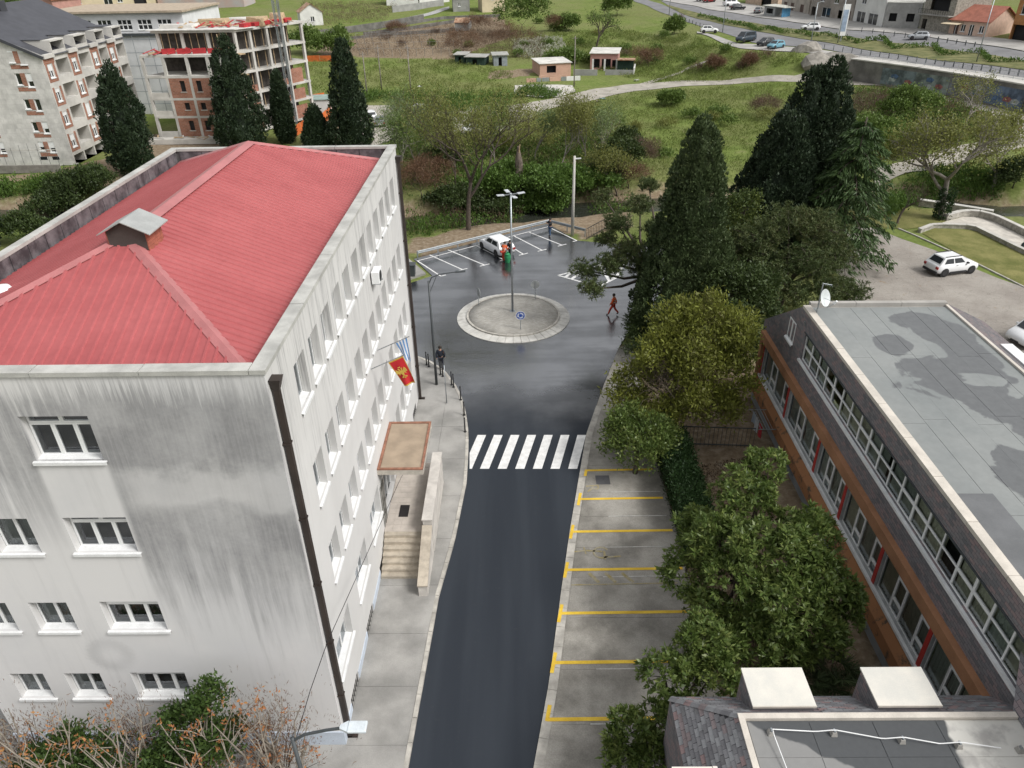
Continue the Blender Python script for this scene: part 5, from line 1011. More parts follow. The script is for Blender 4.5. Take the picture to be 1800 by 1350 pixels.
m = MB(); f.box(m, 0, L, z+3.3, z+3.5, 0, 1.3); b_ = m.build('balcony_slab', CONC, t)
for i in range(14): m = MB(); f.box(m, L*i/14, L*i/14+.04, z+3.5, z+4.4, 1.22, 1.26); m.build('baluster', BLACK, b_)
m = MB(); f.box(m, 0, L, z+4.4, z+4.46, 1.2, 1.28); m.build('handrail', BLACK, b_)
t, f, z, L = ubox('roadside_house', 'pink bungalow with red tiled roof and small awning by the upper road', (1666, 60), (1732, 67), 9, 3.1, pm('pink_cream', (.62, .45, .36), .85, .1), roofmat('red_tiles', (.34, .13, .09)), 'ridge', .5, [(.12, .24, .1, 2.3, 'd'), (.3, .42, .9, 2.2), (.52, .64, .1, 2.3), (.78, .9, .9, 2.2)], rise=2.4)
m = MB(); q = [f.pt(-.8, z+2.5, 0), f.pt(2.8, z+2.5, 0), f.pt(2.8, z+2.3, 2.2), f.pt(-.8, z+2.3, 2.2)]; m.hexa([np.array(p)-(0, 0, .08) for p in q[::-1]]+[np.array(p) for p in q[::-1]]); m.build('awning', CREAM, t); m = MB(); m.bar(f.pt(2.6, z-.3, 2.), f.pt(2.6, z+2.3, 2.), .08); m.build('awning_post', STEEL, t)
ubox('orange_house', 'orange brown house with dark garage front at the right edge', (1772, 70), (1850, 80), 10, 8., pm('orange_brown', (.42, .2, .08), .85), TIN, 'flat', .2, [(.02, .6, .1, 3., 'o'), (.1, .5, 4.8, 6.6)], cat='building')
ubox('shop_row', 'grey brown terrace of old shop houses along the upper road', (1422, 28), (1496, 38), 10, 8., pm('old_brown_render', (.3, .27, .24), .9, .25, .4), TIN, 'flat', .2, [(.04, .14, .3, 2.4, 'o'), (.22, .32, 3.8, 5.4), (.3, .5, .4, 2.6, 'w'), (.55, .65, 3.8, 5.4), (.68, .78, .4, 2.4, 'o'), (.84, .96, .2, 2.6, 'd')], cat='building')
ubox('shop_row', 'pale stone terrace with dark doors behind the kiosk', (1372, 17), (1420, 26), 9, 6., pm('pale_stone', (.42, .38, .33), .9, .2, .5), TIN, 'flat', .2, [(.1, .22, .2, 2.3, 'd'), (.35, .47, .2, 2.3, 'd'), (.7, .82, .2, 2.3, 'd')], cat='building')
ubox('beige_house', 'peach walled house above the parked van at the top edge', (1310, 6), (1366, 14), 8, 6., pm('peach', (.56, .42, .32), .85), TIN, 'flat', .2, [(.5, .8, .2, 2.6, 'o')], cat='building')
t, f, z, L = ubox('kiosk', 'grey kiosk and bus shelter with blue end panel', (1342, 28), (1361, 30), 3., 2.6, pm('kiosk_grey', (.34, .35, .35), .6), pm('kiosk_roof', (.5, .5, .45), .7), 'flat', .5, [(.2, .8, .9, 2.1, 'o')], cat='kiosk')
m = MB(); f.box(m, L, L+4.4, z+2.6, z+2.75, -2.8, .5); m.build('shelter_roof', pm('kiosk_roof', (.5, .5, .45)), t); m = MB(); f.box(m, L+3.4, L+3.55, z, z+2.55, -2.2, .3); m.build('blue_panel', pm('blue_poster', (.1, .3, .5), .5), t)
# ---- ribbons: roads on the terrain
def ribbon(name, lo, hi, mat, off=.07, n=60, **pr):
    def rs(px):
        P = np.array([GT(*p)[:2] for p in px]); L = np.r_[0, np.cumsum(np.linalg.norm(np.diff(P, axis=0), axis=1))]; s = np.linspace(0, L[-1], n); return np.stack([np.interp(s, L, P[:, i]) for i in (0, 1)], 1)
    A, B = rs(lo), rs(hi); k_ = 7; V = []
    for j in range(k_): t = j/(k_-1); q = A*(1-t)+B*t; V.append(np.c_[q, T(q[:, 0], q[:, 1])+off])
    V = np.concatenate(V); F_ = np.array([(j*n+i, j*n+i+1, (j+1)*n+i+1, (j+1)*n+i) for j in range(k_-1) for i in range(n-1)]); return obj(name, mesh_np(name, V, F_, mat, True), **pr)
OASPH = pm('old_asphalt', (.19, .19, .195), .85, .15, .3, fine=.08); DIRT = pm('pale_dirt', (.36, .335, .29), .95, .2, .5, bump=.3, bscale=6, fine=.12); TILEP = pm('paving', (.36, .35, .33), .9, .15, .5); GRS = pm('median_grass', (.12, .15, .04), .95, .35, .5, col2=(.2, .19, .08), fine=.2)
ribbon('upper_road', [(1100, -4), (1150, 17), (1200, 36), (1267, 57), (1325, 76), (1430, 84), (1504, 97), (1622, 114), (1798, 137), (1890, 150)], [(1130, -4), (1173, 12), (1200, 25), (1267, 43), (1367, 62), (1428, 72), (1511, 87), (1622, 104), (1798, 124), (1890, 136)], OASPH, .08, kind='structure')
ribbon('upper_road', [(1155, -4), (1173, 9), (1200, 17), (1242, 27), (1317, 40), (1408, 53), (1493, 66), (1567, 76), (1644, 84), (1733, 96), (1798, 109), (1890, 124)], [(1145, -4), (1165, 2), (1200, 8), (1242, 17), (1317, 28), (1400, 41), (1511, 55), (1593, 61), (1633, 67), (1744, 82), (1798, 91), (1890, 106)], OASPH, .08, kind='structure')
ribbon('median_strip', [(1173, 12), (1200, 25), (1267, 43), (1367, 62), (1428, 72), (1511, 87), (1622, 104), (1798, 124), (1890, 136)], [(1173, 9), (1200, 17), (1242, 27), (1317, 40), (1408, 53), (1493, 66), (1567, 76), (1644, 84), (1733, 96), (1798, 109), (1890, 124)], GRS, .16, kind='structure')
ribbon('upper_pavement', [(1165, 2), (1200, 8), (1242, 17), (1317, 28), (1400, 41), (1511, 55), (1593, 61), (1633, 67), (1744, 82), (1798, 91), (1890, 106)], [(1160, -6), (1200, -4), (1242, -1), (1317, 8), (1380, 18), (1500, 38), (1550, 48), (1620, 52), (1740, 67), (1800, 74), (1890, 85)], TILEP, .2, kind='structure')
ribbon('lower_footway', [(1225, 59), (1300, 86), (1400, 92), (1504, 102), (1622, 118), (1800, 143), (1890, 155)], [(1225, 56), (1300, 78), (1400, 84), (1504, 98), (1622, 115), (1800, 138), (1890, 150)], TILEP, .14, kind='structure')
ribbon('dirt_road', [(600, 198), (680, 206), (760, 200), (850, 204), (900, 204), (960, 193), (1000, 186), (1060, 172), (1120, 160), (1200, 152), (1300, 147), (1400, 145), (1490, 150), (1560, 152), (1612, 160), (1660, 180), (1720, 200), (1765, 215)], [(600, 184), (690, 186), (760, 184), (900, 186), (960, 176), (1000, 168), (1050, 156), (1100, 149), (1200, 142), (1300, 138), (1400, 134), (1500, 126), (1540, 124), (1580, 136), (1650, 161), (1720, 181), (1800, 202), (1840, 212)], DIRT, .08, 110, kind='structure')
ribbon('dirt_road', [(1765, 214), (1772, 228), (1745, 246), (1690, 256), (1600, 282), (1530, 302)], [(1845, 212), (1835, 245), (1790, 262), (1700, 282), (1620, 302), (1540, 330)], DIRT, .1, kind='structure')
ribbon('gravel_yard', [(640, 262), (700, 245), (800, 236), (870, 238), (960, 196)], [(600, 200), (680, 208), (760, 206), (860, 205), (960, 190)], DIRT, .1, kind='structure')
ribbon('concrete_apron', [(903, 166), (940, 172), (980, 172), (1012, 162)], [(905, 151), (940, 150), (980, 150), (1006, 151)], pm('bright_concrete', (.52, .5, .46), .9, .12, .5), .14, kind='structure')
ribbon('trail', [(1128, 152), (1165, 140), (1210, 122), (1260, 103)], [(1124, 148), (1163, 137), (1208, 119), (1258, 101)], DIRT, .1, kind='structure')
ribbon('upper_lane', [(520, 64), (600, 56), (680, 44), (740, 31), (790, 16)], [(520, 58), (600, 51), (680, 39), (740, 26), (790, 12)], pm('pale_lane', (.36, .36, .35), .9), .1, kind='structure')
# terrace and field walls
def wallrun(name, label, pts, h, mat, w=.35, off=0.):
    P = [GT(*p) for p in pts]; t = thing(name, label, 'wall', P[0])
    for i in range(len(P)-1):
        a, b = P[i], P[i+1]; n = max(1, int(np.linalg.norm(b-a)/4))
        for j in range(n):
            p, q = a+(b-a)*j/n, a+(b-a)*((j+.995)/n); m = MB(); m.bar((p[0], p[1], p[2]+h/2-.3+off), (q[0], q[1], q[2]+h/2-.3+off), w, h+.6); m.build('wall_section', mat, t)
    return t
DST = pm('dark_retaining_stone', (.15, .145, .135), .95, .3, .6, bump=.5, bscale=4); 
wallrun('lane_wall', 'long dark stone wall below the pale lane on the hillside', [(525, 68), (600, 60), (680, 48), (745, 36)], 1.6, DST)
for i, (pts, lab) in enumerate((([(640, 62), (720, 52), (800, 40)], 'upper dark terrace wall in the ploughed field'), ([(600, 72), (700, 62), (790, 56)], 'middle dark terrace wall in the ploughed field'), ([(700, 46), (780, 34), (880, 30)], 'topmost dark terrace wall below the stone house'), ([(690, 22), (740, 16), (780, 10)], 'grey wall before the white houses at the top'))): wallrun('terrace_wall', lab, pts, .8 if i < 3 else 1.8, DST if i < 3 else GREYB)
# big retaining wall with murals along the upper road
RW = thing('retaining_wall', 'long dark concrete retaining wall with faded graffiti under the upper road', 'wall', GT(1650, 160))
Et = [i for i in range(len(EDGE)) if EDGE[i][0] > 55 and i >= 7]; WP = EDGE[7:]; n_sec = 14; Lw = np.r_[0, np.cumsum(np.linalg.norm(np.diff(WP, axis=0), axis=1))]; LW = min(Lw[-1], 95.)
RCON = pm('dark_wall_concrete', (.16, .155, .145), .95, .3, .5, bump=.3, fine=.12)
gc = [(.14, .18, .17), (.13, .16, .17), (.17, .2, .185), (.13, .14, .155), (.09, .12, .17)]
for i in range(n_sec):
    s0, s1 = LW*i/n_sec+.02, LW*(i+1)/n_sec-.02; a = along(WP, s0); b = along(WP, s1); f = Fac(a, b); za = 5.35; 
    m = MB(); f.box(m, 0, f.L, -.2, za-.2, -.5, 2.4); s_ = m.build('wall_section', RCON, RW)
    m = MB(); f.box(m, 0, f.L, za-.2, za, -.6, 2.52); m.build('coping', CONC_L, s_)
    if 0 < i < 9:
        zb = Tz(*f.pt(f.L/2, 0, 3.)[:2]); hgt = za-.5-zb
        m = MB(); f.box(m, .1, f.L-.1, zb+hgt*.12, zb+hgt*.9, 2.401, 2.406); c_ = gc[i % 5]; m.build('mural', pm('mural_%d' % (i % 5), c_, .9, .5, .7, col2=sc_(c_, 1.6)), s_)
        for q in range(3):
            m = MB(); x, z = rng.uniform(.5, f.L-2), zb+hgt*rng.uniform(.25, .6); pts = [f.pt(x+dx*1.3, z+dz*.8, 2.41) for dx, dz in ((0, 0), (.9, -.1), (1.2, .5), (.7, .9), (.1, .7))]; m.poly(pts); m.build('graffiti_shape', pm('graf_%d' % q, [(.34, .37, .36), (.24, .1, .09), (.08, .13, .22)][q], .9, .4, 2.), s_)
EW = thing('embankment_wall', 'tall dark retaining wall below the road bend at the top', 'wall', GT(1100, 50)); WP2 = EDGE[0:4]
for i in range(12):
    a = along(WP2, i*12.+40); b = along(WP2, (i+1)*12.+39.9); f = Fac(a, b); 
    if np.linalg.norm(b-a) < .5: continue
    m = MB(); f.box(m, 0, f.L, 1., 5.3, -.5, 2.4); m.build('wall_section', DST, EW); m = MB(); f.box(m, 0, f.L, 5.3, 5.6, -.6, 2.5); m.build('coping', CONC, EW)
# ================================================================ park on the right
k = NT('gravel'); n1 = k.noise(.25, 6., .65); n2 = k.noise(16., 4., .7); n3 = k.noise(1.2, 6., .7); vo = k.n('ShaderNodeTexVoronoi', feature='DISTANCE_TO_EDGE'); k.l(k.vec((.22, .3, 1)), vo.inputs['Vector']); ck = k.rng(k.math('ADD', vo.outputs[0], k.math('MULTIPLY', k.math('SUBTRACT', n3, .5), .08)), .0, .012, 1., 0.)
c = k.mix(k.rng(n1, .3, .7), (.26, .235, .21), (.36, .335, .3)); c = k.mix(k.rng(n3, .6, .72), c, (.27, .2, .13)); c = k.mix(1., c, k.ramp(n2, [(.2, .68), (.8, 1.2)]), 'MULTIPLY'); c = k.mix(k.math('MULTIPLY', ck, .55), c, (.1, .085, .07)); k.bump(n2, .6, .03); GRAV = k.fin(c, .95, .15)
m = MB(); m.poly([(x, y, -.03) for x, y in ((24.2, 18), (62, 18), (62, 36), (42.2, 55), (41.3, 56), (40.4, 57.6), (39.4, 60.2), (38.3, 64.2), (36.6, 67.3), (35.2, 70.6), (31.5, 71), (28, 62), (25.5, 50), (24.2, 41))]); m.build('gravel_lot', GRAV, kind='structure')
LAWN = pm('lawn', (.15, .165, .035), .95, .25, .5, col2=(.23, .215, .075), bump=.4, bscale=12, fine=.2)
m = MB(); m.poly([(x, y, -.02) for x, y in ((41.5, 55.5), (58, 41), (62, 44), (46.6, 60), (45.5, 63.3), (44.7, 69.2), (41.1, 70.2), (39.2, 68.7), (40.1, 62.2))]); m.build('lawn', LAWN, kind='structure')
m = MB(); m.poly([(x, y, -.02) for x, y in ((31.5, 71.6), (38.4, 70.), (41.2, 71.), (45.4, 72.), (44.4, 75.6), (40, 77), (33, 77))]); m.build('lawn', LAWN, kind='structure')
ed = np.array([(37.55, 70.2), (38.35, 67.9), (40.05, 62.), (41.45, 55.6), (50, 48)]); 
edt = thing('lawn_edging', 'thin concrete edging line between gravel lot and lawn', 'kerb', (39, 66, 0)); sd_ = 0.
while sd_ < 26:
    a, b = along(ed, sd_), along(ed, sd_+.97); m = MB(); m.bar((*a, -.02), (*b, -.02), .14, .12); m.build('edging_stone', KERB, edt); sd_ += 1.
RUB = pm('light_rubble', (.36, .34, .3), .9, .3, 3., bump=.6, bscale=7)
def lowwall(name, label, pts, h, w, cope=True, z0=-.1):
    P = np.array(pts, float); t = thing(name, label, 'wall', (*P[0], 0)); L = np.sum(np.linalg.norm(np.diff(P, axis=0), axis=1)); n = int(L/1.1)
    for i in range(n):
        a, b = along(P, L*i/n), along(P, L*(i+.985)/n); m = MB(); m.bar((*a, (z0+h)/2), (*b, (z0+h)/2), w, h-z0); s_ = m.build('wall_block', RUB, t)
        if cope: m = MB(); m.bar((*a, h+.04), (*b, h+.04), w+.1, .08); m.build('cap_stone', CONC_L, s_)
    return t
lowwall('low_wall', 'low stone wall edging the sunken path beside the lawn', [(39., 69.), (41.1, 70.5), (44.7, 70.0), (45.7, 63.4), (47.2, 57), (52, 50)], .3, .3)
lowwall('curved_wall', 'curved stone parapet wall round the riverside terrace', [(43.2, 72.4), (45.3, 73.6), (46.9, 73.8), (48., 72.2), (48.4, 69), (48.8, 64.5), (50.5, 59), (55, 52)], .55, .35)
lowwall('river_wall', 'long pale stone wall on the stream bank above the terrace', [(43., 77.6), (46, 75.6), (48.6, 73.6)], .5, .5)
m = MB(); m.poly([(x, y, -.01) for x, y in ((40., 69.6), (41.2, 70.8), (43.3, 72.2), (45.5, 73.4), (47, 73.4), (47.8, 72), (48.1, 69), (48.5, 64.5), (50.2, 59), (47.6, 57.2), (46., 63.4), (45., 70.2), (41.2, 70.5))]); m.build('terrace_path', pm('pale_path', (.5, .47, .42), .9, .2, 1.), kind='structure')
def pole(name, label, base, h, r=.06, mat=STEEL, group=None, cat='lamp post'):
    t = thing(name, label, cat, base, group=group); m = MB(); m.tube([base, (base[0], base[1], base[2]+h)], [r, r*.65], 10); m.build('pole', mat, t, smooth=True); return t
DGREEN = pm('dark_green_paint', (.015, .03, .03), .4)
b_ = (46.6, 64.8, 0); t = pole('park_lamp', 'dark green park lamp standing on the riverside terrace', b_, 3.1, .07, DGREEN); m = MB(); m.box(b_[0]-.25, b_[0]+.25, b_[1]-.12, b_[1]+.12, 3.08, 3.2); m.build('lamp_head', DGREEN, t); m = MB(); m.lathe([(.2, 0), (.2, .25), (.1, .4)], b_, 12); m.build('foot', DGREEN, t)
# ---- lamps and signs by the roundabout
c0 = (-.56, 51.6, .3); t = pole('roundabout_lamp', 'tall grey lamp post with four flat heads in the middle of the island', c0, 9.3, .09)
for i in range(4):
    a = RAD(20+90*i); d = np.array([math.cos(a), math.sin(a), 0]); p = np.array([c0[0], c0[1], 9.5]); m = MB(); m.bar(p, p+d*.55, .06); ar = m.build('arm', STEEL, t); m = MB(); m.bar(p+d*.5, p+d*1.05+(0, 0, .03), .3, .07); m.build('lamp_head', pm('lamp_head_grey', (.5, .53, .55), .4), ar, bevel=.02)
m = MB(); m.box(c0[0]-.2, c0[0]+.2, c0[1]-.2, c0[1]+.2, .3, .36); m.build('base_plate', STEEL, t)
SBLUE = pm('sign_blue', (.02, .07, .32), .4, .05, 1., fine=0)
def disc_sign(label, x, y, z, h, rz, front):
    t = thing('road_sign', label, 'sign', (x, y, z), group='roundabout signs'); m = MB(); m.tube([(x, y, z), (x, y, z+h)], .03, 8); m.build('post', STEEL, t)
    Ms = Matrix.Translation((x, y, z+h-.28)) @ Matrix.Rotation(rz, 4, 'Z') @ Matrix.Rotation(RAD(90), 4, 'X')
    m = MB(); m.lathe([(0.001, .0), (.34, .0), (.34, .02), (.001, .02)], (0, 0, .02), 32); m.build('disc', pm('sign_back', (.38, .4, .4), .5), t, Ms); m = MB(); m.lathe([(.33, .0), (.001, .0005)], (0, 0, .0415), 32); m.build('face', SBLUE, t, Ms)
    m = MB(); k_ = 32
    for i in range(k_): a, b = 2*math.pi*i/k_, 2*math.pi*(i+1)/k_; m.quad(*[(r*math.cos(q), r*math.sin(q), .043) for r, q in ((.315, a), (.345, a), (.345, b), (.315, b))])
    m.build('rim', WHITE, t, Ms)
    if front:
        for j in range(3):
            m = MB(); a0 = 2*math.pi*j/3
            for i in range(8): a, b = a0+i*.17, a0+(i+1)*.17; m.quad(*[(r*math.cos(q), r*math.sin(q), .044) for r, q in ((.15, a), (.22, a), (.22, b), (.15, b))])
            a = a0+8*.17; m.poly([((.11)*math.cos(a), .11*math.sin(a), .044), (.26*math.cos(a), .26*math.sin(a), .044), (.19*math.cos(a+.42), .19*math.sin(a+.42), .044)]); m.build('arrow', WHITE, t, Ms)
    return t
disc_sign('blue round sign with white circular arrows at the near rim of the island', .05, 48.6, .2, 1.5, 0, True)
disc_sign('grey backed round sign turned sideways at the left rim of the island', -3.25, 52.9, .2, 1.45, RAD(115), True); disc_sign('grey backed round sign at the far right rim of the island', 1.25, 53.9, .2, 1.6, RAD(185), True)
cp_ = G(1006, 414); t = pole('concrete_lamp_pole', 'thick pale concrete pole with small lamp by the guard rail', (cp_[0], cp_[1], -.1), 7.8, .17, CONC_L); m = MB(); m.bar((cp_[0], cp_[1], 7.45), (cp_[0]+.6, cp_[1]-.1, 7.5), .16, .08); m.build('lamp_head', WHITE, t)
lp = (-5.5, 41.1, .12); t = pole('street_lamp', 'dark grey street lamp with long curved arm beside the white building', lp, 7.3, .09, DGREYM)
e_ = atY(815, 475, 41.1); m = MB(); m.tube([(lp[0], lp[1], 7.2), (lp[0]+.2, lp[1], 7.65), (lp[0]+.7, lp[1], 7.85), (float(e_[0])-.4, lp[1], 8.0)], .035, 8); m.build('arm', DGREYM, t); m = MB(); m.bar((float(e_[0])-.5, lp[1], 8.0), (float(e_[0])+.1, lp[1], 8.04), .22, .07); m.build('lamp_head', DGREYM, t); m = MB(); m.tube([(lp[0], lp[1], 6.6), (lp[0]+.5, lp[1], 7.72)], .02, 6); m.build('strut', DGREYM, t)
p_ = (-4.65, 38.8, .12); t = pole('thin_post', 'thin bare metal sign post on the pavement near the bend', p_, 2.75, .035, STEEL, cat='post')
fl = (-5.87, 11.2, .1); t = pole('street_lamp', 'near street lamp with pale flat head over the pavement below the white wall', fl, 7.7, .08, DGREYM)
m = MB(); m.tube([(fl[0], fl[1], 7.7), (fl[0]+.35, fl[1], 7.95), (fl[0]+.9, fl[1], 8.12), (-4.5, fl[1], 8.22)], .04, 8); m.build('arm', DGREYM, t)
m = MB(); m.hexa([(-4.6, fl[1]-.05, 8.2), (-4.4, fl[1]-.15, 8.2), (-4.4, fl[1]+.15, 8.2), (-4.6, fl[1]+.05, 8.2), (-4.6, fl[1]-.05, 8.27), (-4.4, fl[1]-.15, 8.29), (-4.4, fl[1]+.15, 8.29), (-4.6, fl[1]+.05, 8.27)]); m.build('neck', pm('lamp_pale', (.58, .63, .66), .4), t)
m = MB(); m.box(-4.4, -3.92, fl[1]-.16, fl[1]+.16, 8.2, 8.29); m.build('lamp_head', pm('lamp_pale', (.58, .63, .66)), t, bevel=.03)
m = MB(); P_ = [atX(u, v, -6.05) for u, v in ((545, 1215), (575, 1130), (640, 985), (700, 850), (735, 780), (757, 735))]; m.tube([(fl[0], fl[1], 7.5)]+P_, .012, 5); setp(m.build('overhead_cable', BLACK), 'thin black cable sagging along the side of the white building', 'cable')
# bollards
bp = [(750, 641), (754, 644.5), (774.5, 658), (778.5, 661.5), (794, 676.5), (797.5, 680.5), (810, 703), (816, 730), (817.6, 759)]
bl_w = ['first bollard of the bend, nearest the roundabout', 'second bollard of the bend from the roundabout', 'third bollard of the bend, beside the standing man', 'fourth bollard of the bend from the roundabout', 'fifth bollard of the bend from the roundabout', 'sixth bollard of the bend from the roundabout', 'third bollard counted from the zebra crossing', 'second bollard counted from the zebra crossing', 'last bollard of the row, nearest the zebra crossing']
m = MB(); m.tube([(0, 0, 0), (0, 0, .95)], .045, 10); bm = m.mesh('post', BLACK, True); m = MB(); m.tube([(0, 0, .95), (0, 0, 1.02)], [.055, .03], 10); bc = m.mesh('cap', BLACK, True); m = MB(); m.lathe([(.09, 0), (.09, .03), (.05, .05)], k=12); bb = m.mesh('foot', BLACK)
for (u, v), w_ in zip(bp, bl_w):
    q = G(u, v, .12); t = thing('bollard', 'black iron '+w_, 'bollard', q, group='bollards along the pavement bend')
    for n_, me in (('post', bm), ('cap', bc), ('foot', bb)): obj(n_, me, t, TR(*q))
# guard rail
def guard(label, A, B, step=2.0):
    A = np.array(A, float); B = np.array(B, float); d = (B-A)/np.linalg.norm(B-A); n = np.array([d[1], -d[0]]); L = np.linalg.norm(B-A); t = thing('guard_rail', label, 'guard rail', (*A, 0), group='guard rails behind the bays')
    pr = [(0, .47), (.06, .52), (.06, .57), (0, .62), (.06, .67), (.06, .72), (0, .77)]; m = MB()
    for i in range(6):
        (o0, z0), (o1, z1) = pr[i], pr[i+1]; a0, b0, a1, b1 = A+n*o0, B+n*o0, A+n*o1, B+n*o1; m.quad((*a0, z0), (*b0, z0), (*b1, z1), (*a1, z1))
    m.build('rail', STEEL, t)
    k_ = int(L/step)
    for i in range(k_+1): p = A+(B-A)*i/k_-n*.06; m = MB(); m.box(p[0]-.05, p[0]+.05, p[1]-.05, p[1]+.05, -.1, .76); m.build('post', STEEL, t)
g0, g1, g2 = G(735, 455)[:2], G(964, 401.5)[:2]+np.array([.1, .5]), G(1018, 420)[:2]+np.array([.6, .8])
guard('long galvanised guard rail behind the white painted bays', g0, g1); guard('short galvanised guard rail end running down to the concrete pole', g1, g2)
def railing(name, label, A, B, h, step, mat=BLACK, r=.02, group=None, pz=None):
    A = np.array(A, float); B = np.array(B, float); t = thing(name, label, 'railing', A, group=group); n = max(2, int(np.linalg.norm(B-A)/step))
    for z in (.12, h): m = MB(); m.bar(A+(0, 0, z), B+(0, 0, z), .05); m.build('rail', mat, t)
    for i in range(n+1): p = A+(B-A)*i/n; m = MB(); m.bar(p+(0, 0, -.05), p+(0, 0, h-.03), r*1.4); m.build('bar', mat, t)
    return t
ra, rb, rc_ = G(1031, 421), G(1062, 404), G(1112, 398); railing('iron_railing', 'black iron railing beyond the concrete pole', ra, rb, 1.1, .28); railing('iron_railing', 'black iron railing half hidden behind the pine branches', rb, rc_, 1.1, .28)
railing('bridge_railing', 'grey mesh railing on the lane at the right edge', GT(1752, 263), GT(1835, 240), 1.3, .5, STEEL); 
railing('garden_fence', 'grey wire garden fence behind the round tree', (8.9, 34.3, 0), (13.2, 34.0, 0), 1.3, .22, DGREYM, .014)
f_ = [along(EDGE, 0)]; WPs = EDGE[7:]; 
for i in range(7): a, b = along(WPs, i*13.), along(WPs, (i+1)*13.-.1); railing('wall_railing', ['leftmost', 'second', 'third', 'fourth', 'fifth', 'sixth', 'rightmost'][i]+' railing length on top of the graffiti wall', (*a, 5.35), (*b, 5.35), 1., 1.6, STEEL, .03, 'railings on the retaining wall')
# bin
q = G(724, 484, .1); m = MB(); m.hexa([(q[0]-.3, q[1]-.3, .1), (q[0]+.3, q[1]-.3, .1), (q[0]+.3, q[1]+.3, .1), (q[0]-.3, q[1]+.3, .1), (q[0]-.36, q[1]-.36, 1.1), (q[0]+.36, q[1]-.36, 1.1), (q[0]+.36, q[1]+.36, 1.1), (q[0]-.36, q[1]+.36, 1.1)]); bn = m.build('rubbish_bin', DGREYM, bevel=.03, label='dark grey rubbish bin behind the corner of the white building', cat='bin'); m = MB(); m.box(q[0]-.4, q[0]+.4, q[1]-.4, q[1]+.4, 1.1, 1.18); m.build('lid', DGREYM, bn)
# hoops along the upper road
hm = MB(); hm.tube([(-.3, 0, 0), (-.3, 0, .75), (-.22, 0, .85), (.22, 0, .85), (.3, 0, .75), (.3, 0, 0)], .05, 6); hm = hm.mesh('hoop_barrier', DGREYM)
hp_ = [(1205, 38), (1211, 41), (1217, 43), (1223, 46), (1230, 48), (1236, 50)]+[(1432+16.2*i, 85+2.25*i) for i in range(23)]
for i, (u, v) in enumerate(hp_):
    q = GT(u, v, .12); obj('hoop_barrier', hm, None, TR(*q, RAD(70)), label='small dark hoop barrier along the near edge of the upper road', cat='barrier', group='hoop barriers along the upper road')
for i, (u, v) in enumerate([(1514+19*i, 57+2.6*i) for i in range(8)]+[(1648+16*i, 74+2.4*i) for i in range(5)]):
    q = GT(u, v, .12); obj('hoop_barrier', hm, None, TR(*q, RAD(70)), label='small dark hoop barrier on the house side of the upper road', cat='barrier', group='hoop barriers on the house side')
for (u, v), h, lab in (((1270, 57), 9, 'tall thin lamp post left of the dark van on the upper road'), ((1424, 82), 8, 'pale concrete pole beside the rock on the upper road'), ((1716, 110), 10, 'tall lamp post leaning over the upper road median on the right'), ((1472, 77), 9, 'lamp post next to the tall white banner on the upper road'), ((1176, 27), 9, 'thin lamp post at the road bend near the top edge')):
    q = GT(u, v); t = pole('road_lamp', lab, q, h, .1, STEEL, 'lamp posts on the upper road'); m = MB(); m.bar((q[0], q[1], q[2]+h), (q[0]+1.4, q[1]+.6, q[2]+h+.25), .07); m.build('arm', STEEL, t)
q = GT(1477, 74); m = MB(); m.box(q[0]-.7, q[0]+.7, q[1]-.1, q[1]+.1, q[2]+1.2, q[2]+7.); bn_ = m.build('banner_sign', WHITE, label='tall white vertical banner sign in the road median', cat='sign'); m = MB(); m.box(q[0]-.5, q[0]+.5, q[1]-.12, q[1]-.101, q[2]+2., q[2]+6); m.build('blue_print', pm('faint_blue', (.3, .38, .5), .6), bn_); m = MB(); m.box(q[0]-.1, q[0]+.1, q[1]-.08, q[1]+.08, q[2]-.2, q[2]+1.2); m.build('stand', STEEL, bn_)
for (u, v), lab in (((1621, 157), 'red and white warning post at the start of the rusty kerb'), ((1788, 240), 'red and white warning post at the hairpin by the right edge')):
    q = GT(u, v); t = thing('warning_post', lab, 'warning post', q, group='red and white warning posts'); m = MB(); m.box(q[0]-.3, q[0]+.3, q[1]-.2, q[1]+.2, q[2], q[2]+.12); m.build('foot', BLACK, t)
    for i in range(6): m = MB(); m.box(q[0]-.16, q[0]+.16, q[1]-.03, q[1]+.03, q[2]+.12+i*.2, q[2]+.12+(i+1)*.2-.002); m.build('stripe', pm('warn_red', (.5, .03, .03), .5) if i % 2 else WHITE, t)
P_ = [GT(u, v, .2) for u, v in ((1610, 161), (1660, 182), (1720, 202), (1768, 219))]; t = thing('rusty_barrier', 'long rusty brown pipe barrier along the dirt road edge', 'barrier', P_[0])
for i in range(3): m = MB(); m.tube([P_[i]+(0, 0, .25), P_[i+1]+(0, 0, .25)], .14, 8); m.build('pipe', RUSTR, t)
for i in range(4): m = MB(); m.bar(P_[i]-(0, 0, .4), P_[i]+(0, 0, .3), .2); m.build('post', RUSTR, t)
for (b, h, lab) in (((783 - 60, 172), 9, 'dark wooden utility pole with lamp at the dirt road'), ((671, 158), 8, 'thin utility pole in the meadow beside the first pole'), ((1009, 152), 9, 'grey utility pole at the corner of the salmon bungalow'), ((646, 173), 8, 'leaning thin pole left of the utility poles')):
    q = GT(*b); t = pole('utility_pole', lab, q, h, .13, BARK_G, 'utility poles', 'pole'); m = MB(); m.bar((q[0]-.5, q[1], q[2]+h-.4), (q[0]+.5, q[1], q[2]+h-.4), .1); m.build('cross_arm', BARK_G, t)
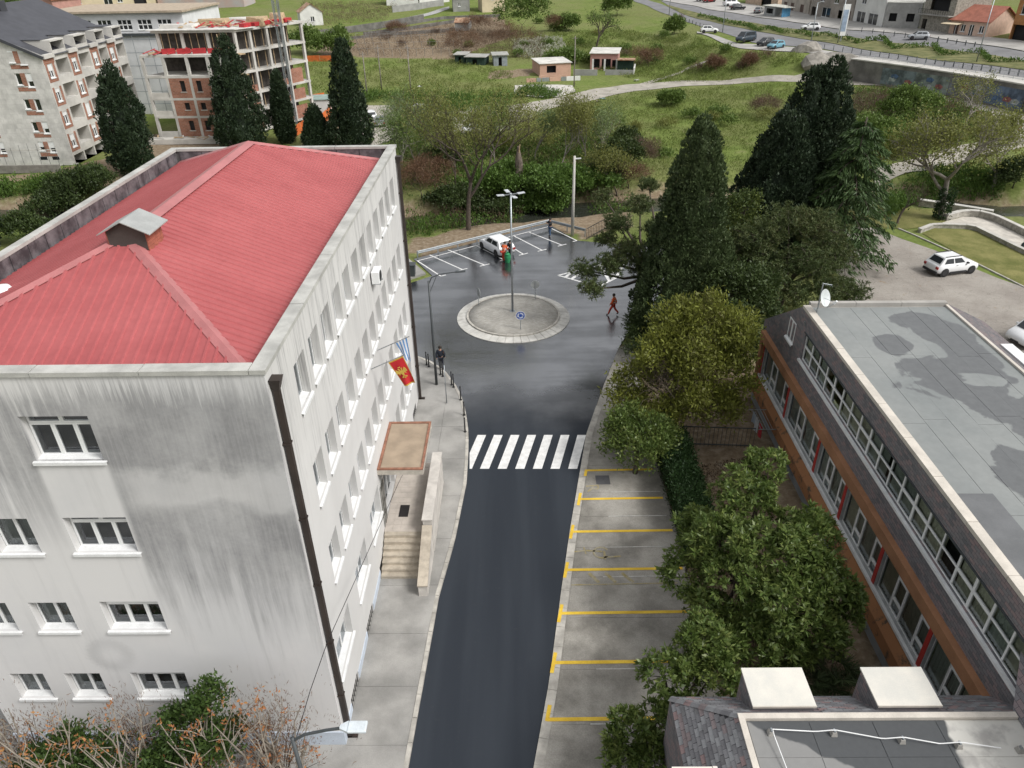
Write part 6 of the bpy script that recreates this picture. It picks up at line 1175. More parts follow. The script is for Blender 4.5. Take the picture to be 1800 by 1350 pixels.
# ================================================================ vehicles
TYRE = pm('tyre', (.018, .018, .018), .85, .1); RIM = pm('alloy', (.42, .43, .44), .35, .1, metal=.7); HL = pm('headlight_glass', (.55, .58, .6), .1, .05); TL = pm('tail_light', (.3, .015, .015), .2, .05); CLAD = pm('black_cladding', (.03, .03, .032), .6); PLATE = pm('plate_white', (.7, .7, .7), .5)
CGLASS = pm('car_glass', (.03, .035, .04), .05, .1, fine=0, spec=.8)
_carm = {}
KIND = {'hatch': (4.0, 1.74, 1.47, .16, [(-2., .55, .70, .86), (-1.93, .3, .9, .95), (-1.5, .22, .97, 1.), (-.4, .2, .98, 1.), (.75, .2, .95, 1.), (1.45, .22, .87, .98), (1.85, .28, .74, .93), (2., .42, .6, .8)], (-1.86, -1.45, .35, 1.12)),
        'suv': (4.2, 1.78, 1.62, .22, [(-2.08, .55, .8, .86), (-2.0, .35, 1.0, .95), (-1.55, .28, 1.08, 1.), (-.4, .26, 1.08, 1.), (.75, .26, 1.05, 1.), (1.5, .28, .98, .98), (1.95, .34, .84, .93), (2.1, .48, .68, .8)], (-1.95, -1.45, .3, 1.1)),
        'van': (4.9, 1.95, 1.95, .2, [(-2.42, .4, 1.0, .93), (-2.38, .28, 1.15, .97), (-1.6, .24, 1.18, 1.), (0, .22, 1.18, 1.), (1.2, .22, 1.15, 1.), (1.9, .26, 1.02, .97), (2.3, .32, .86, .92), (2.45, .45, .66, .8)], (-2.36, -2.25, .95, 1.75)),
        'sedan': (4.5, 1.8, 1.45, .17, [(-2.22, .5, .8, .86), (-2.15, .3, .93, .94), (-1.5, .22, .97, 1.), (-.4, .2, .97, 1.), (.75, .2, .95, 1.), (1.5, .22, .88, .98), (2.05, .28, .76, .93), (2.22, .42, .6, .8)], (-1.75, -1.1, .3, 1.15))}
def car(label, M, kind, paint, group=None, clad=False, detail=True):
    L, Wd, H, zc, st, (cx0, cx1, cx2, cx3) = KIND[kind]; hw = Wd/2; x, y, z = M.translation
    t = bpy.data.objects.new('car' if kind != 'van' else 'van', None); link(t, None, M); setp(t, label, 'van' if kind == 'van' else 'car', group)
    key = (kind, paint.name, clad)
    if key not in _carm:
        P = []; m = MB()
        for (sx, zb, zt, w) in st:
            zm = zb+(zt-zb)*.5; ring = [(sx, -hw*w*.9, zb), (sx, -hw*w, zb+.1), (sx, -hw*w, zm), (sx, -hw*w*.97, zt-.06), (sx, -hw*w*.88, zt), (sx, 0, zt+.025), (sx, hw*w*.88, zt), (sx, hw*w*.97, zt-.06), (sx, hw*w, zm), (sx, hw*w, zb+.1), (sx, hw*w*.9, zb)]; P.append(ring)
        n = len(P[0]); vs = [p for r_ in P for p in r_]; fs = [(i*n+j, i*n+(j+1) % n, (i+1)*n+(j+1) % n, (i+1)*n+j) for i in range(len(P)-1) for j in range(n)]; fs = [f[::-1] for f in fs]
        fs += [tuple(range(n)), tuple(range((len(P)-1)*n, len(P)*n))[::-1]]; fs[-2] = fs[-2][::-1] if False else fs[-2]; m.add(vs, fs)
        body = m.mesh('body', paint, True)
        zb = np.interp([cx0, cx3], [s[0] for s in st], [s[2] for s in st]); b0, b1 = zb[0]-.03, zb[1]-.03; w0, w1 = hw*.94, hw*.76
        c = [(cx0, -w0, b0), (cx3, -w0, b1), (cx3, w0, b1), (cx0, w0, b0), (cx1, -w1, H-.03), (cx2, -w1, H-.03), (cx2, w1, H-.03), (cx1, w1, H-.03)]
        rc = [(cx1+.04, -w1*.93, H), (cx2-.04, -w1*.93, H), (cx2-.04, w1*.93, H), (cx1+.04, w1*.93, H)]
        m = MB(); m.add(c+rc, [(0, 1, 5, 4), (1, 2, 6, 5), (2, 3, 7, 6), (3, 0, 4, 7), (4, 5, 9, 8), (5, 6, 10, 9), (6, 7, 11, 10), (7, 4, 8, 11), (8, 9, 10, 11)]); cab = m.mesh('cabin', paint)
        c = [np.array(p) for p in c]
        def panel(a, b, cc, d, i0, i1, j0, j1, off):
            def q(s, r_): return (a*(1-s)+b*s)*(1-r_)+(d*(1-s)+cc*s)*r_
            nn = np.cross(b-a, d-a); nn /= np.linalg.norm(nn); mm = MB(); mm.quad(*[q(s, r_)+nn*off for s, r_ in ((i0, j0), (i1, j0), (i1, j1), (i0, j1))]); return mm
        gl = [('windscreen', panel(c[1], c[2], c[6], c[5], .06, .94, .1, .93, .006)), ('rear_window', panel(c[3], c[0], c[4], c[7], .1, .9, .25, .9, .006))]
        k0 = (0.0-cx0)/(cx3-cx0)
        for a, b, cc, d, s in ((c[0], c[1], c[5], c[4], 0), (c[2], c[3], c[7], c[6], 1)):
            for (i0, i1) in ((.12, .46), (.5, .86)): gl.append(('side_window', panel(a, b, cc, d, i0, i1, .22, .88, .006)))
        gl = [(n_, g_.mesh(n_, CGLASS)) for n_, g_ in gl]
        wr = .31 if kind in ('hatch', 'sedan') else .34; m = MB()
        m.lathe([(wr*.62, -.1), (wr*.95, -.1), (wr, -.06), (wr, .06), (wr*.95, .1), (wr*.62, .1)], (0, 0, 0), 18); ty = m.mesh('wheel', TYRE, True); m = MB(); m.lathe([(.001, .075), (.06, .09), (wr*.3, .07), (wr*.64, .095)][::-1], (0, 0, 0), 18); ri = m.mesh('rim', RIM)
        m = MB(); m.lathe([(wr*1.18, 0), (.001, .004)], (0, 0, 0), 20); ar = m.mesh('wheel_arch', CLAD); 
        m = MB(); m.lathe([(wr*1.3, 0), (wr*1.3, .02), (wr*1.05, .02)], (0, 0, 0), 20); ac_ = m.mesh('arch_cladding', CLAD)
        _carm[key] = (body, cab, gl, ty, ri, ar, ac_, wr)
    body, cab, gl, ty, ri, ar, ac_, wr = _carm[key]; o = obj('body', body, t, M); obj('cabin', cab, t, M, bevel=.05)
    for n_, g_ in gl: obj(n_, g_, t, M)
    ax = L*.31
    for sx in (-ax*1., ax*1.03):
        for s in (-1, 1):
            Rw = M @ Matrix.Translation((sx, s*(hw-.095), wr)) @ Matrix.Rotation(RAD(-90*s), 4, 'X'); w = obj('wheel', ty, t, Rw); obj('rim', ri, w, Rw)
            Ra = M @ Matrix.Translation((sx, s*(hw+.003), wr+.02)) @ Matrix.Rotation(RAD(-90*s), 4, 'X'); obj('wheel_arch', ar, t, M @ Matrix.Translation((sx, s*(hw-.0), wr+.03)) @ Matrix.Rotation(RAD(-90*s), 4, 'X'))
    if detail:
        zf = st[-2][2]-.1; zr = st[1][2]-.16
        for s in (-1, 1):
            m = MB(); m.hexa([(L/2-.3, s*hw*.5, zf-.09), (L/2-.02, s*hw*.5, zf-.12), (L/2-.14, s*hw*.88, zf-.1), (L/2-.42, s*hw*.93, zf-.07), (L/2-.34, s*hw*.5, zf+.06), (L/2-.1, s*hw*.5, zf), (L/2-.2, s*hw*.86, zf+.03), (L/2-.46, s*hw*.92, zf+.06)]); m.build('headlight', HL, t, M)
            m = MB(); m.box(-L/2-.005, -L/2+.2, s*hw*.78-.13, s*hw*.78+.13, zr-.13, zr+.08); m.build('tail_light', TL, t, M)
            m = MB(); m.box(cx3-.42, cx3-.28, s*(hw+.02)-.09, s*(hw+.02)+.09, zb_ if False else st[4][2]-.02, st[4][2]+.1); m.build('mirror', CLAD if clad else paint, t, M)
            for xx in (-.25, .62): m = MB(); m.box(xx-.09, xx+.09, s*(hw+.004)-.012, s*(hw+.004)+.012, st[3][2]-.16, st[3][2]-.13); m.build('door_handle', CLAD if clad else paint, t, M)
        m = MB(); m.box(L/2-.06, L/2+.012, -.32, .32, .36, .5); m.build('grille', CLAD, t, M); m = MB(); m.box(-L/2-.016, -L/2+.02, -.25, .25, .52, .63); m.build('number_plate', PLATE, t, M)
        if clad:
            for s in (-1, 1): m = MB(); m.bar((cx1+.1, s*hw*.66, H+.05), (cx2-.1, s*hw*.66, H+.05), .05, .05); m.build('roof_rail', CLAD, t, M); m = MB(); m.box(-L*.2, L*.2, s*(hw+.004)-.02, s*(hw+.004)+.02, .24, .42); m.build('side_cladding', CLAD, t, M)
            m = MB(); m.box(-L/2-.02, -L/2+.3, -hw*.9, hw*.9, .3, .48); m.build('rear_bumper', CLAD, t, M)
    return t
CW = pm('car_white', (.74, .75, .76), .22, .03, fine=0, spec=.6); CSL = pm('car_silver', (.42, .44, .46), .25, .05, fine=0, metal=.4, spec=.6); CBK = pm('car_black', (.015, .018, .022), .2, .05, fine=0, spec=.6); CNV = pm('car_navy', (.03, .045, .06), .25, .05, fine=0, spec=.6); CLB = pm('car_light_blue', (.13, .3, .38), .25, .05, fine=0, spec=.6); CRD = pm('car_red', (.25, .02, .025), .25, .05, fine=0); CGR = pm('car_grey', (.2, .21, .22), .25, .05, fine=0)
def placeG(u, v, hd, gz=None): q = G(u, v) if gz is None else GT(u, v, gz); return TR(q[0], q[1], q[2], RAD(hd))
car('white hatchback parked in a painted bay behind the roundabout', placeG(873, 441, 123), 'hatch', CW)
car('white crossover with black wheel arches parked alone on the gravel lot', TR(37., 59.2, -.02, RAD(14)), 'suv', CW, clad=True)
car('white van parked at the right edge of the gravel lot', TR(37.0, 46.4, -.02, RAD(196)), 'van', CW)
car('dark green car beside the white van at the right edge', TR(36.8, 43.4, -.02, RAD(198)), 'sedan', pm('car_dkgreen', (.02, .045, .04), .25, .05, fine=0))
car('silver van parked on the dirt beside the meadow', placeG(752, 205, 5, .08), 'van', CSL, detail=True); car('dark blue car parked in front of the silver van', placeG(733, 209, 70, .08), 'hatch', CNV)
car('white car half hidden by the tall cypress in the gravel yard', placeG(652, 211, 110, .1), 'hatch', CW); car('dark green car behind the willow in the gravel yard', placeG(668, 221, 100, .1), 'sedan', CGR); car('white car behind the sparse tree in the gravel yard', placeG(838, 236, 10, .1), 'sedan', CW)
car('white crossover parked on the grass verge of the upper road', placeG(1246, 59, -8, .16), 'suv', CW, clad=True); car('dark blue van parked on the verge of the upper road', placeG(1310, 74, 215, .16), 'van', CNV); car('dark grey hatchback parked behind the light blue car', placeG(1345, 81, 210, .16), 'hatch', CBK); car('light blue hatchback parked at the end of the upper road verge', placeG(1363, 86, 215, .16), 'hatch', CLB)
car('white crossover driving on the upper road', placeG(1424, 54, 172, .12), 'suv', CW, clad=True); car('silver hatchback driving past the stone fronted house', placeG(1613, 70, 165, .12), 'hatch', CSL)
car('black estate car parked at the top near the kiosk', placeG(1296, 18, 10, .24), 'sedan', CBK); car('white van parked behind the black estate car', placeG(1285, 12, 10, .24), 'van', CW); car('grey car parked left of the kiosk', placeG(1333, 24, 60, .24), 'sedan', CGR); car('dark red car at the top edge beside the notice board', placeG(1246, 5, 20, .24), 'hatch', CRD); car('white car at the top edge left of the red car', placeG(1234, 3, 20, .24), 'hatch', CW)
# ================================================================ people
SKIN = pm('skin', (.45, .26, .18), .6, .08); SHOE = pm('shoe', (.02, .02, .02), .7)
def skinmesh(name, verts, edges, rad, mat, parent, M, sub=1):
    me = bpy.data.meshes.new(name); me.from_pydata([tuple(v) for v in verts], edges, []); me.materials.append(mat); o = bpy.data.objects.new(name, me); link(o, parent, M)
    md = o.modifiers.new('skin', 'SKIN'); md.use_smooth_shade = True
    for i, r_ in enumerate(rad):
        me.skin_vertices[0].data[i].radius = (r_, r_) if np.isscalar(r_) else r_
    me.skin_vertices[0].data[0].use_root = True
    s = o.modifiers.new('sub', 'SUBSURF'); s.levels = sub; s.render_levels = sub; return o
def person(label, M, top, legs, hair, lstep=0., arms=((-.12, 0), (.12, 0)), vest=None, lean=0., scale=1.):
    """faces local +x; lstep: stride; arms: (forward, raise) of each hand"""
    M = M @ Matrix.Scale(scale, 4); t = bpy.data.objects.new('person', None); link(t, None, M); setp(t, label, 'person')
    hipz = .92; J = {'pel': (0, 0, .98), 'wst': (lean*.3, 0, 1.12), 'chs': (lean*.8, 0, 1.34), 'nck': (lean, 0, 1.5), 'hd0': (lean*1.1+.015, 0, 1.6), 'hd1': (lean*1.15+.02, 0, 1.72)}
    for s, n_ in ((1, 'l'), (-1, 'r')):
        st = lstep*s; J['hip'+n_] = (0, .1*s, .9); J['kne'+n_] = (st*.5+.04, .1*s, .5); J['ank'+n_] = (st-(.08 if st < -.1 else 0), .1*s, .09+(.1 if st < -.1 else 0)); J['toe'+n_] = (st+.16-(.08 if st < -.1 else 0), .11*s, .04+(.04 if st < -.1 else 0))
        f, u_ = arms[0 if s > 0 else 1]; J['sho'+n_] = (lean*.9, .19*s, 1.43); J['elb'+n_] = (lean*.7+f*.45-.03, .26*s, 1.17+u_*.3); J['wri'+n_] = (lean*.6+f, .25*s-(.06*s if abs(f) > .2 else 0), .93+u_); J['han'+n_] = (lean*.6+f*1.15+.02, .24*s-(.06*s if abs(f) > .2 else 0), .83+u_)
    K = list(J); ix = {k_: i for i, k_ in enumerate(K)}
    E_ = [('pel', 'wst'), ('wst', 'chs'), ('chs', 'nck'), ('nck', 'hd0'), ('hd0', 'hd1')]
    for n_ in 'lr': E_ += [('pel', 'hip'+n_), ('hip'+n_, 'kne'+n_), ('kne'+n_, 'ank'+n_), ('ank'+n_, 'toe'+n_), ('chs', 'sho'+n_), ('sho'+n_, 'elb'+n_), ('elb'+n_, 'wri'+n_), ('wri'+n_, 'han'+n_)]
    R_ = {'pel': .13, 'wst': .125, 'chs': .14, 'nck': .06, 'hd0': .085, 'hd1': .075, 'hip': .085, 'kne': .06, 'ank': .042, 'toe': .038, 'sho': .065, 'elb': .045, 'wri': .034, 'han': .036}
    skinmesh('body', [J[k_] for k_ in K], [(ix[a], ix[b]) for a, b in E_], [R_.get(k_, R_.get(k_[:3])) for k_ in K], SKIN, t, M)
    def sub_(name, ks, es, mat, add):
        ii = {k_: i for i, k_ in enumerate(ks)}; return skinmesh(name, [J[k_] for k_ in ks], [(ii[a], ii[b]) for a, b in es], [R_.get(k_, R_.get(k_[:3]))+add for k_ in ks], mat, t, M)
    sub_('trousers', ['pel', 'hipl', 'knel', 'ankl', 'hipr', 'kner', 'ankr'], [('pel', 'hipl'), ('hipl', 'knel'), ('knel', 'ankl'), ('pel', 'hipr'), ('hipr', 'kner'), ('kner', 'ankr')], legs, .028)
    sub_('jacket', ['chs', 'wst', 'pel', 'shol', 'elbl', 'wril', 'shor', 'elbr', 'wrir'], [('chs', 'wst'), ('wst', 'pel'), ('chs', 'shol'), ('shol', 'elbl'), ('elbl', 'wril'), ('chs', 'shor'), ('shor', 'elbr'), ('elbr', 'wrir')], top, .04)
    for n_ in 'lr': sub_('shoe', ['ank'+n_, 'toe'+n_], [('ank'+n_, 'toe'+n_)], SHOE, .016)
    h = np.array(J['hd1']); m = MB(); m.lathe([(.118, -.06), (.122, .0), (.1, .06), (.05, .095), (.001, .105)], (h[0]-.018, 0, h[2]-.0), 14); m.build('hair', hair, t, M, smooth=True)
    hd = np.array(J['hd0']); m = MB(); m.hexa([(hd[0]+.09, -.015, hd[2]), (hd[0]+.125, -.012, hd[2]), (hd[0]+.125, .012, hd[2]), (hd[0]+.09, .015, hd[2]), (hd[0]+.09, -.01, hd[2]+.05), (hd[0]+.1, -.008, hd[2]+.05), (hd[0]+.1, .008, hd[2]+.05), (hd[0]+.09, .01, hd[2]+.05)]); m.build('nose', SKIN, t, M)
    for s in (-1, 1): m = MB(); m.box(hd[0]+.085, hd[0]+.102, s*.036-.013, s*.036+.013, hd[2]+.05, hd[2]+.065); m.build('eye', BLACK, t, M)
    if vest:
        for z in (1.12, 1.26):
            m = MB(); k_ = 16; r_ = .185
            for i in range(k_): a, b = 2*math.pi*i/k_, 2*math.pi*(i+1)/k_; m.quad(*[(lean*.5+r_*.98*math.cos(q), r_*1.0*math.sin(q), zz) for q, zz in ((a, z), (b, z), (b, z+.05), (a, z+.05))])
            m.build('reflective_band', vest, t, M)
    return t
ORV = pm('hi_vis_orange', (.7, .12, .03), .7, .1); ORT = pm('orange_red_trousers', (.5, .06, .03), .8, .1); REFL = pm('reflective_tape', (.75, .76, .72), .4); DKC = pm('dark_clothes', (.02, .021, .026), .85, .2); JEAN = pm('blue_jeans', (.06, .11, .2), .85, .15); DKH = pm('dark_hair', (.02, .014, .01), .7); BLC = pm('navy_coat', (.018, .022, .035), .85)
person('worker in orange hi-vis jacket and red trousers walking on the wet road', TR(7.2, 51.4, 0, RAD(165)), ORV, ORT, DKH, .34, ((.22, .03), (-.2, .03)), REFL)
person('worker in orange clothes bending beside the white hatchback', TR(-1.42, 62.75, 0, RAD(60)), ORV, ORT, DKH, .06, ((.3, .12), (.25, .1)), REFL, lean=.22)
person('man in black jacket standing behind the white hatchback', TR(-.82, 63.35, 0, RAD(225)), DKC, DKC, DKH, .03, ((.25, .25), (.22, .2)))
person('man in dark jacket and blue jeans standing in the last painted bay', TR(3.05, 69.1, 0, RAD(200)), DKC, JEAN, DKH, .04, ((.3, .42), (.32, .42)), scale=1.05)
person('person in navy coat standing behind the street lamp on the bend', TR(-5.35, 43.05, .12, RAD(80)), BLC, BLC, DKH, .05)
m = MB(); m.lathe([(.2, 0), (.27, .3), (.3, .62), (.24, .8), (.26, .82)], (-1.05, 62.5, 0), 14); bk = m.build('rubbish_sack', pm('green_sack', (.03, .25, .1), .6, .2), smooth=True, label='green sack held beside the bending worker', cat='sack'); m = MB(); m.lathe([(.24, .8), (.1, .9), (.14, .98)], (-1.05, 62.5, 0), 10); m.build('sack_neck', pm('green_sack', (.03, .25, .1)), bk)
# ================================================================ vegetation
def unit(a): return a/(np.linalg.norm(a, axis=-1, keepdims=True)+1e-9)
def leafquads(P, D, L, Wd, R):
    n = len(P); S = unit(np.cross(D, unit(R.normal(size=(n, 3))))); L = np.broadcast_to(np.asarray(L, float), (n,))[:, None]; Wd = np.broadcast_to(np.asarray(Wd, float), (n,))[:, None]
    up = np.cross(S, D)*L*.08; V = np.stack([P, P+D*L*.45+S*Wd*.5+up, P+D*L, P+D*L*.45-S*Wd*.5+up], 1).reshape(-1, 3); F_ = np.arange(n*4).reshape(n, 4); return V, F_
def clusters(C, N, k, spread, L, Wd, R, up=.5, out=.6, rnd=.6):
    """k leaves round every centre C whose outward direction is N"""
    n = len(C); P = np.repeat(C, k, 0)+R.normal(size=(n*k, 3))*spread; D = unit(np.repeat(N, k, 0)*out+np.array([0, 0, up])+R.normal(size=(n*k, 3))*rnd)
    return leafquads(P, D, L*R.uniform(.7, 1.25, n*k), Wd*R.uniform(.75, 1.2, n*k), R)
def rosettes(C, N, k, L, Wd, R):
    n = len(C); N = unit(N+R.normal(size=N.shape)*.35); a = unit(np.cross(N, unit(R.normal(size=(n, 3))))); b = np.cross(N, a); th = (np.arange(k)/k*2*math.pi)[None]+R.uniform(0, 6.3, (n, 1))
    th = th+R.normal(size=th.shape)*.2; el = R.uniform(.15, .9, (n, k))
    D = a[:, None]*np.cos(th)[..., None]+b[:, None]*np.sin(th)[..., None]; D = unit(D*np.cos(el)[..., None]+N[:, None]*np.sin(el)[..., None]).reshape(-1, 3)
    P = np.repeat(C, k, 0)+D*.02; n2 = len(P); return leafquads(P, D, L*R.uniform(.5, 1.3, n2), Wd*R.uniform(.6, 1.3, n2), R)
def cat(parts):
    V = []; F_ = []; b = 0
    for v, f in parts: V.append(v); F_.append(f+b); b += len(v)
    return np.concatenate(V), np.concatenate(F_)
def tree_obj(name, label, base, trunk, tmat, leafV, leafF, lmat, catn='tree', group=None, part='crown'):
    t = thing(name, label, catn, base, group=group)
    if trunk is not None and trunk.v: trunk.build('trunk', tmat, t, smooth=True)
    if leafV is not None: obj(part, mesh_np(part, leafV, leafF, lmat), t)
    return t
LM_CYP = leafmat('cypress_leaf', [(.03, .05, .02), (.05, .078, .03), (.076, .108, .042), (.1, .13, .055)], .18)
LM_CYP2 = leafmat('dark_cypress_leaf', [(.018, .032, .018), (.03, .05, .025), (.048, .07, .034)], .12)
LM_MAG = leafmat('magnolia_leaf', [(.05, .082, .02), (.09, .14, .034), (.145, .195, .052), (.25, .28, .085)], .35, .42, big=1.1)
LM_PHO = leafmat('yellow_green_leaf', [(.1, .08, .035), (.125, .135, .03), (.2, .225, .04), (.3, .31, .06)], .35)
LM_DK = leafmat('dark_evergreen_leaf', [(.022, .036, .012), (.042, .066, .018), (.07, .1, .026)], .2)
LM_GR = leafmat('fresh_green_leaf', [(.065, .1, .022), (.11, .17, .036), (.17, .24, .06)], .3)
LM_IVY = leafmat('ivy_leaf', [(.045, .085, .018), (.085, .15, .028), (.13, .21, .042)], .3)
LM_WIL = leafmat('willow_leaf', [(.11, .16, .06), (.17, .23, .09), (.24, .3, .13)], .35)
LM_OL = leafmat('olive_sparse_leaf', [(.12, .135, .035), (.18, .195, .052), (.26, .265, .078)], .35)
LM_BRN = leafmat('brown_twig_leaf', [(.07, .05, .035), (.12, .08, .055), (.17, .1, .06)], .2)
LM_RED = leafmat('reddish_twig_leaf', [(.1, .058, .036), (.15, .085, .05), (.2, .115, .065)], .2)
LM_PINE = leafmat('pine_needle', [(.035, .055, .018), (.06, .09, .028), (.09, .115, .038), (.14, .125, .055)], .18)
LM_CED = leafmat('cedar_needle', [(.03, .06, .018), (.055, .1, .03), (.09, .14, .045)], .2)
LM_ORG = leafmat('orange_leaf_tuft', [(.3, .1, .05), (.4, .17, .07), (.45, .27, .09)], .3)
LM_PALM = leafmat('palm_leaf', [(.03, .05, .02), (.06, .09, .035), (.1, .13, .055)], .15)
LM_HEDGE = leafmat('hedge_leaf', [(.012, .03, .01), (.025, .055, .015), (.04, .08, .022)], .15)
LM_GRASS = leafmat('grass_tuft', [(.07, .1, .022), (.12, .165, .036), (.18, .225, .055), (.26, .24, .11)], .35, big=.12)
def cypress(name, label, base, h, R0, prof, n, mat=None, seed=1, leaf=.42, group=None, lean=(0, 0)):
    R = np.random.default_rng(seed); x, y, z = base; ht = [p[0] for p in prof]; hr = [p[1] for p in prof]
    t = R.uniform(0, 1, n*3); r = np.interp(t, ht, hr); t = t[R.uniform(0, 1, n*3) < r+.08][:n]; th = R.uniform(0, 2*math.pi, len(t)); ph = R.uniform(0, 6, 4)
    def lobe(th, t): return 1+.08*np.sin(3*th+ph[0]+6*t)+.08*np.sin(5*th+ph[1]-9*t)+.06*np.sin(16*t+ph[2]+2*th)
    rr = R0*np.interp(t, ht, hr)*lobe(th, t)*R.uniform(.55, 1.02, len(t))**.6; C = np.stack([x+lean[0]*t+rr*np.cos(th), y+lean[1]*t+rr*np.sin(th), z+t*h], 1); N = np.stack([np.cos(th), np.sin(th), .35+0*th], 1)
    k_ = 34; d = unit(R.normal(size=(len(C)*k_, 3))+np.repeat(N, k_, 0)*.9+np.array([0, 0, .5])); rad = leaf*R.uniform(.55, 1.15, len(C)); P = np.repeat(C, k_, 0)+d*np.repeat(rad, k_)[:, None]*np.array([.8, .8, 1.25])*R.uniform(.6, 1., (len(d), 1)); D = unit(d*.6+np.array([0, 0, .7])+R.normal(size=d.shape)*.35)
    V, F_ = leafquads(P, D, leaf*.55*R.uniform(.7, 1.2, len(P)), leaf*.26, R)
    a = np.linspace(0, 2*math.pi, 17)[:-1]; tt = np.linspace(.02, .97, 14); co_ = np.array([[x+lean[0]*q+R0*.5*np.interp(q, ht, hr)*math.cos(b)*lobe(b, q), y+lean[1]*q+R0*.5*np.interp(q, ht, hr)*math.sin(b)*lobe(b, q), z+q*h] for q in tt for b in a]); cf = np.array([(i*16+j, i*16+(j+1) % 16, (i+1)*16+(j+1) % 16, (i+1)*16+j) for i in range(13) for j in range(16)])
    V, F_ = cat([(V, F_), (co_, cf)]); tr = MB(); tr.tube([(x, y, z-.2), (x+lean[0]*.3, y+lean[1]*.3, z+h*.3)], [R0*.09+.1, R0*.05+.05], 8); return tree_obj(name, label, base, tr, BARK, V, F_, mat or LM_CYP, 'cypress', group)
PF_W = [(0, .7), (.08, .95), (.2, 1.), (.4, .8), (.6, .62), (.8, .44), (.91, .27), (.97, .13), (1, .03)]; PF_F = [(0, .75), (.08, .98), (.2, 1.), (.38, .74), (.6, .54), (.8, .38), (.91, .24), (.97, .12), (1, .03)]; PF_C = [(0, .7), (.1, .95), (.3, 1.), (.6, .85), (.8, .6), (.93, .32), (1, .04)]; PF_N = [(0, .5), (.1, .85), (.35, 1.), (.65, .8), (.85, .45), (1, .03)]
def broad(name, label, base, lobes, n, L, Wd, mat, R, k=7, spread=None, rose=False, tr_r=.14, tmat=None, catn='tree', group=None, up=.5, part='crown', fill=.62, limbs=True, gap=.0):
    lb = np.array([(a[0], a[1], a[2], a[3], a[4] if len(a) > 4 else a[3]) for a in lobes], float); sub = []
    for l_ in lb:
        for _ in range(6):
            dv = unit(R.normal(size=3)); dv[2] = abs(dv[2])*1.1-.25; q_ = R.uniform(.28, .5); sub.append((l_[0]+dv[0]*l_[3]*.85, l_[1]+dv[1]*l_[3]*.85, l_[2]+dv[2]*l_[4]*.85, l_[3]*q_, l_[4]*q_))
    l0 = lb; lb = np.vstack([lb*np.array([1, 1, 1, .88, .88]), np.array(sub)]); w = lb[:, 3]**2; idx = R.choice(len(lb), n, p=w/w.sum()); d = unit(R.normal(size=(n, 3))); d[:, 2] = np.where(d[:, 2] < -.35, -d[:, 2], d[:, 2])
    rf = R.uniform(fill, 1.03, n)*(1+.12*np.sin(5*d[:, 0]+idx)*np.sin(6*d[:, 1])); C = lb[idx, :3]+d*np.stack([lb[idx, 3], lb[idx, 3], lb[idx, 4]], 1)*rf[:, None]
    q = np.ones(n, bool)
    for j in range(len(l0)):
        e = (C-lb[j, :3])/np.array([lb[j, 3], lb[j, 3], lb[j, 4]]); q &= ~((np.linalg.norm(e, axis=1) < .6) & (idx != j))
    if gap: q &= (np.sin(C[:, 0]*2.3)*np.sin(C[:, 1]*2.1+1)*np.sin(C[:, 2]*2.7+2)) < 1-gap
    C, d = C[q], d[q]
    V, F_ = rosettes(C, unit(d+np.array([0, 0, up])), k, L, Wd, R) if rose else clusters(C, d, k, spread or L*.6, L, Wd, R, up, .5, .7)
    tr = MB(); x, y, z = base; top = l0[:, :3].mean(0)
    if limbs:
        f = np.array([x*.6+top[0]*.4, y*.6+top[1]*.4, z+(top[2]-z)*.45]); tr.tube([(x, y, z-.2), (x*.8+f[0]*.2, y*.8+f[1]*.2, z+(f[2]-z)*.5), f], [tr_r*1.2, tr_r, tr_r*.8], 8)
        for l_ in l0:
            e = l_[:3]; tr.tube([f, (f+e)/2+R.normal(size=3)*.15+(0, 0, .1), e+(0, 0, l_[4]*.3)], [tr_r*.6, tr_r*.4, tr_r*.15], 6)
            for _ in range(5): dd = unit(R.normal(size=3)); dd[2] = abs(dd[2]); tr.tube([(f+e)/2, e, e+dd*l_[3]*.8], [tr_r*.25, tr_r*.15, .012], 4)
    return tree_obj(name, label, base, tr, tmat or BARK, V, F_, mat, catn, group, part)
def branchy(base, h, R, levels=4, r0=.16, spread=.55, nb=3, first=.3, upb=.25):
    """recursive bare limbs; returns tube mesh and twig tips with directions"""
    mb = MB(); tips = []
    def grow(p, d, L, r, lv):
        n = 3; pts = [p]; q = p.copy(); dd = d.copy()
        for i in range(n): dd = unit(dd+R.normal(size=3)*.13+np.array([0, 0, upb*.25])); q = q+dd*L/n; pts.append(q.copy())
        mb.tube(pts, np.linspace(r, r*.62, n+1), 6 if lv < 2 else 4, caps=False)
        if lv >= levels: tips.append((q, dd)); tips.append((pts[2], dd)); return
        m = nb+(1 if R.random() < .4 else 0)
        for i in range(m):
            a = unit(np.cross(dd, unit(R.normal(size=3)))); nd = unit(dd+a*R.uniform(.6, 1.2)*spread*1.6); s = pts[-1] if i < 2 else pts[2]; grow(s, nd, L*R.uniform(.62, .82), r*.56, lv+1)
    p = np.array(base, float); grow(p+(0, 0, -.2), unit(np.array([R.normal()*.06, R.normal()*.06, 1.])), h*first, r0, 0)
    return mb, np.array([t[0] for t in tips]), np.array([t[1] for t in tips])
def sparse(name, label, base, h, seed, lmat, tmat, leafn=5, L=.2, Wd=.09, levels=4, r0=.16, spread=.55, nb=3, first=.3, group=None, catn='tree', sp=.35, upb=.25):
    R = np.random.default_rng(seed); mb, P, D = branchy(base, h, R, levels, r0, spread, nb, first, upb)
    V, F_ = clusters(P, D, leafn, sp, L, Wd, R, .2, .5, .8); return tree_obj(name, label, base, mb, tmat, V, F_, lmat, catn, group)
RV = np.random.default_rng(11)
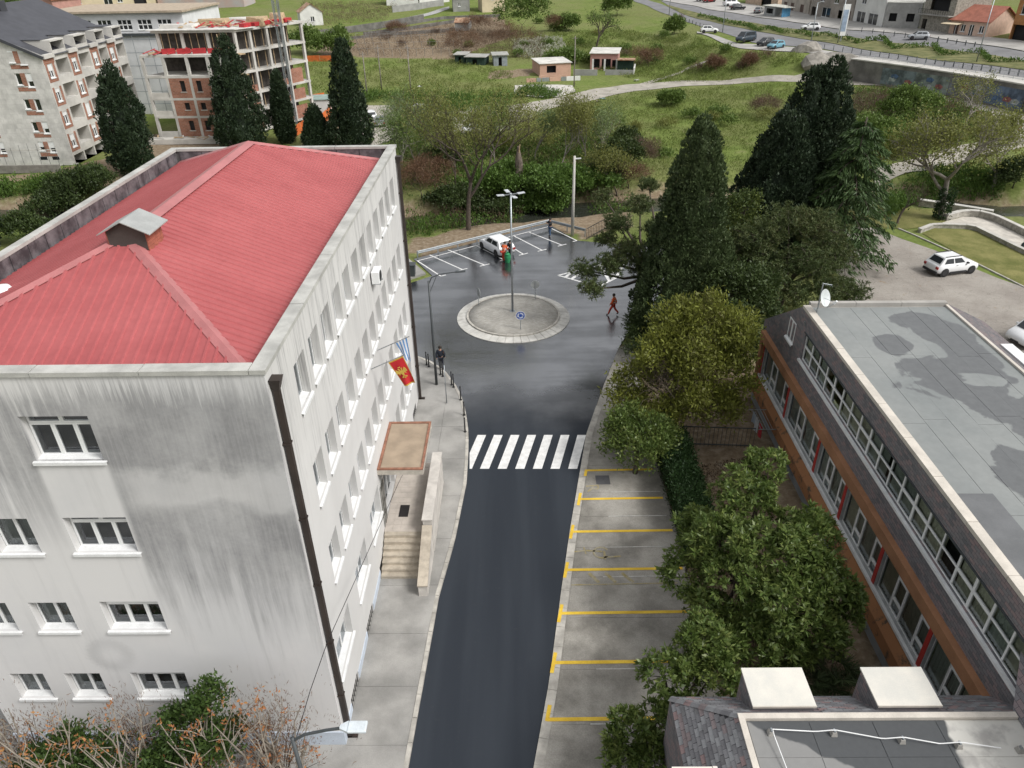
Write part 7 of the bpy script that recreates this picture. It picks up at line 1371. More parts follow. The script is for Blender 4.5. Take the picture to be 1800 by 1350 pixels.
# ---- cypresses
cypress('cypress_tree', 'large dark green cypress standing right of the wet road beside the walking worker', (11.5, 47.2, 0), 15.2, 3.8, PF_F, 2000, seed=3, lean=(.1, 0))
for i, (b, h, r, pf, lab, ln) in enumerate((((22.4, 62.5, 0), 12.4, 2.5, PF_C, 'front cypress of the dark group behind the pine, lower than its neighbours', (.2, 0)), ((25.1, 66.7, 0), 15.4, 2.6, PF_C, 'middle tall cypress of the dark group behind the pine', (.3, 0)), ((27.1, 67.2, 0), 15.9, 2.7, PF_C, 'rightmost tallest cypress of the dark group next to the cedar', (0, 0)), ((21.6, 66, 0), 11.8, 3.3, PF_W, 'leftmost spreading cypress of the dark group behind the pine', (1.6, 0)))):
    cypress('cypress_tree', lab, b, h, r, pf, 850, LM_CYP2, 20+i, .55, 'dark cypresses behind the pine', ln)
for i, (b, h, r, pf, lab) in enumerate((((-49.3, 94.8, 0), 12.8, 2.6, PF_N, 'broad dark cypress before the grey apartment block'), ((-39.6, 108.2, 0), 14., 3.7, PF_W, 'widest dark cypress before the half built block'), ((-33.9, 110.4, 0), 9.4, 1.1, PF_N, 'narrow cypress right of the widest cypress'), ((-23.4, 106.4, 0), 13.6, 2.8, PF_W, 'tall cypress right of the orange fence above the red roof'), ((-28.4, 106.7, 0), 5.2, 1.8, PF_W, 'small cypress beside the orange mesh fence'), ((-52.5, 67.5, 0), 6.5, 2., PF_N, 'dark cypress at the left photo edge below the grey block'))):
    cypress('cypress_tree', lab, b, h, r, pf, 520, LM_CYP2, 40+i, .7, 'cypresses beyond the red roof')
# ---- cedar with hanging tiers
def cedar(label, base, h, R0, seed):
    R = np.random.default_rng(seed); tr = MB(); x, y, z = base; tr.tube([(x, y, z-.2), (x, y, z+h)], [.3, .05], 8); P = []; D = []
    for i in range(46):
        t = .1+.88*i/46; th = i*2.4+R.uniform(-.3, .3); Lb = R0*(1-t)**.65*R.uniform(.75, 1.1)+.4; d = np.array([math.cos(th), math.sin(th), 0]); s = np.array([x, y, z+t*h]); n = 9; pts = [s+d*Lb*q+np.array([0, 0, .25*Lb*q-.55*Lb*q*q]) for q in np.linspace(0, 1, n)]
        tr.tube(pts, np.linspace(.07, .015, n), 5, caps=False); sd = np.array([-d[1], d[0], 0])
        for j in range(1, n):
            for k_ in range(46):
                w = R.normal()*.28*Lb*(1-.5*j/n); P.append(pts[j]+sd*w+d*R.normal()*.15+np.array([0, 0, -.12*abs(w)+R.normal()*.05])); D.append(unit(d*.5+sd*np.sign(w)*.5+np.array([0, 0, -.55+R.normal()*.25])))
    V, F_ = leafquads(np.array(P), np.array(D), R.uniform(.3, .62, len(P)), .1, R); return tree_obj('cedar_tree', label, base, tr, BARK, V, F_, LM_CED, 'cedar')
cedar('green cedar with hanging tiers right of the dark cypresses', (27.6, 60.6, 0), 12.6, 4.6, 5)
# ---- pines: tufts of needles on open limbs
def pine(label, base, clumps, seed, dens=60, lim=.12):
    R = np.random.default_rng(seed); tr = MB(); b = np.array(base, float); cl = np.array([c[:3] for c in clumps], float); top = cl.mean(0); f = b*.55+top*.45; tr.tube([b-(0, 0, .2), (b+f)/2+(.1, 0, 0), f], [.3, .24, .18], 8); parts = []
    for c in clumps:
        e = np.array(c[:3], float); r = c[3]; tr.tube([f, (f+e)/2+R.normal(size=3)*.25, e], [lim, lim*.7, .03], 6); nt_ = int(dens*r*r)
        d = unit(R.normal(size=(nt_, 3))); C = e+d*np.array([r, r, r*.62])*R.uniform(.3, 1.05, (nt_, 1))
        for q in C[::6]: tr.tube([e, (e+q)/2+R.normal(size=3)*.08, q], [.03, .02, .01], 4, caps=False)
        P = np.repeat(C, 20, 0); D = unit(R.normal(size=P.shape)+np.array([0, 0, .55])); parts.append(leafquads(P, D, R.uniform(.18, .38, len(P)), .045, R))
    V, F_ = cat(parts); return tree_obj('pine_tree', label, base, tr, BARK, V, F_, LM_PINE, 'pine')
pine('spreading brownish green pine between the cypresses and the shingled building', (20.4, 52.8, 0), [(18.2, 53.5, 5.2, 2.2), (20.6, 54.4, 6.2, 2.3), (22.8, 54., 5.9, 2.2), (24., 52.8, 4.2, 1.9), (21.5, 51.2, 4.4, 2.), (18.6, 51., 3.6, 1.8), (22.6, 50.2, 2.6, 1.8), (24.6, 50.4, 2.2, 1.6), (16.8, 54.6, 4., 1.7), (20, 49.6, 2.4, 1.5)], 8, 75)
pine('pine with long dark limbs reaching out over the hatched road marking', (12.6, 53.5, 0), [(*G(1042, 508, 4.6)[:2], 4.6, 1.0), (*G(1030, 470, 5.2)[:2], 5.0, 1.1), (*G(1075, 465, 5.6)[:2], 5.6, 1.3), (*G(1105, 440, 6.2)[:2], 6.2, 1.4), (*G(1085, 392, 7.2)[:2], 7.2, 1.2), (*G(1065, 420, 6.4)[:2], 6.4, .9), (*G(1125, 360, 7.8)[:2], 7.8, 1.15), (*G(1150, 400, 7)[:2], 7., 1.1), (*G(1060, 345, 8.)[:2], 8., .9), (*G(1140, 325, 8.6)[:2], 8.6, .9), (*G(1130, 470, 5)[:2], 5, 1.2)], 9, 95, .14)
# ---- garden trees
broad('round_tree', 'round yellow green tree with brownish twiggy middle beside the parking strip', (9., 35.6, 0), [(9.0, 37.6, 5.8, 1.9, 1.8), (10.4, 37.3, 6.2, 1.9, 1.7), (11.5, 36.4, 5.6, 1.9, 1.7), (11.4, 34.9, 4.3, 1.8, 1.6), (9.6, 35.4, 5.2, 1.8), (7.9, 36.1, 4.8, 1.6), (6.8, 36.2, 3.2, 1.3), (6.1, 35.2, 2.2, 1.2), (6.4, 34., 1.7, 1.3), (9.4, 34.2, 3.9, 1.5), (8.2, 33.6, 2.4, 1.3), (10.8, 33.8, 2.6, 1.4)], 4600, .26, .1, LM_PHO, RV, 7, .2, gap=.35, fill=.5)
R = np.random.default_rng(77); mb = MB(); 
for i in range(260): a = np.array([8.4+R.normal()*.8, 35.2+R.normal()*.8, 3.0+R.uniform(0, 1.4)]); d = unit(np.array([R.normal()-.3, R.normal()-.5, 1.2])); mb.tube([a, a+d*.7, a+d*1.4+R.normal(size=3)*.15], [.014, .01, .006], 4, caps=False)
mb.build('twigs', BARK, bpy.data.objects['round_tree'])
broad('small_tree', 'small round dark green tree overhanging the first yellow parking bay', (6.2, 31.7, 0), [(6.1, 31.2, 1.7, 1.35, 1.3), (5.5, 32.4, 1.8, 1.2), (6.9, 32.2, 2.2, 1.2), (6., 33.2, 2.2, 1.2), (7.4, 33., 1.6, 1.2)], 1500, .2, .1, LM_MAG, RV, 8, .15)
def glob(l): return [(*G(u, v, z)[:2], z, r) for u, v, z, r in l]
broad('magnolia_tree', 'big glossy magnolia in the garden before the shingled building', (9.6, 22.4, 0), glob([(1262, 962, 4.4, 1.4), (1310, 880, 5.0, 1.35), (1350, 825, 5.9, .9), (1205, 1015, 3.3, 1.05), (1290, 1030, 4.1, 1.4), (1330, 960, 5.2, 1.2), (1245, 1080, 2.6, 1.1), (1300, 1110, 2.4, 1.2), (1230, 930, 3.6, 1.0)]), 2100, .25, .095, LM_MAG, RV, 9, rose=True, tr_r=.16)
broad('magnolia_tree', 'yellowish tipped magnolia right of the big one, touching the shingled building', (11.6, 21., 0), glob([(1415, 945, 4.9, 1.25), (1450, 1030, 4.1, 1.25), (1385, 1075, 4.0, 1.35), (1330, 1130, 2.8, 1.2), (1440, 1110, 3., 1.1), (1385, 990, 4.9, 1.2), (1480, 1070, 3.4, .8), (1380, 1140, 2.2, 1.2)]), 2000, .25, .095, LM_MAG, RV, 9, rose=True, tr_r=.14)
broad('magnolia_tree', 'nearest magnolia beside the near roof wing over the last yellow bays', (5.7, 16.6, 0), glob([(1238, 1130, 3.9, .95), (1165, 1190, 3.5, .95), (1250, 1195, 3.2, 1.), (1110, 1288, 2.5, .75), (1190, 1265, 2.7, 1.), (1095, 1340, 2.1, .6), (1150, 1340, 2.0, .75), (1270, 1130, 3., .8)]), 1450, .23, .09, LM_MAG, RV, 9, rose=True, tr_r=.12)
broad('evergreen_tree', 'dark mixed evergreen tree between the big cypress and the shingled building', (14.2, 43.5, 0), [(13.6, 43.8, 4.8, 2.2), (15.2, 43.6, 3.9, 2.0), (13.2, 42., 3.4, 1.8), (15.4, 45.4, 4.4, 1.9), (12.4, 40.6, 2.6, 1.5), (14.2, 40.8, 2.2, 1.5), (13.5, 46, 4.2, 2.)], 2600, .24, .11, LM_DK, RV, 8, .2)
broad('evergreen_tree', 'yellow topped evergreen bush tree behind the pine, left of the dark cypresses', (18.4, 58.5, 0), [(18.4, 58.5, 5.6, 1.7), (18., 57.6, 4.2, 1.8), (19.4, 57.6, 3.4, 1.8), (17.2, 58.4, 3., 1.6)], 1200, .24, .11, leafmat('mixed_leaf', [(.03, .05, .015), (.06, .09, .02), (.14, .16, .03)], .2), RV, 8, .2)
broad('oleander_bush', 'grey green bush at the foot of the big cypress by the wet road', (8.4, 45.6, 0), [(8.2, 45.2, 1.2, 1.0), (8.8, 46.6, 1.6, 1.1), (8., 44., .9, .8)], 500, .3, .06, LM_DK, RV, 8, .2, catn='bush', limbs=False)
# hedge
R = np.random.default_rng(5); n = 2600; x = R.uniform(7.6, 9.1, n); y = R.uniform(24.6, 33.6, n); z = R.uniform(.1, 1.7, n); f = R.integers(0, 4, n); x = np.where(f == 0, 7.6+R.uniform(0, .15, n), np.where(f == 1, 9.1-R.uniform(0, .15, n), x)); z = np.where(f >= 2, 1.65+R.uniform(-.1, .12, n), z)
V, F_ = clusters(np.stack([x, y, z], 1), np.stack([np.where(f == 0, -1., np.where(f == 1, 1., 0)), 0*x, np.where(f >= 2, 1., .2)], 1), 6, .1, .14, .07, R); hd = tree_obj('clipped_hedge', 'dark clipped hedge along the end of the yellow parking bays', (8.3, 29, 0), None, None, V, F_, LM_HEDGE, 'hedge', None, 'foliage'); m = MB(); m.box(7.7, 9., 24.7, 33.5, 0, 1.58); m.build('hedge_core', LM_HEDGE, hd)
# palms
def fanpalm(label, base, h, seed, nf=16, rl=1.0):
    R = np.random.default_rng(seed); b = np.array(base, float); tr = MB(); tr.tube([b-(0, 0, .1), b+(0, 0, h)], [.12, .1], 8); t = thing('fan_palm', label, 'palm', base, group='fan palms in the garden'); tr.build('trunk', BARK, t)
    for i in range(nf):
        th = i*2.4; el = R.uniform(.1, 1.1); d = np.array([math.cos(th)*math.cos(el), math.sin(th)*math.cos(el), math.sin(el)]); s = b+(0, 0, h); c = s+d*R.uniform(.5, .8)*rl; st = MB(); st.tube([s, (s+c)/2+(0, 0, .04), c], .012, 4); a = unit(np.cross(d, (0, 0, 1.))); u_ = np.cross(a, d); P = []; D = []
        for q in np.linspace(-1.9, 1.9, 26): P.append(c); D.append(unit(d*math.cos(q)+a*math.sin(q)+np.array([0, 0, -.22])))
        V, F_ = leafquads(np.array(P), np.array(D), rl*.62, .05, R); fr = obj('frond', mesh_np('frond', V, F_, LM_PALM), t); st.build('stalk', LM_PALM, fr)
for i, (u, v, z, h, lab) in enumerate(((1405, 1205, 1.2, 1.3, 'left fan palm behind the white dormer tops'), (1460, 1190, 1.3, 1.4, 'middle fan palm between the white dormer tops'), (1490, 1225, 1., 1., 'right low fan palm by the path below the shingled building'))): q = G(u, v, z); fanpalm(lab, (q[0], q[1], 0), h, 60+i)
# ---- bottom left shrubbery against the white wall
R = np.random.default_rng(21)
broad('laurel_bush', 'green laurel bush in the middle of the bare shrubs below the white wall', (-10.6, 13.6, 0), [(-9.9, 14.5, 4.6, .6), (-10.8, 14.2, 3.6, .8), (-9.8, 14.0, 3.2, .8), (-11.6, 13.6, 2.6, .9)], 1000, .18, .075, LM_GR if False else leafmat('laurel_leaf', [(.025, .05, .012), (.05, .09, .02), (.09, .14, .03)], .2), R, 8, .14, catn='bush')
broad('laurel_bush', 'green laurel bush at the left of the bare shrubs below the white wall', (-13., 13.0, 0), [(-14.6, 13.8, 2.6, .9), (-13.4, 13.6, 2.9, .8), (-15.4, 13.6, 2.3, .8)], 700, .18, .075, leafmat('laurel_leaf', [(.025, .05, .012), (.05, .09, .02), (.09, .14, .03)], .2), R, 8, .14, catn='bush')
shl = ['leftmost bare pale shrub with orange leaf tufts below the white wall', 'second bare pale shrub from the left below the white wall', 'third bare pale shrub from the left, before the laurel bush', 'fourth bare pale shrub from the left, between laurel bush and lamp', 'fifth bare pale shrub, nearest the lamp head', 'bare shrub at the corner of the white wall by the pavement']
for i, (x, y, h) in enumerate(((-16.4, 13.6, 5.6), (-14.4, 13.4, 6.0), (-12.3, 13.5, 5.6), (-10.2, 13.3, 5.4), (-8.8, 13.5, 5.6), (-7.7, 14., 5.0))):
    mb = MB(); P = []; D = []
    for q in range(11):
        a = R.uniform(0, 6.28); s = R.uniform(.5, 1.7); hh = h*R.uniform(.6, 1.05); b = np.array([x+R.normal()*.2, y+R.normal()*.2, -.1]); c = np.array([math.cos(a)*s, math.sin(a)*s*.7, hh]); md = b+c*np.array([.35, .35, .55])+R.normal(size=3)*.12; e = b+c; mb.tube([b, md, (md+e)/2+R.normal(size=3)*.1, e], [.045, .034, .024, .012], 5, caps=False)
        for w in range(5):
            t_ = R.uniform(.35, .95); p = b+(e-b)*t_+(md-(b+e)/2)*(1-abs(2*t_-1)); g2 = p+np.array([R.normal()*.45, R.normal()*.35, R.uniform(.3, .9)]); mb.tube([p, (p+g2)/2+R.normal(size=3)*.06, g2], [.018, .013, .008], 4, caps=False); P.append(g2); D.append(unit(g2-p))
        P.append(e); D.append(unit(e-md))
    P = np.array(P); D = np.array(D); kk = R.uniform(size=len(P)) < .6; V, F_ = clusters(P[kk], D[kk], 7, .06, .13, .06, R, .2, .4, .9); tree_obj('bare_shrub', shl[i], (x, y, 0), mb, BARK_L, V, F_, LM_ORG, 'shrub', 'bare shrubs below the white wall')
for i, (x, y, h, lab) in enumerate(((-8.3, 14.4, 4.9, 'twiggy red brown bush at the wall corner behind the lamp'), (-16.2, 14.2, 4.4, 'twiggy red brown bush at the left photo edge below the wall'), (-12.4, 14.5, 4.4, 'twiggy red brown bush before the lowest windows'))):
    C = np.array([(x, y, h*.55)])+R.normal(size=(620, 3))*np.array([.8, .35, .95]); N = unit(C-np.array([x, y, 0])); V, F_ = clusters(C, N, 6, .1, .16, .02, R, .6, .7, .5); mb = MB()
    for q in range(30): e = C[q*3]; mb.tube([(x+R.normal()*.15, y, -.1), ((x+e[0])/2, (y+e[1])/2, e[2]*.6), e], [.02, .014, .006], 4, caps=False)
    tree_obj('twiggy_bush', lab, (x, y, 0), mb, BARK, V, F_, LM_RED, 'bush', 'twiggy bushes below the white wall')
# ---- river bank and meadow
sparse('poplar_tree', 'tall half bare olive tinged tree behind the painted bays', (*G(823, 402)[:2], -.3), 14.2, 31, LM_OL, BARK, 13, .22, .08, 5, .3, .46, 3, .38, sp=.5, upb=.5)
sparse('willow_tree', 'pale green willow above the far corner of the red roof', (*GT(705, 300)[:2], Tz(*GT(705, 300)[:2])), 8.5, 33, LM_WIL, BARK_G, 34, .3, .08, 4, .2, .55, 3, .4, sp=.6, upb=.15)
def bushes(name, items, L, Wd, mat, R, k=7, n=260, catn='bush', group=None, gap=0., twig=True):
    for (u, v, r, hgt, lab) in items:
        q = GT(u, v); x, y, z = q; lo_ = [(x+R.normal()*r*.25, y+R.normal()*r*.25, z+hgt*.5, r*.75, hgt*.5), (x-r*.4, y+R.normal()*.2, z+hgt*.4, r*.6, hgt*.4), (x+r*.4, y-.1, z+hgt*.45, r*.6, hgt*.42)]; broad(name, lab, (x, y, z), lo_, n, L, Wd, mat, R, k, L*.7, tr_r=.06, catn=catn, group=group, gap=gap, limbs=twig)
R = np.random.default_rng(91)
bushes('ivy_mound', [(880, 345, 4.2, 3.6, 'ivy covered mound left of the broken trunk by the stream'), (965, 345, 5.2, 4.2, 'bright ivy covered mound right of the broken trunk by the stream'), (1030, 335, 4., 3.2, 'ivy thicket at the stream behind the pale concrete pole'), (930, 372, 4., 2.6, 'low ivy bank behind the guard rail')], .32, .22, LM_IVY, R, 8, 1300, 'bush', 'ivy mounds along the stream')
bushes('olive_thicket', [(990, 262, 4., 5.2, 'tall yellowish reed like shrub in the meadow right of the poplar'), (1045, 265, 3.6, 5.5, 'tall thin brownish shrub at the meadow edge behind the pole'), (930, 275, 3.6, 4.5, 'yellow green shrub between poplar and reed shrub'), (760, 262, 3.4, 4.5, 'yellow green shrub below the gravel yard'), (870, 275, 3., 4., 'olive shrub right of the poplar trunk')], .34, .05, LM_OL, R, 9, 700, 'shrub', 'tall olive shrubs at the meadow edge', .4)
bushes('brown_shrub', [(742, 350, 3., 4.6, 'reddish brown twiggy shrub behind the far corner of the white building'), (765, 330, 2.6, 4.2, 'brown twiggy shrub left of the poplar'), (1105, 330, 2.6, 3.2, 'orange tinged shrub left of the big cypress')], .34, .035, LM_RED, R, 9, 700, 'shrub', 'brown shrubs by the stream')
bushes('dark_bush', [(800, 370, 3.4, 3., 'dark bush under the poplar left side'), (860, 385, 3., 2.4, 'dark bush under the poplar right side'), (775, 300, 2.6, 3.4, 'dark bush below the willow'), (1085, 300, 3., 3.8, 'dark evergreen bush left of the big cypress crown'), (1062, 320, 2.2, 3., 'dark narrow bush beside the concrete pole'), (128, 372, 3.6, 4.6, 'dark round pine bush left of the red roof parapet'), (92, 388, 3., 3.4, 'dark bush left of the round pine bush'), (170, 345, 3., 3.6, 'dark bush right of the round pine bush'), (60, 425, 2.6, 2.8, 'dark bush at the left edge below the parapet'), (1780, 330, 3., 4., 'dark green bush at the right edge by the stream'), (1100, 268, 2., 3.2, 'narrow dark evergreen at the meadow edge')], .3, .15, LM_DK, R, 8, 800, 'bush', 'dark bushes')
bushes('green_bush', [(1590, 235, 4.2, 6.5, 'round deep green tree inside the dirt road hairpin'), (1540, 262, 3.4, 4.6, 'light green bush behind the cedar'), (1575, 275, 3., 3.6, 'fresh green bush inside the hairpin below the round tree'), (1180, 185, 2.4, 2.4, 'small green bush in the middle of the meadow'), (160, 320, 2., 1.5, 'bright green bush before the grey apartment block')], .32, .2, LM_GR, R, 8, 900, 'bush', 'green bushes')
bushes('bare_bush', [(1520, 222, 4., 4.6, 'olive brown bare bush left of the round tree in the hairpin'), (1345, 205, 3., 3.2, 'grey bare bush left of the dark cypresses'), (1110, 290, 3., 3.6, 'grey bare bush behind the ivy')], .4, .03, LM_BRN, R, 10, 650, 'bush', 'bare bushes', .2)
# right-hand planes and small trees
sparse('plane_tree', 'large sparse yellow plane tree on the terrace by the stream', (43.05, 73.0, 0), 12.4, 51, LM_OL, BARK_G, 8, .24, .14, 5, .34, .62, 3, .34, sp=.55, upb=.2)
m = MB(); m.tube([(43.05, 73., -.1), (43.05, 73., 2.6)], [.62, .45], 10); Rq = np.random.default_rng(3); th = Rq.uniform(0, 6.28, 260); zz = Rq.uniform(0, 3., 260); V, F_ = clusters(np.stack([43.05+.6*np.cos(th), 73+.6*np.sin(th), zz], 1), np.stack([np.cos(th), np.sin(th), 0*th], 1), 7, .1, .2, .14, Rq); obj('ivy_sleeve', mesh_np('ivy_sleeve', V, F_, LM_HEDGE), bpy.data.objects['plane_tree'])
sparse('plane_tree', 'second sparse yellow plane tree further along the stream on the right', (*GT(1745, 330)[:2], Tz(*GT(1745, 330)[:2])), 9., 52, LM_OL, BARK_G, 9, .24, .14, 5, .26, .62, 3, .32, sp=.5)
sparse('plane_tree', 'sparse young tree at the dirt road hairpin on the right', (*GT(1690, 230)[:2], Tz(*GT(1690, 230)[:2])), 8., 53, LM_OL, BARK_G, 8, .22, .12, 4, .16, .5, 3, .36, sp=.4)
sparse('small_bare_tree', 'small bare forked tree on the lawn left of the plane tree', (38.1, 71.7, 0), 4.9, 54, LM_BRN, BARK, 2, .12, .03, 4, .12, .6, 3, .34, sp=.15)
# background trees
bushes('leafy_tree', [(915, 60, 7., 11, 'large bushy light green tree behind the sheds'), (585, 100, 4.5, 6, 'light green tree at the edge of the ploughed field'), (540, 95, 4., 5.5, 'light green tree right of the half built block'), (1185, 60, 2., 3.6, 'small dark green shrub below the road bend'), (1085, 28, 4., 6., 'light green tree beside the dark embankment wall'), (1000, 55, 3., 4., 'yellow green shrub behind the bungalows'), (990, 112, 3.6, 2.6, 'dark green bush behind the salmon bungalow'), (285, 8, 1.6, 3., 'clipped round tree on the roof terrace left'), (330, 8, 1.6, 3., 'clipped round tree on the roof terrace right'), (10, 40, 6, 8, 'dark green tree at the top left corner')], .55, .35, LM_GR, R, 7, 520, 'tree', 'background trees')
bushes('red_bush', [(975, 55, 3., 4., 'dark red bush behind the bungalows'), (815, 92, 5., 5., 'reddish bare bush left of the sheds'), (905, 85, 5., 6., 'grey brown bare tree behind the sheds'), (840, 55, 4., 4., 'red brown shrubs beside the rusty shed'), (1140, 118, 3., 4., 'dark red bush on the slope right of the dusty pink bungalow'), (1258, 122, 1.8, 2.4, 'small reddish bush on the slope below the upper road'), (1318, 116, 1.5, 2., 'small brown bush on the slope right of the reddish one'), (700, 60, 3., 3., 'reddish shrub on the terraces')], .5, .05, LM_RED, R, 10, 420, 'bush', 'reddish bushes')
sparse('bare_tree', 'dark bare forked tree behind the bungalows', GT(1048, 84), 9.5, 61, LM_GR, BARK, 4, .4, .2, 4, .3, .6, 3, .36, sp=.4)
sparse('bare_tree', 'bare brown tree below the bend of the upper road', GT(1195, 52), 5., 62, LM_BRN, BARK, 3, .3, .06, 4, .14, .5, 3, .25, sp=.3)
# rock by the upper road
R = np.random.default_rng(6); 
for i, (u, v, r, lab) in enumerate(((1418, 90, 2.6, 'grey rock outcrop at the foot of the pale pole'), (1470, 118, 4., 'large dark rock face left of the graffiti wall steps'), (1440, 112, 3., 'grey rock between pole and large rock'))):
    q = GT(u, v); P = unit(R.normal(size=(60, 3)))*np.array([r*1.3, r*.9, r*.75])*R.uniform(.75, 1.05, (60, 1))+q; import bmesh
    bm = bmesh.new(); [bm.verts.new(tuple(p)) for p in P]; bmesh.ops.convex_hull(bm, input=bm.verts); me = bpy.data.meshes.new('rock'); bm.to_mesh(me); bm.free(); me.materials.append(pm('rock', (.24, .225, .2), .95, .3, 1., bump=.6, bscale=3)); obj('rock', me, None, None, label=lab, cat='rock', group='rocks by the upper road')
# median hedges: zigzag clipped rows
zz = [(1225, 30), (1245, 33), (1270, 40), (1316, 48), (1330, 56), (1352, 52), (1375, 60), (1408, 60), (1425, 66), (1455, 64), (1490, 72), (1505, 78), (1550, 70), (1568, 88), (1640, 83), (1655, 99), (1722, 94), (1738, 111), (1800, 110)]
Pz = np.array([GT(u, v, .1) for u, v in zz]); C = []
for i in range(len(Pz)-1):
    n = int(np.linalg.norm(Pz[i+1]-Pz[i])*10); t_ = R.uniform(0, 1, (n, 1)); C.append(Pz[i]*(1-t_)+Pz[i+1]*t_+R.normal(size=(n, 3))*np.array([.25, .25, .0])+np.stack([0*t_[:, 0], 0*t_[:, 0], R.uniform(0, .75, n)], 1))
C = np.concatenate(C); V, F_ = clusters(C, np.tile([0, 0, 1.], (len(C), 1)), 5, .12, .3, .2, R); tree_obj('zigzag_hedge', 'zigzag clipped hedge along the median of the upper road', Pz[0], None, None, V, F_, LM_IVY, 'hedge', None, 'foliage')
# broken trunk, utility
q = GT(914, 352); m = MB(); m.tube([(q[0], q[1], q[2]-.3), (q[0], q[1], q[2]+2.4), (q[0]-.1, q[1], q[2]+4.6), (q[0]-.15, q[1], q[2]+6.3)], [.85, .7, .45, .12], 10); sb = m.build('broken_trunk', pm('rotten_bark', (.13, .105, .085), .95, .35, 2., bump=.6, bscale=6), smooth=False, label='tall broken grey tree trunk standing in the ivy', cat='tree trunk'); m = MB(); m.tube([(q[0]-.15, q[1]-.1, q[2]+5.), (q[0]+.05, q[1]-.3, q[2]+6.6)], [.12, .04], 5); m.build('splinter', WOOD, sb)
# undergrowth and grass (nobody could count it)
def scatter(name, px, n, L, Wd, mat, k, hgt, label, seed, clump=.5, up=1.):
    R = np.random.default_rng(seed); C = []
    for poly, w in px:
        P = wp(poly); lo_, hi_ = P.min(0), P.max(0); q = R.uniform(lo_, hi_, (int(n*w*4), 2)); q = q[inpoly(q, P)][:int(n*w)]; C.append(q)
    C = np.concatenate(C); f = np.sin(C[:, 0]*.7)*np.sin(C[:, 1]*.6+1)+.6*np.sin(C[:, 0]*.23+2)*np.sin(C[:, 1]*.31)+R.normal(size=len(C))*.4; C = C[f > -clump]; z = T(C[:, 0], C[:, 1]); C3 = np.c_[C, z+R.uniform(0, 1, len(C))**1.5*hgt]
    V, F_ = clusters(C3, np.tile([0, 0, 1.], (len(C3), 1)), k, L*.5, L, Wd, R, up, .2, .6); return obj(name, mesh_np(name, V, F_, mat), None, None, label=label, cat=name.replace('_', ' '), kind='stuff')
BANKP = [([(700, 300), (800, 270), (900, 300), (1000, 290), (1110, 300), (1130, 380), (1010, 372), (930, 385), (860, 395), (780, 412), (720, 420)], .6), ([(700, 250), (830, 245), (900, 250), (1100, 240), (1110, 305), (1000, 290), (900, 300), (800, 270), (705, 300)], .4)]
scatter('undergrowth', BANKP, 9000, .32, .16, LM_IVY, 5, 1.3, 'tangled green undergrowth along the stream bank', 71, .3)
scatter('brambles', BANKP, 6000, .4, .04, LM_BRN, 6, 1.8, 'brown bramble stems along the stream bank', 72, .1)
scatter('rough_grass', [([(680, 215), (960, 195), (1110, 165), (1300, 150), (1480, 155), (1490, 240), (1300, 320), (1180, 350), (1110, 310), (900, 260), (700, 250)], 1.)], 20000, .32, .07, LM_GRASS, 4, .2, 'rough grass of the meadow below the dirt road', 73, .6)
scatter('hillside_grass', [([(1020, 110), (1200, 60), (1300, 92), (1500, 108), (1500, 128), (1300, 138), (1130, 148)], .5), ([(520, 110), (800, 105), (900, 130), (900, 180), (540, 180)], .4), ([(930, 60), (1100, 50), (1200, 70), (1040, 110), (930, 100)], .4)], 16000, .42, .09, LM_GRASS, 4, .25, 'rough grass on the hillside', 74, .5)
scatter('hedgerow', [([(640, 168), (760, 172), (900, 172), (905, 184), (760, 183), (640, 180)], .4), ([(760, 186), (900, 188), (880, 198), (700, 200)], .2), ([(930, 150), (990, 168), (960, 176), (900, 172)], .2), ([(1500, 165), (1610, 165), (1760, 222), (1690, 255), (1560, 280), (1490, 300)], .8), ([(0, 330), (140, 320), (150, 345), (0, 350)], .25), ([(1540, 340), (1760, 300), (1760, 350), (1660, 360), (1560, 385)], .5)], 5200, .36, .15, LM_IVY, 6, 1.2, 'low hedgerow and weeds beside the dirt roads', 75, .4)
scatter('brown_weeds', [([(1500, 165), (1610, 165), (1760, 222), (1690, 255), (1560, 280), (1490, 300)], 1.), ([(560, 75), (880, 30), (905, 80), (700, 103), (560, 100)], .8), ([(800, 60), (960, 60), (960, 108), (800, 108)], .6), ([(530, 8), (700, 8), (680, 36), (540, 48)], .6)], 5000, .5, .04, LM_BRN, 7, 1.3, 'brown dry weeds and vines', 76, .4)
scatter('garden_litter', [([(1190, 830), (1320, 800), (1500, 1180), (1300, 1230), (1230, 1000)], 1.)], 5000, .09, .05, LM_BRN, 3, .02, 'fallen leaves on the garden soil', 77, 1.)
scatter('white_blossom', [([(900, 75), (985, 68), (1000, 95), (940, 105), (905, 100)], 1.)], 1400, .3, .2, leafmat('blossom', [(.35, .36, .28), (.5, .5, .42)], .3), 5, .9, 'white flowering bank behind the bungalows', 78, .6)

# vine trellis posts on the ploughed terrace
vt = thing('vine_trellis', 'rows of thin vine posts and wires on the ploughed terraces', 'trellis', GT(700, 85))
for r_ in range(4):
    a, b = GT(590+r_*12, 98-r_*9), GT(790+r_*8, 98-r_*13)
    for i in range(15):
        p = a+(b-a)*i/14; p[2] = Tz(p[0], p[1]); m = MB(); m.tube([(p[0], p[1], p[2]-.1), (p[0]+.05*math.sin(i*3), p[1], p[2]+1.7)], .06, 4); m.build('post', BARK_G, vt)
    m = MB(); m.bar((a[0], a[1], a[2]+1.6), (b[0], b[1], b[2]+1.6), .03); m.build('wire', STEEL, vt)
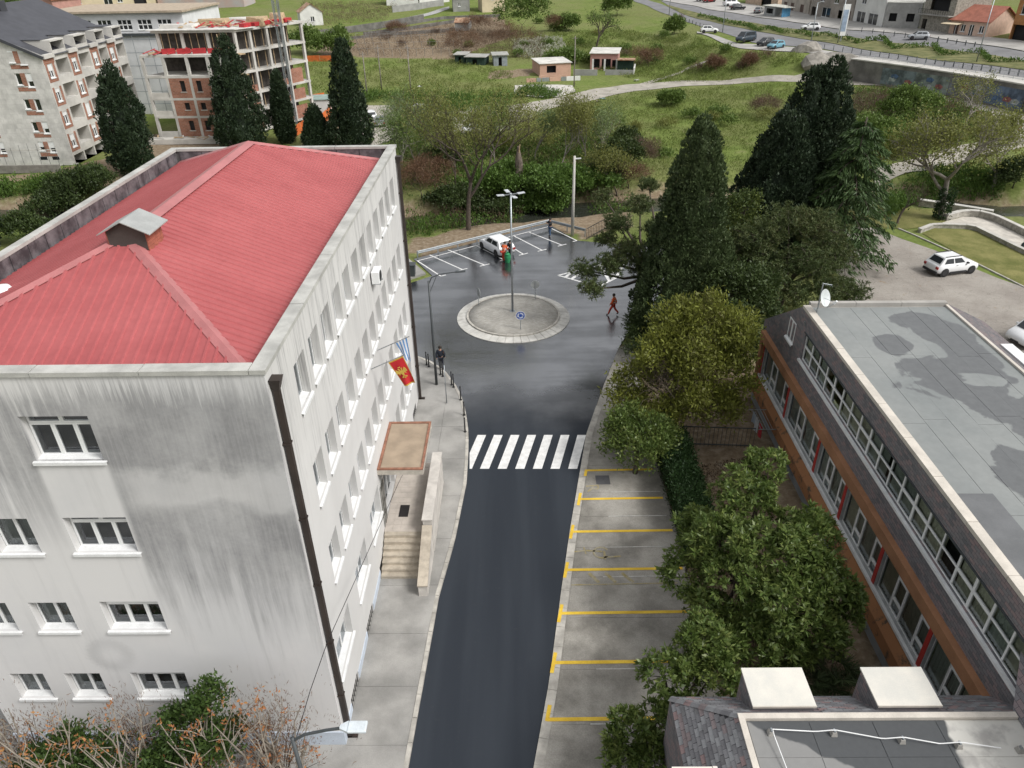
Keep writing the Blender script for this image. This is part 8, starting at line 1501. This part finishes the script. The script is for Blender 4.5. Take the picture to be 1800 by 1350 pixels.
# loose rubbish beside the dirt road
for i, (u, v, c, lab) in enumerate(((1060, 176, (.35, .5, .55), 'pale blue rubbish heap piece beside the dirt road'), (1118, 143, (.7, .7, .68), 'white plastic scrap left of the trail foot'), (1320, 97, (.72, .72, .7), 'white plastic sheet on the slope below the light blue car'), (738, 153, (.7, .7, .7), 'white scrap in the meadow before the hedgerow'), (935, 171, (.6, .58, .54), 'pale scrap at the dirt road edge'), (1050, 180, (.18, .16, .15), 'dark rubbish heap beside the dirt road'))):
    q = GT(u, v); R = np.random.default_rng(100+i); m = MB(); P = [(q[0]+R.uniform(-.7, .7), q[1]+R.uniform(-.5, .5), q[2]+R.uniform(.05, .45)) for _ in range(7)]
    for j in range(5): m.add([P[j], P[(j+1) % 7], P[(j+2) % 7], (P[j][0], P[j][1]+.3, q[2])], [(0, 1, 2), (0, 2, 3), (0, 3, 1), (1, 3, 2)])
    m.build('rubbish', pm('rubbish_%d' % i, c, .8), label=lab, cat='rubbish', group='rubbish in the meadow')

# taller fresh and bare saplings of the belt behind the painted bays
for i, (u, v, h, mt, bk, lab) in enumerate(((772, 285, 7.5, LM_GR, BARK_G, 'fresh green sapling just right of the willow'), (872, 300, 7., LM_GR, BARK_G, 'thin green sapling right of the poplar trunk'), (940, 290, 6.5, LM_WIL, BARK_G, 'pale green sapling behind the broken trunk'), (985, 305, 8., LM_OL, BARK_G, 'tall thin olive sapling right of the broken trunk'), (1022, 296, 7.5, LM_OL, BARK_G, 'tall thin olive sapling behind the concrete pole'), (1052, 300, 6.5, LM_WIL, BARK_G, 'pale green sapling right of the concrete pole'), (728, 318, 6., LM_GR, BARK_G, 'fresh green sapling behind the far building corner'), (800, 330, 6.5, LM_OL, BARK, 'olive sapling left of the poplar trunk'), (905, 262, 5.5, LM_GR, BARK_G, 'fresh green sapling at the meadow edge above the ivy'), (1085, 345, 5.5, LM_OL, BARK, 'olive sapling left of the big cypress'))):
    q = GT(u, v); sparse('sapling', lab, (q[0], q[1], q[2]), h, 200+i, mt, bk, 12, .26, .1, 4, .11, .42, 3, .42, 'saplings behind the painted bays', 'tree', .5, .6)
R = np.random.default_rng(17); SCR = []
for poly, n_, mt in (([(1020, 105), (1200, 62), (1300, 95), (1480, 112), (1480, 128), (1300, 136), (1150, 142)], 12, 0), ([(700, 215), (1000, 200), (1280, 160), (1440, 165), (1300, 260), (1120, 290), (900, 245)], 14, 1), ([(540, 40), (800, 60), (960, 70), (960, 110), (700, 105), (550, 100)], 12, 0), ([(900, 20), (1100, 40), (1180, 65), (1030, 100), (930, 80)], 9, 1)):
    P = np.array(poly, float); k_ = 0
    while k_ < n_:
        q = R.uniform(P.min(0), P.max(0)); 
        if not inpoly(q[None], P)[0]: continue
        k_ += 1; SCR.append((q[0], q[1], R.uniform(.8, 1.9), R.uniform(.8, 1.8), (mt+int(R.integers(0, 2))) % 3, 'on the slope below the upper road' if poly[0][0] == 1020 else 'in the meadow below the dirt road' if poly[0][0] == 700 else 'on the ploughed terraces' if poly[0][0] == 540 else 'on the grass behind the bungalows'))
for kd, (nm, lab, mt, L_, W_) in enumerate((('scrub_bush', 'low brown scrub bush', LM_BRN, .4, .05), ('weed_clump', 'low green weed clump', LM_GR, .36, .16), ('scrub_bush', 'low olive scrub bush', LM_OL, .4, .08))):
    bushes(nm, [(u, v, r_, h_, lab+' '+wh_) for u, v, r_, h_, k_, wh_ in SCR if k_ == kd], L_, W_, mt, R, 7, 110, 'bush', nm.replace('_', ' ')+' group %s' % ('brown', 'green', 'olive')[kd], 0., False)
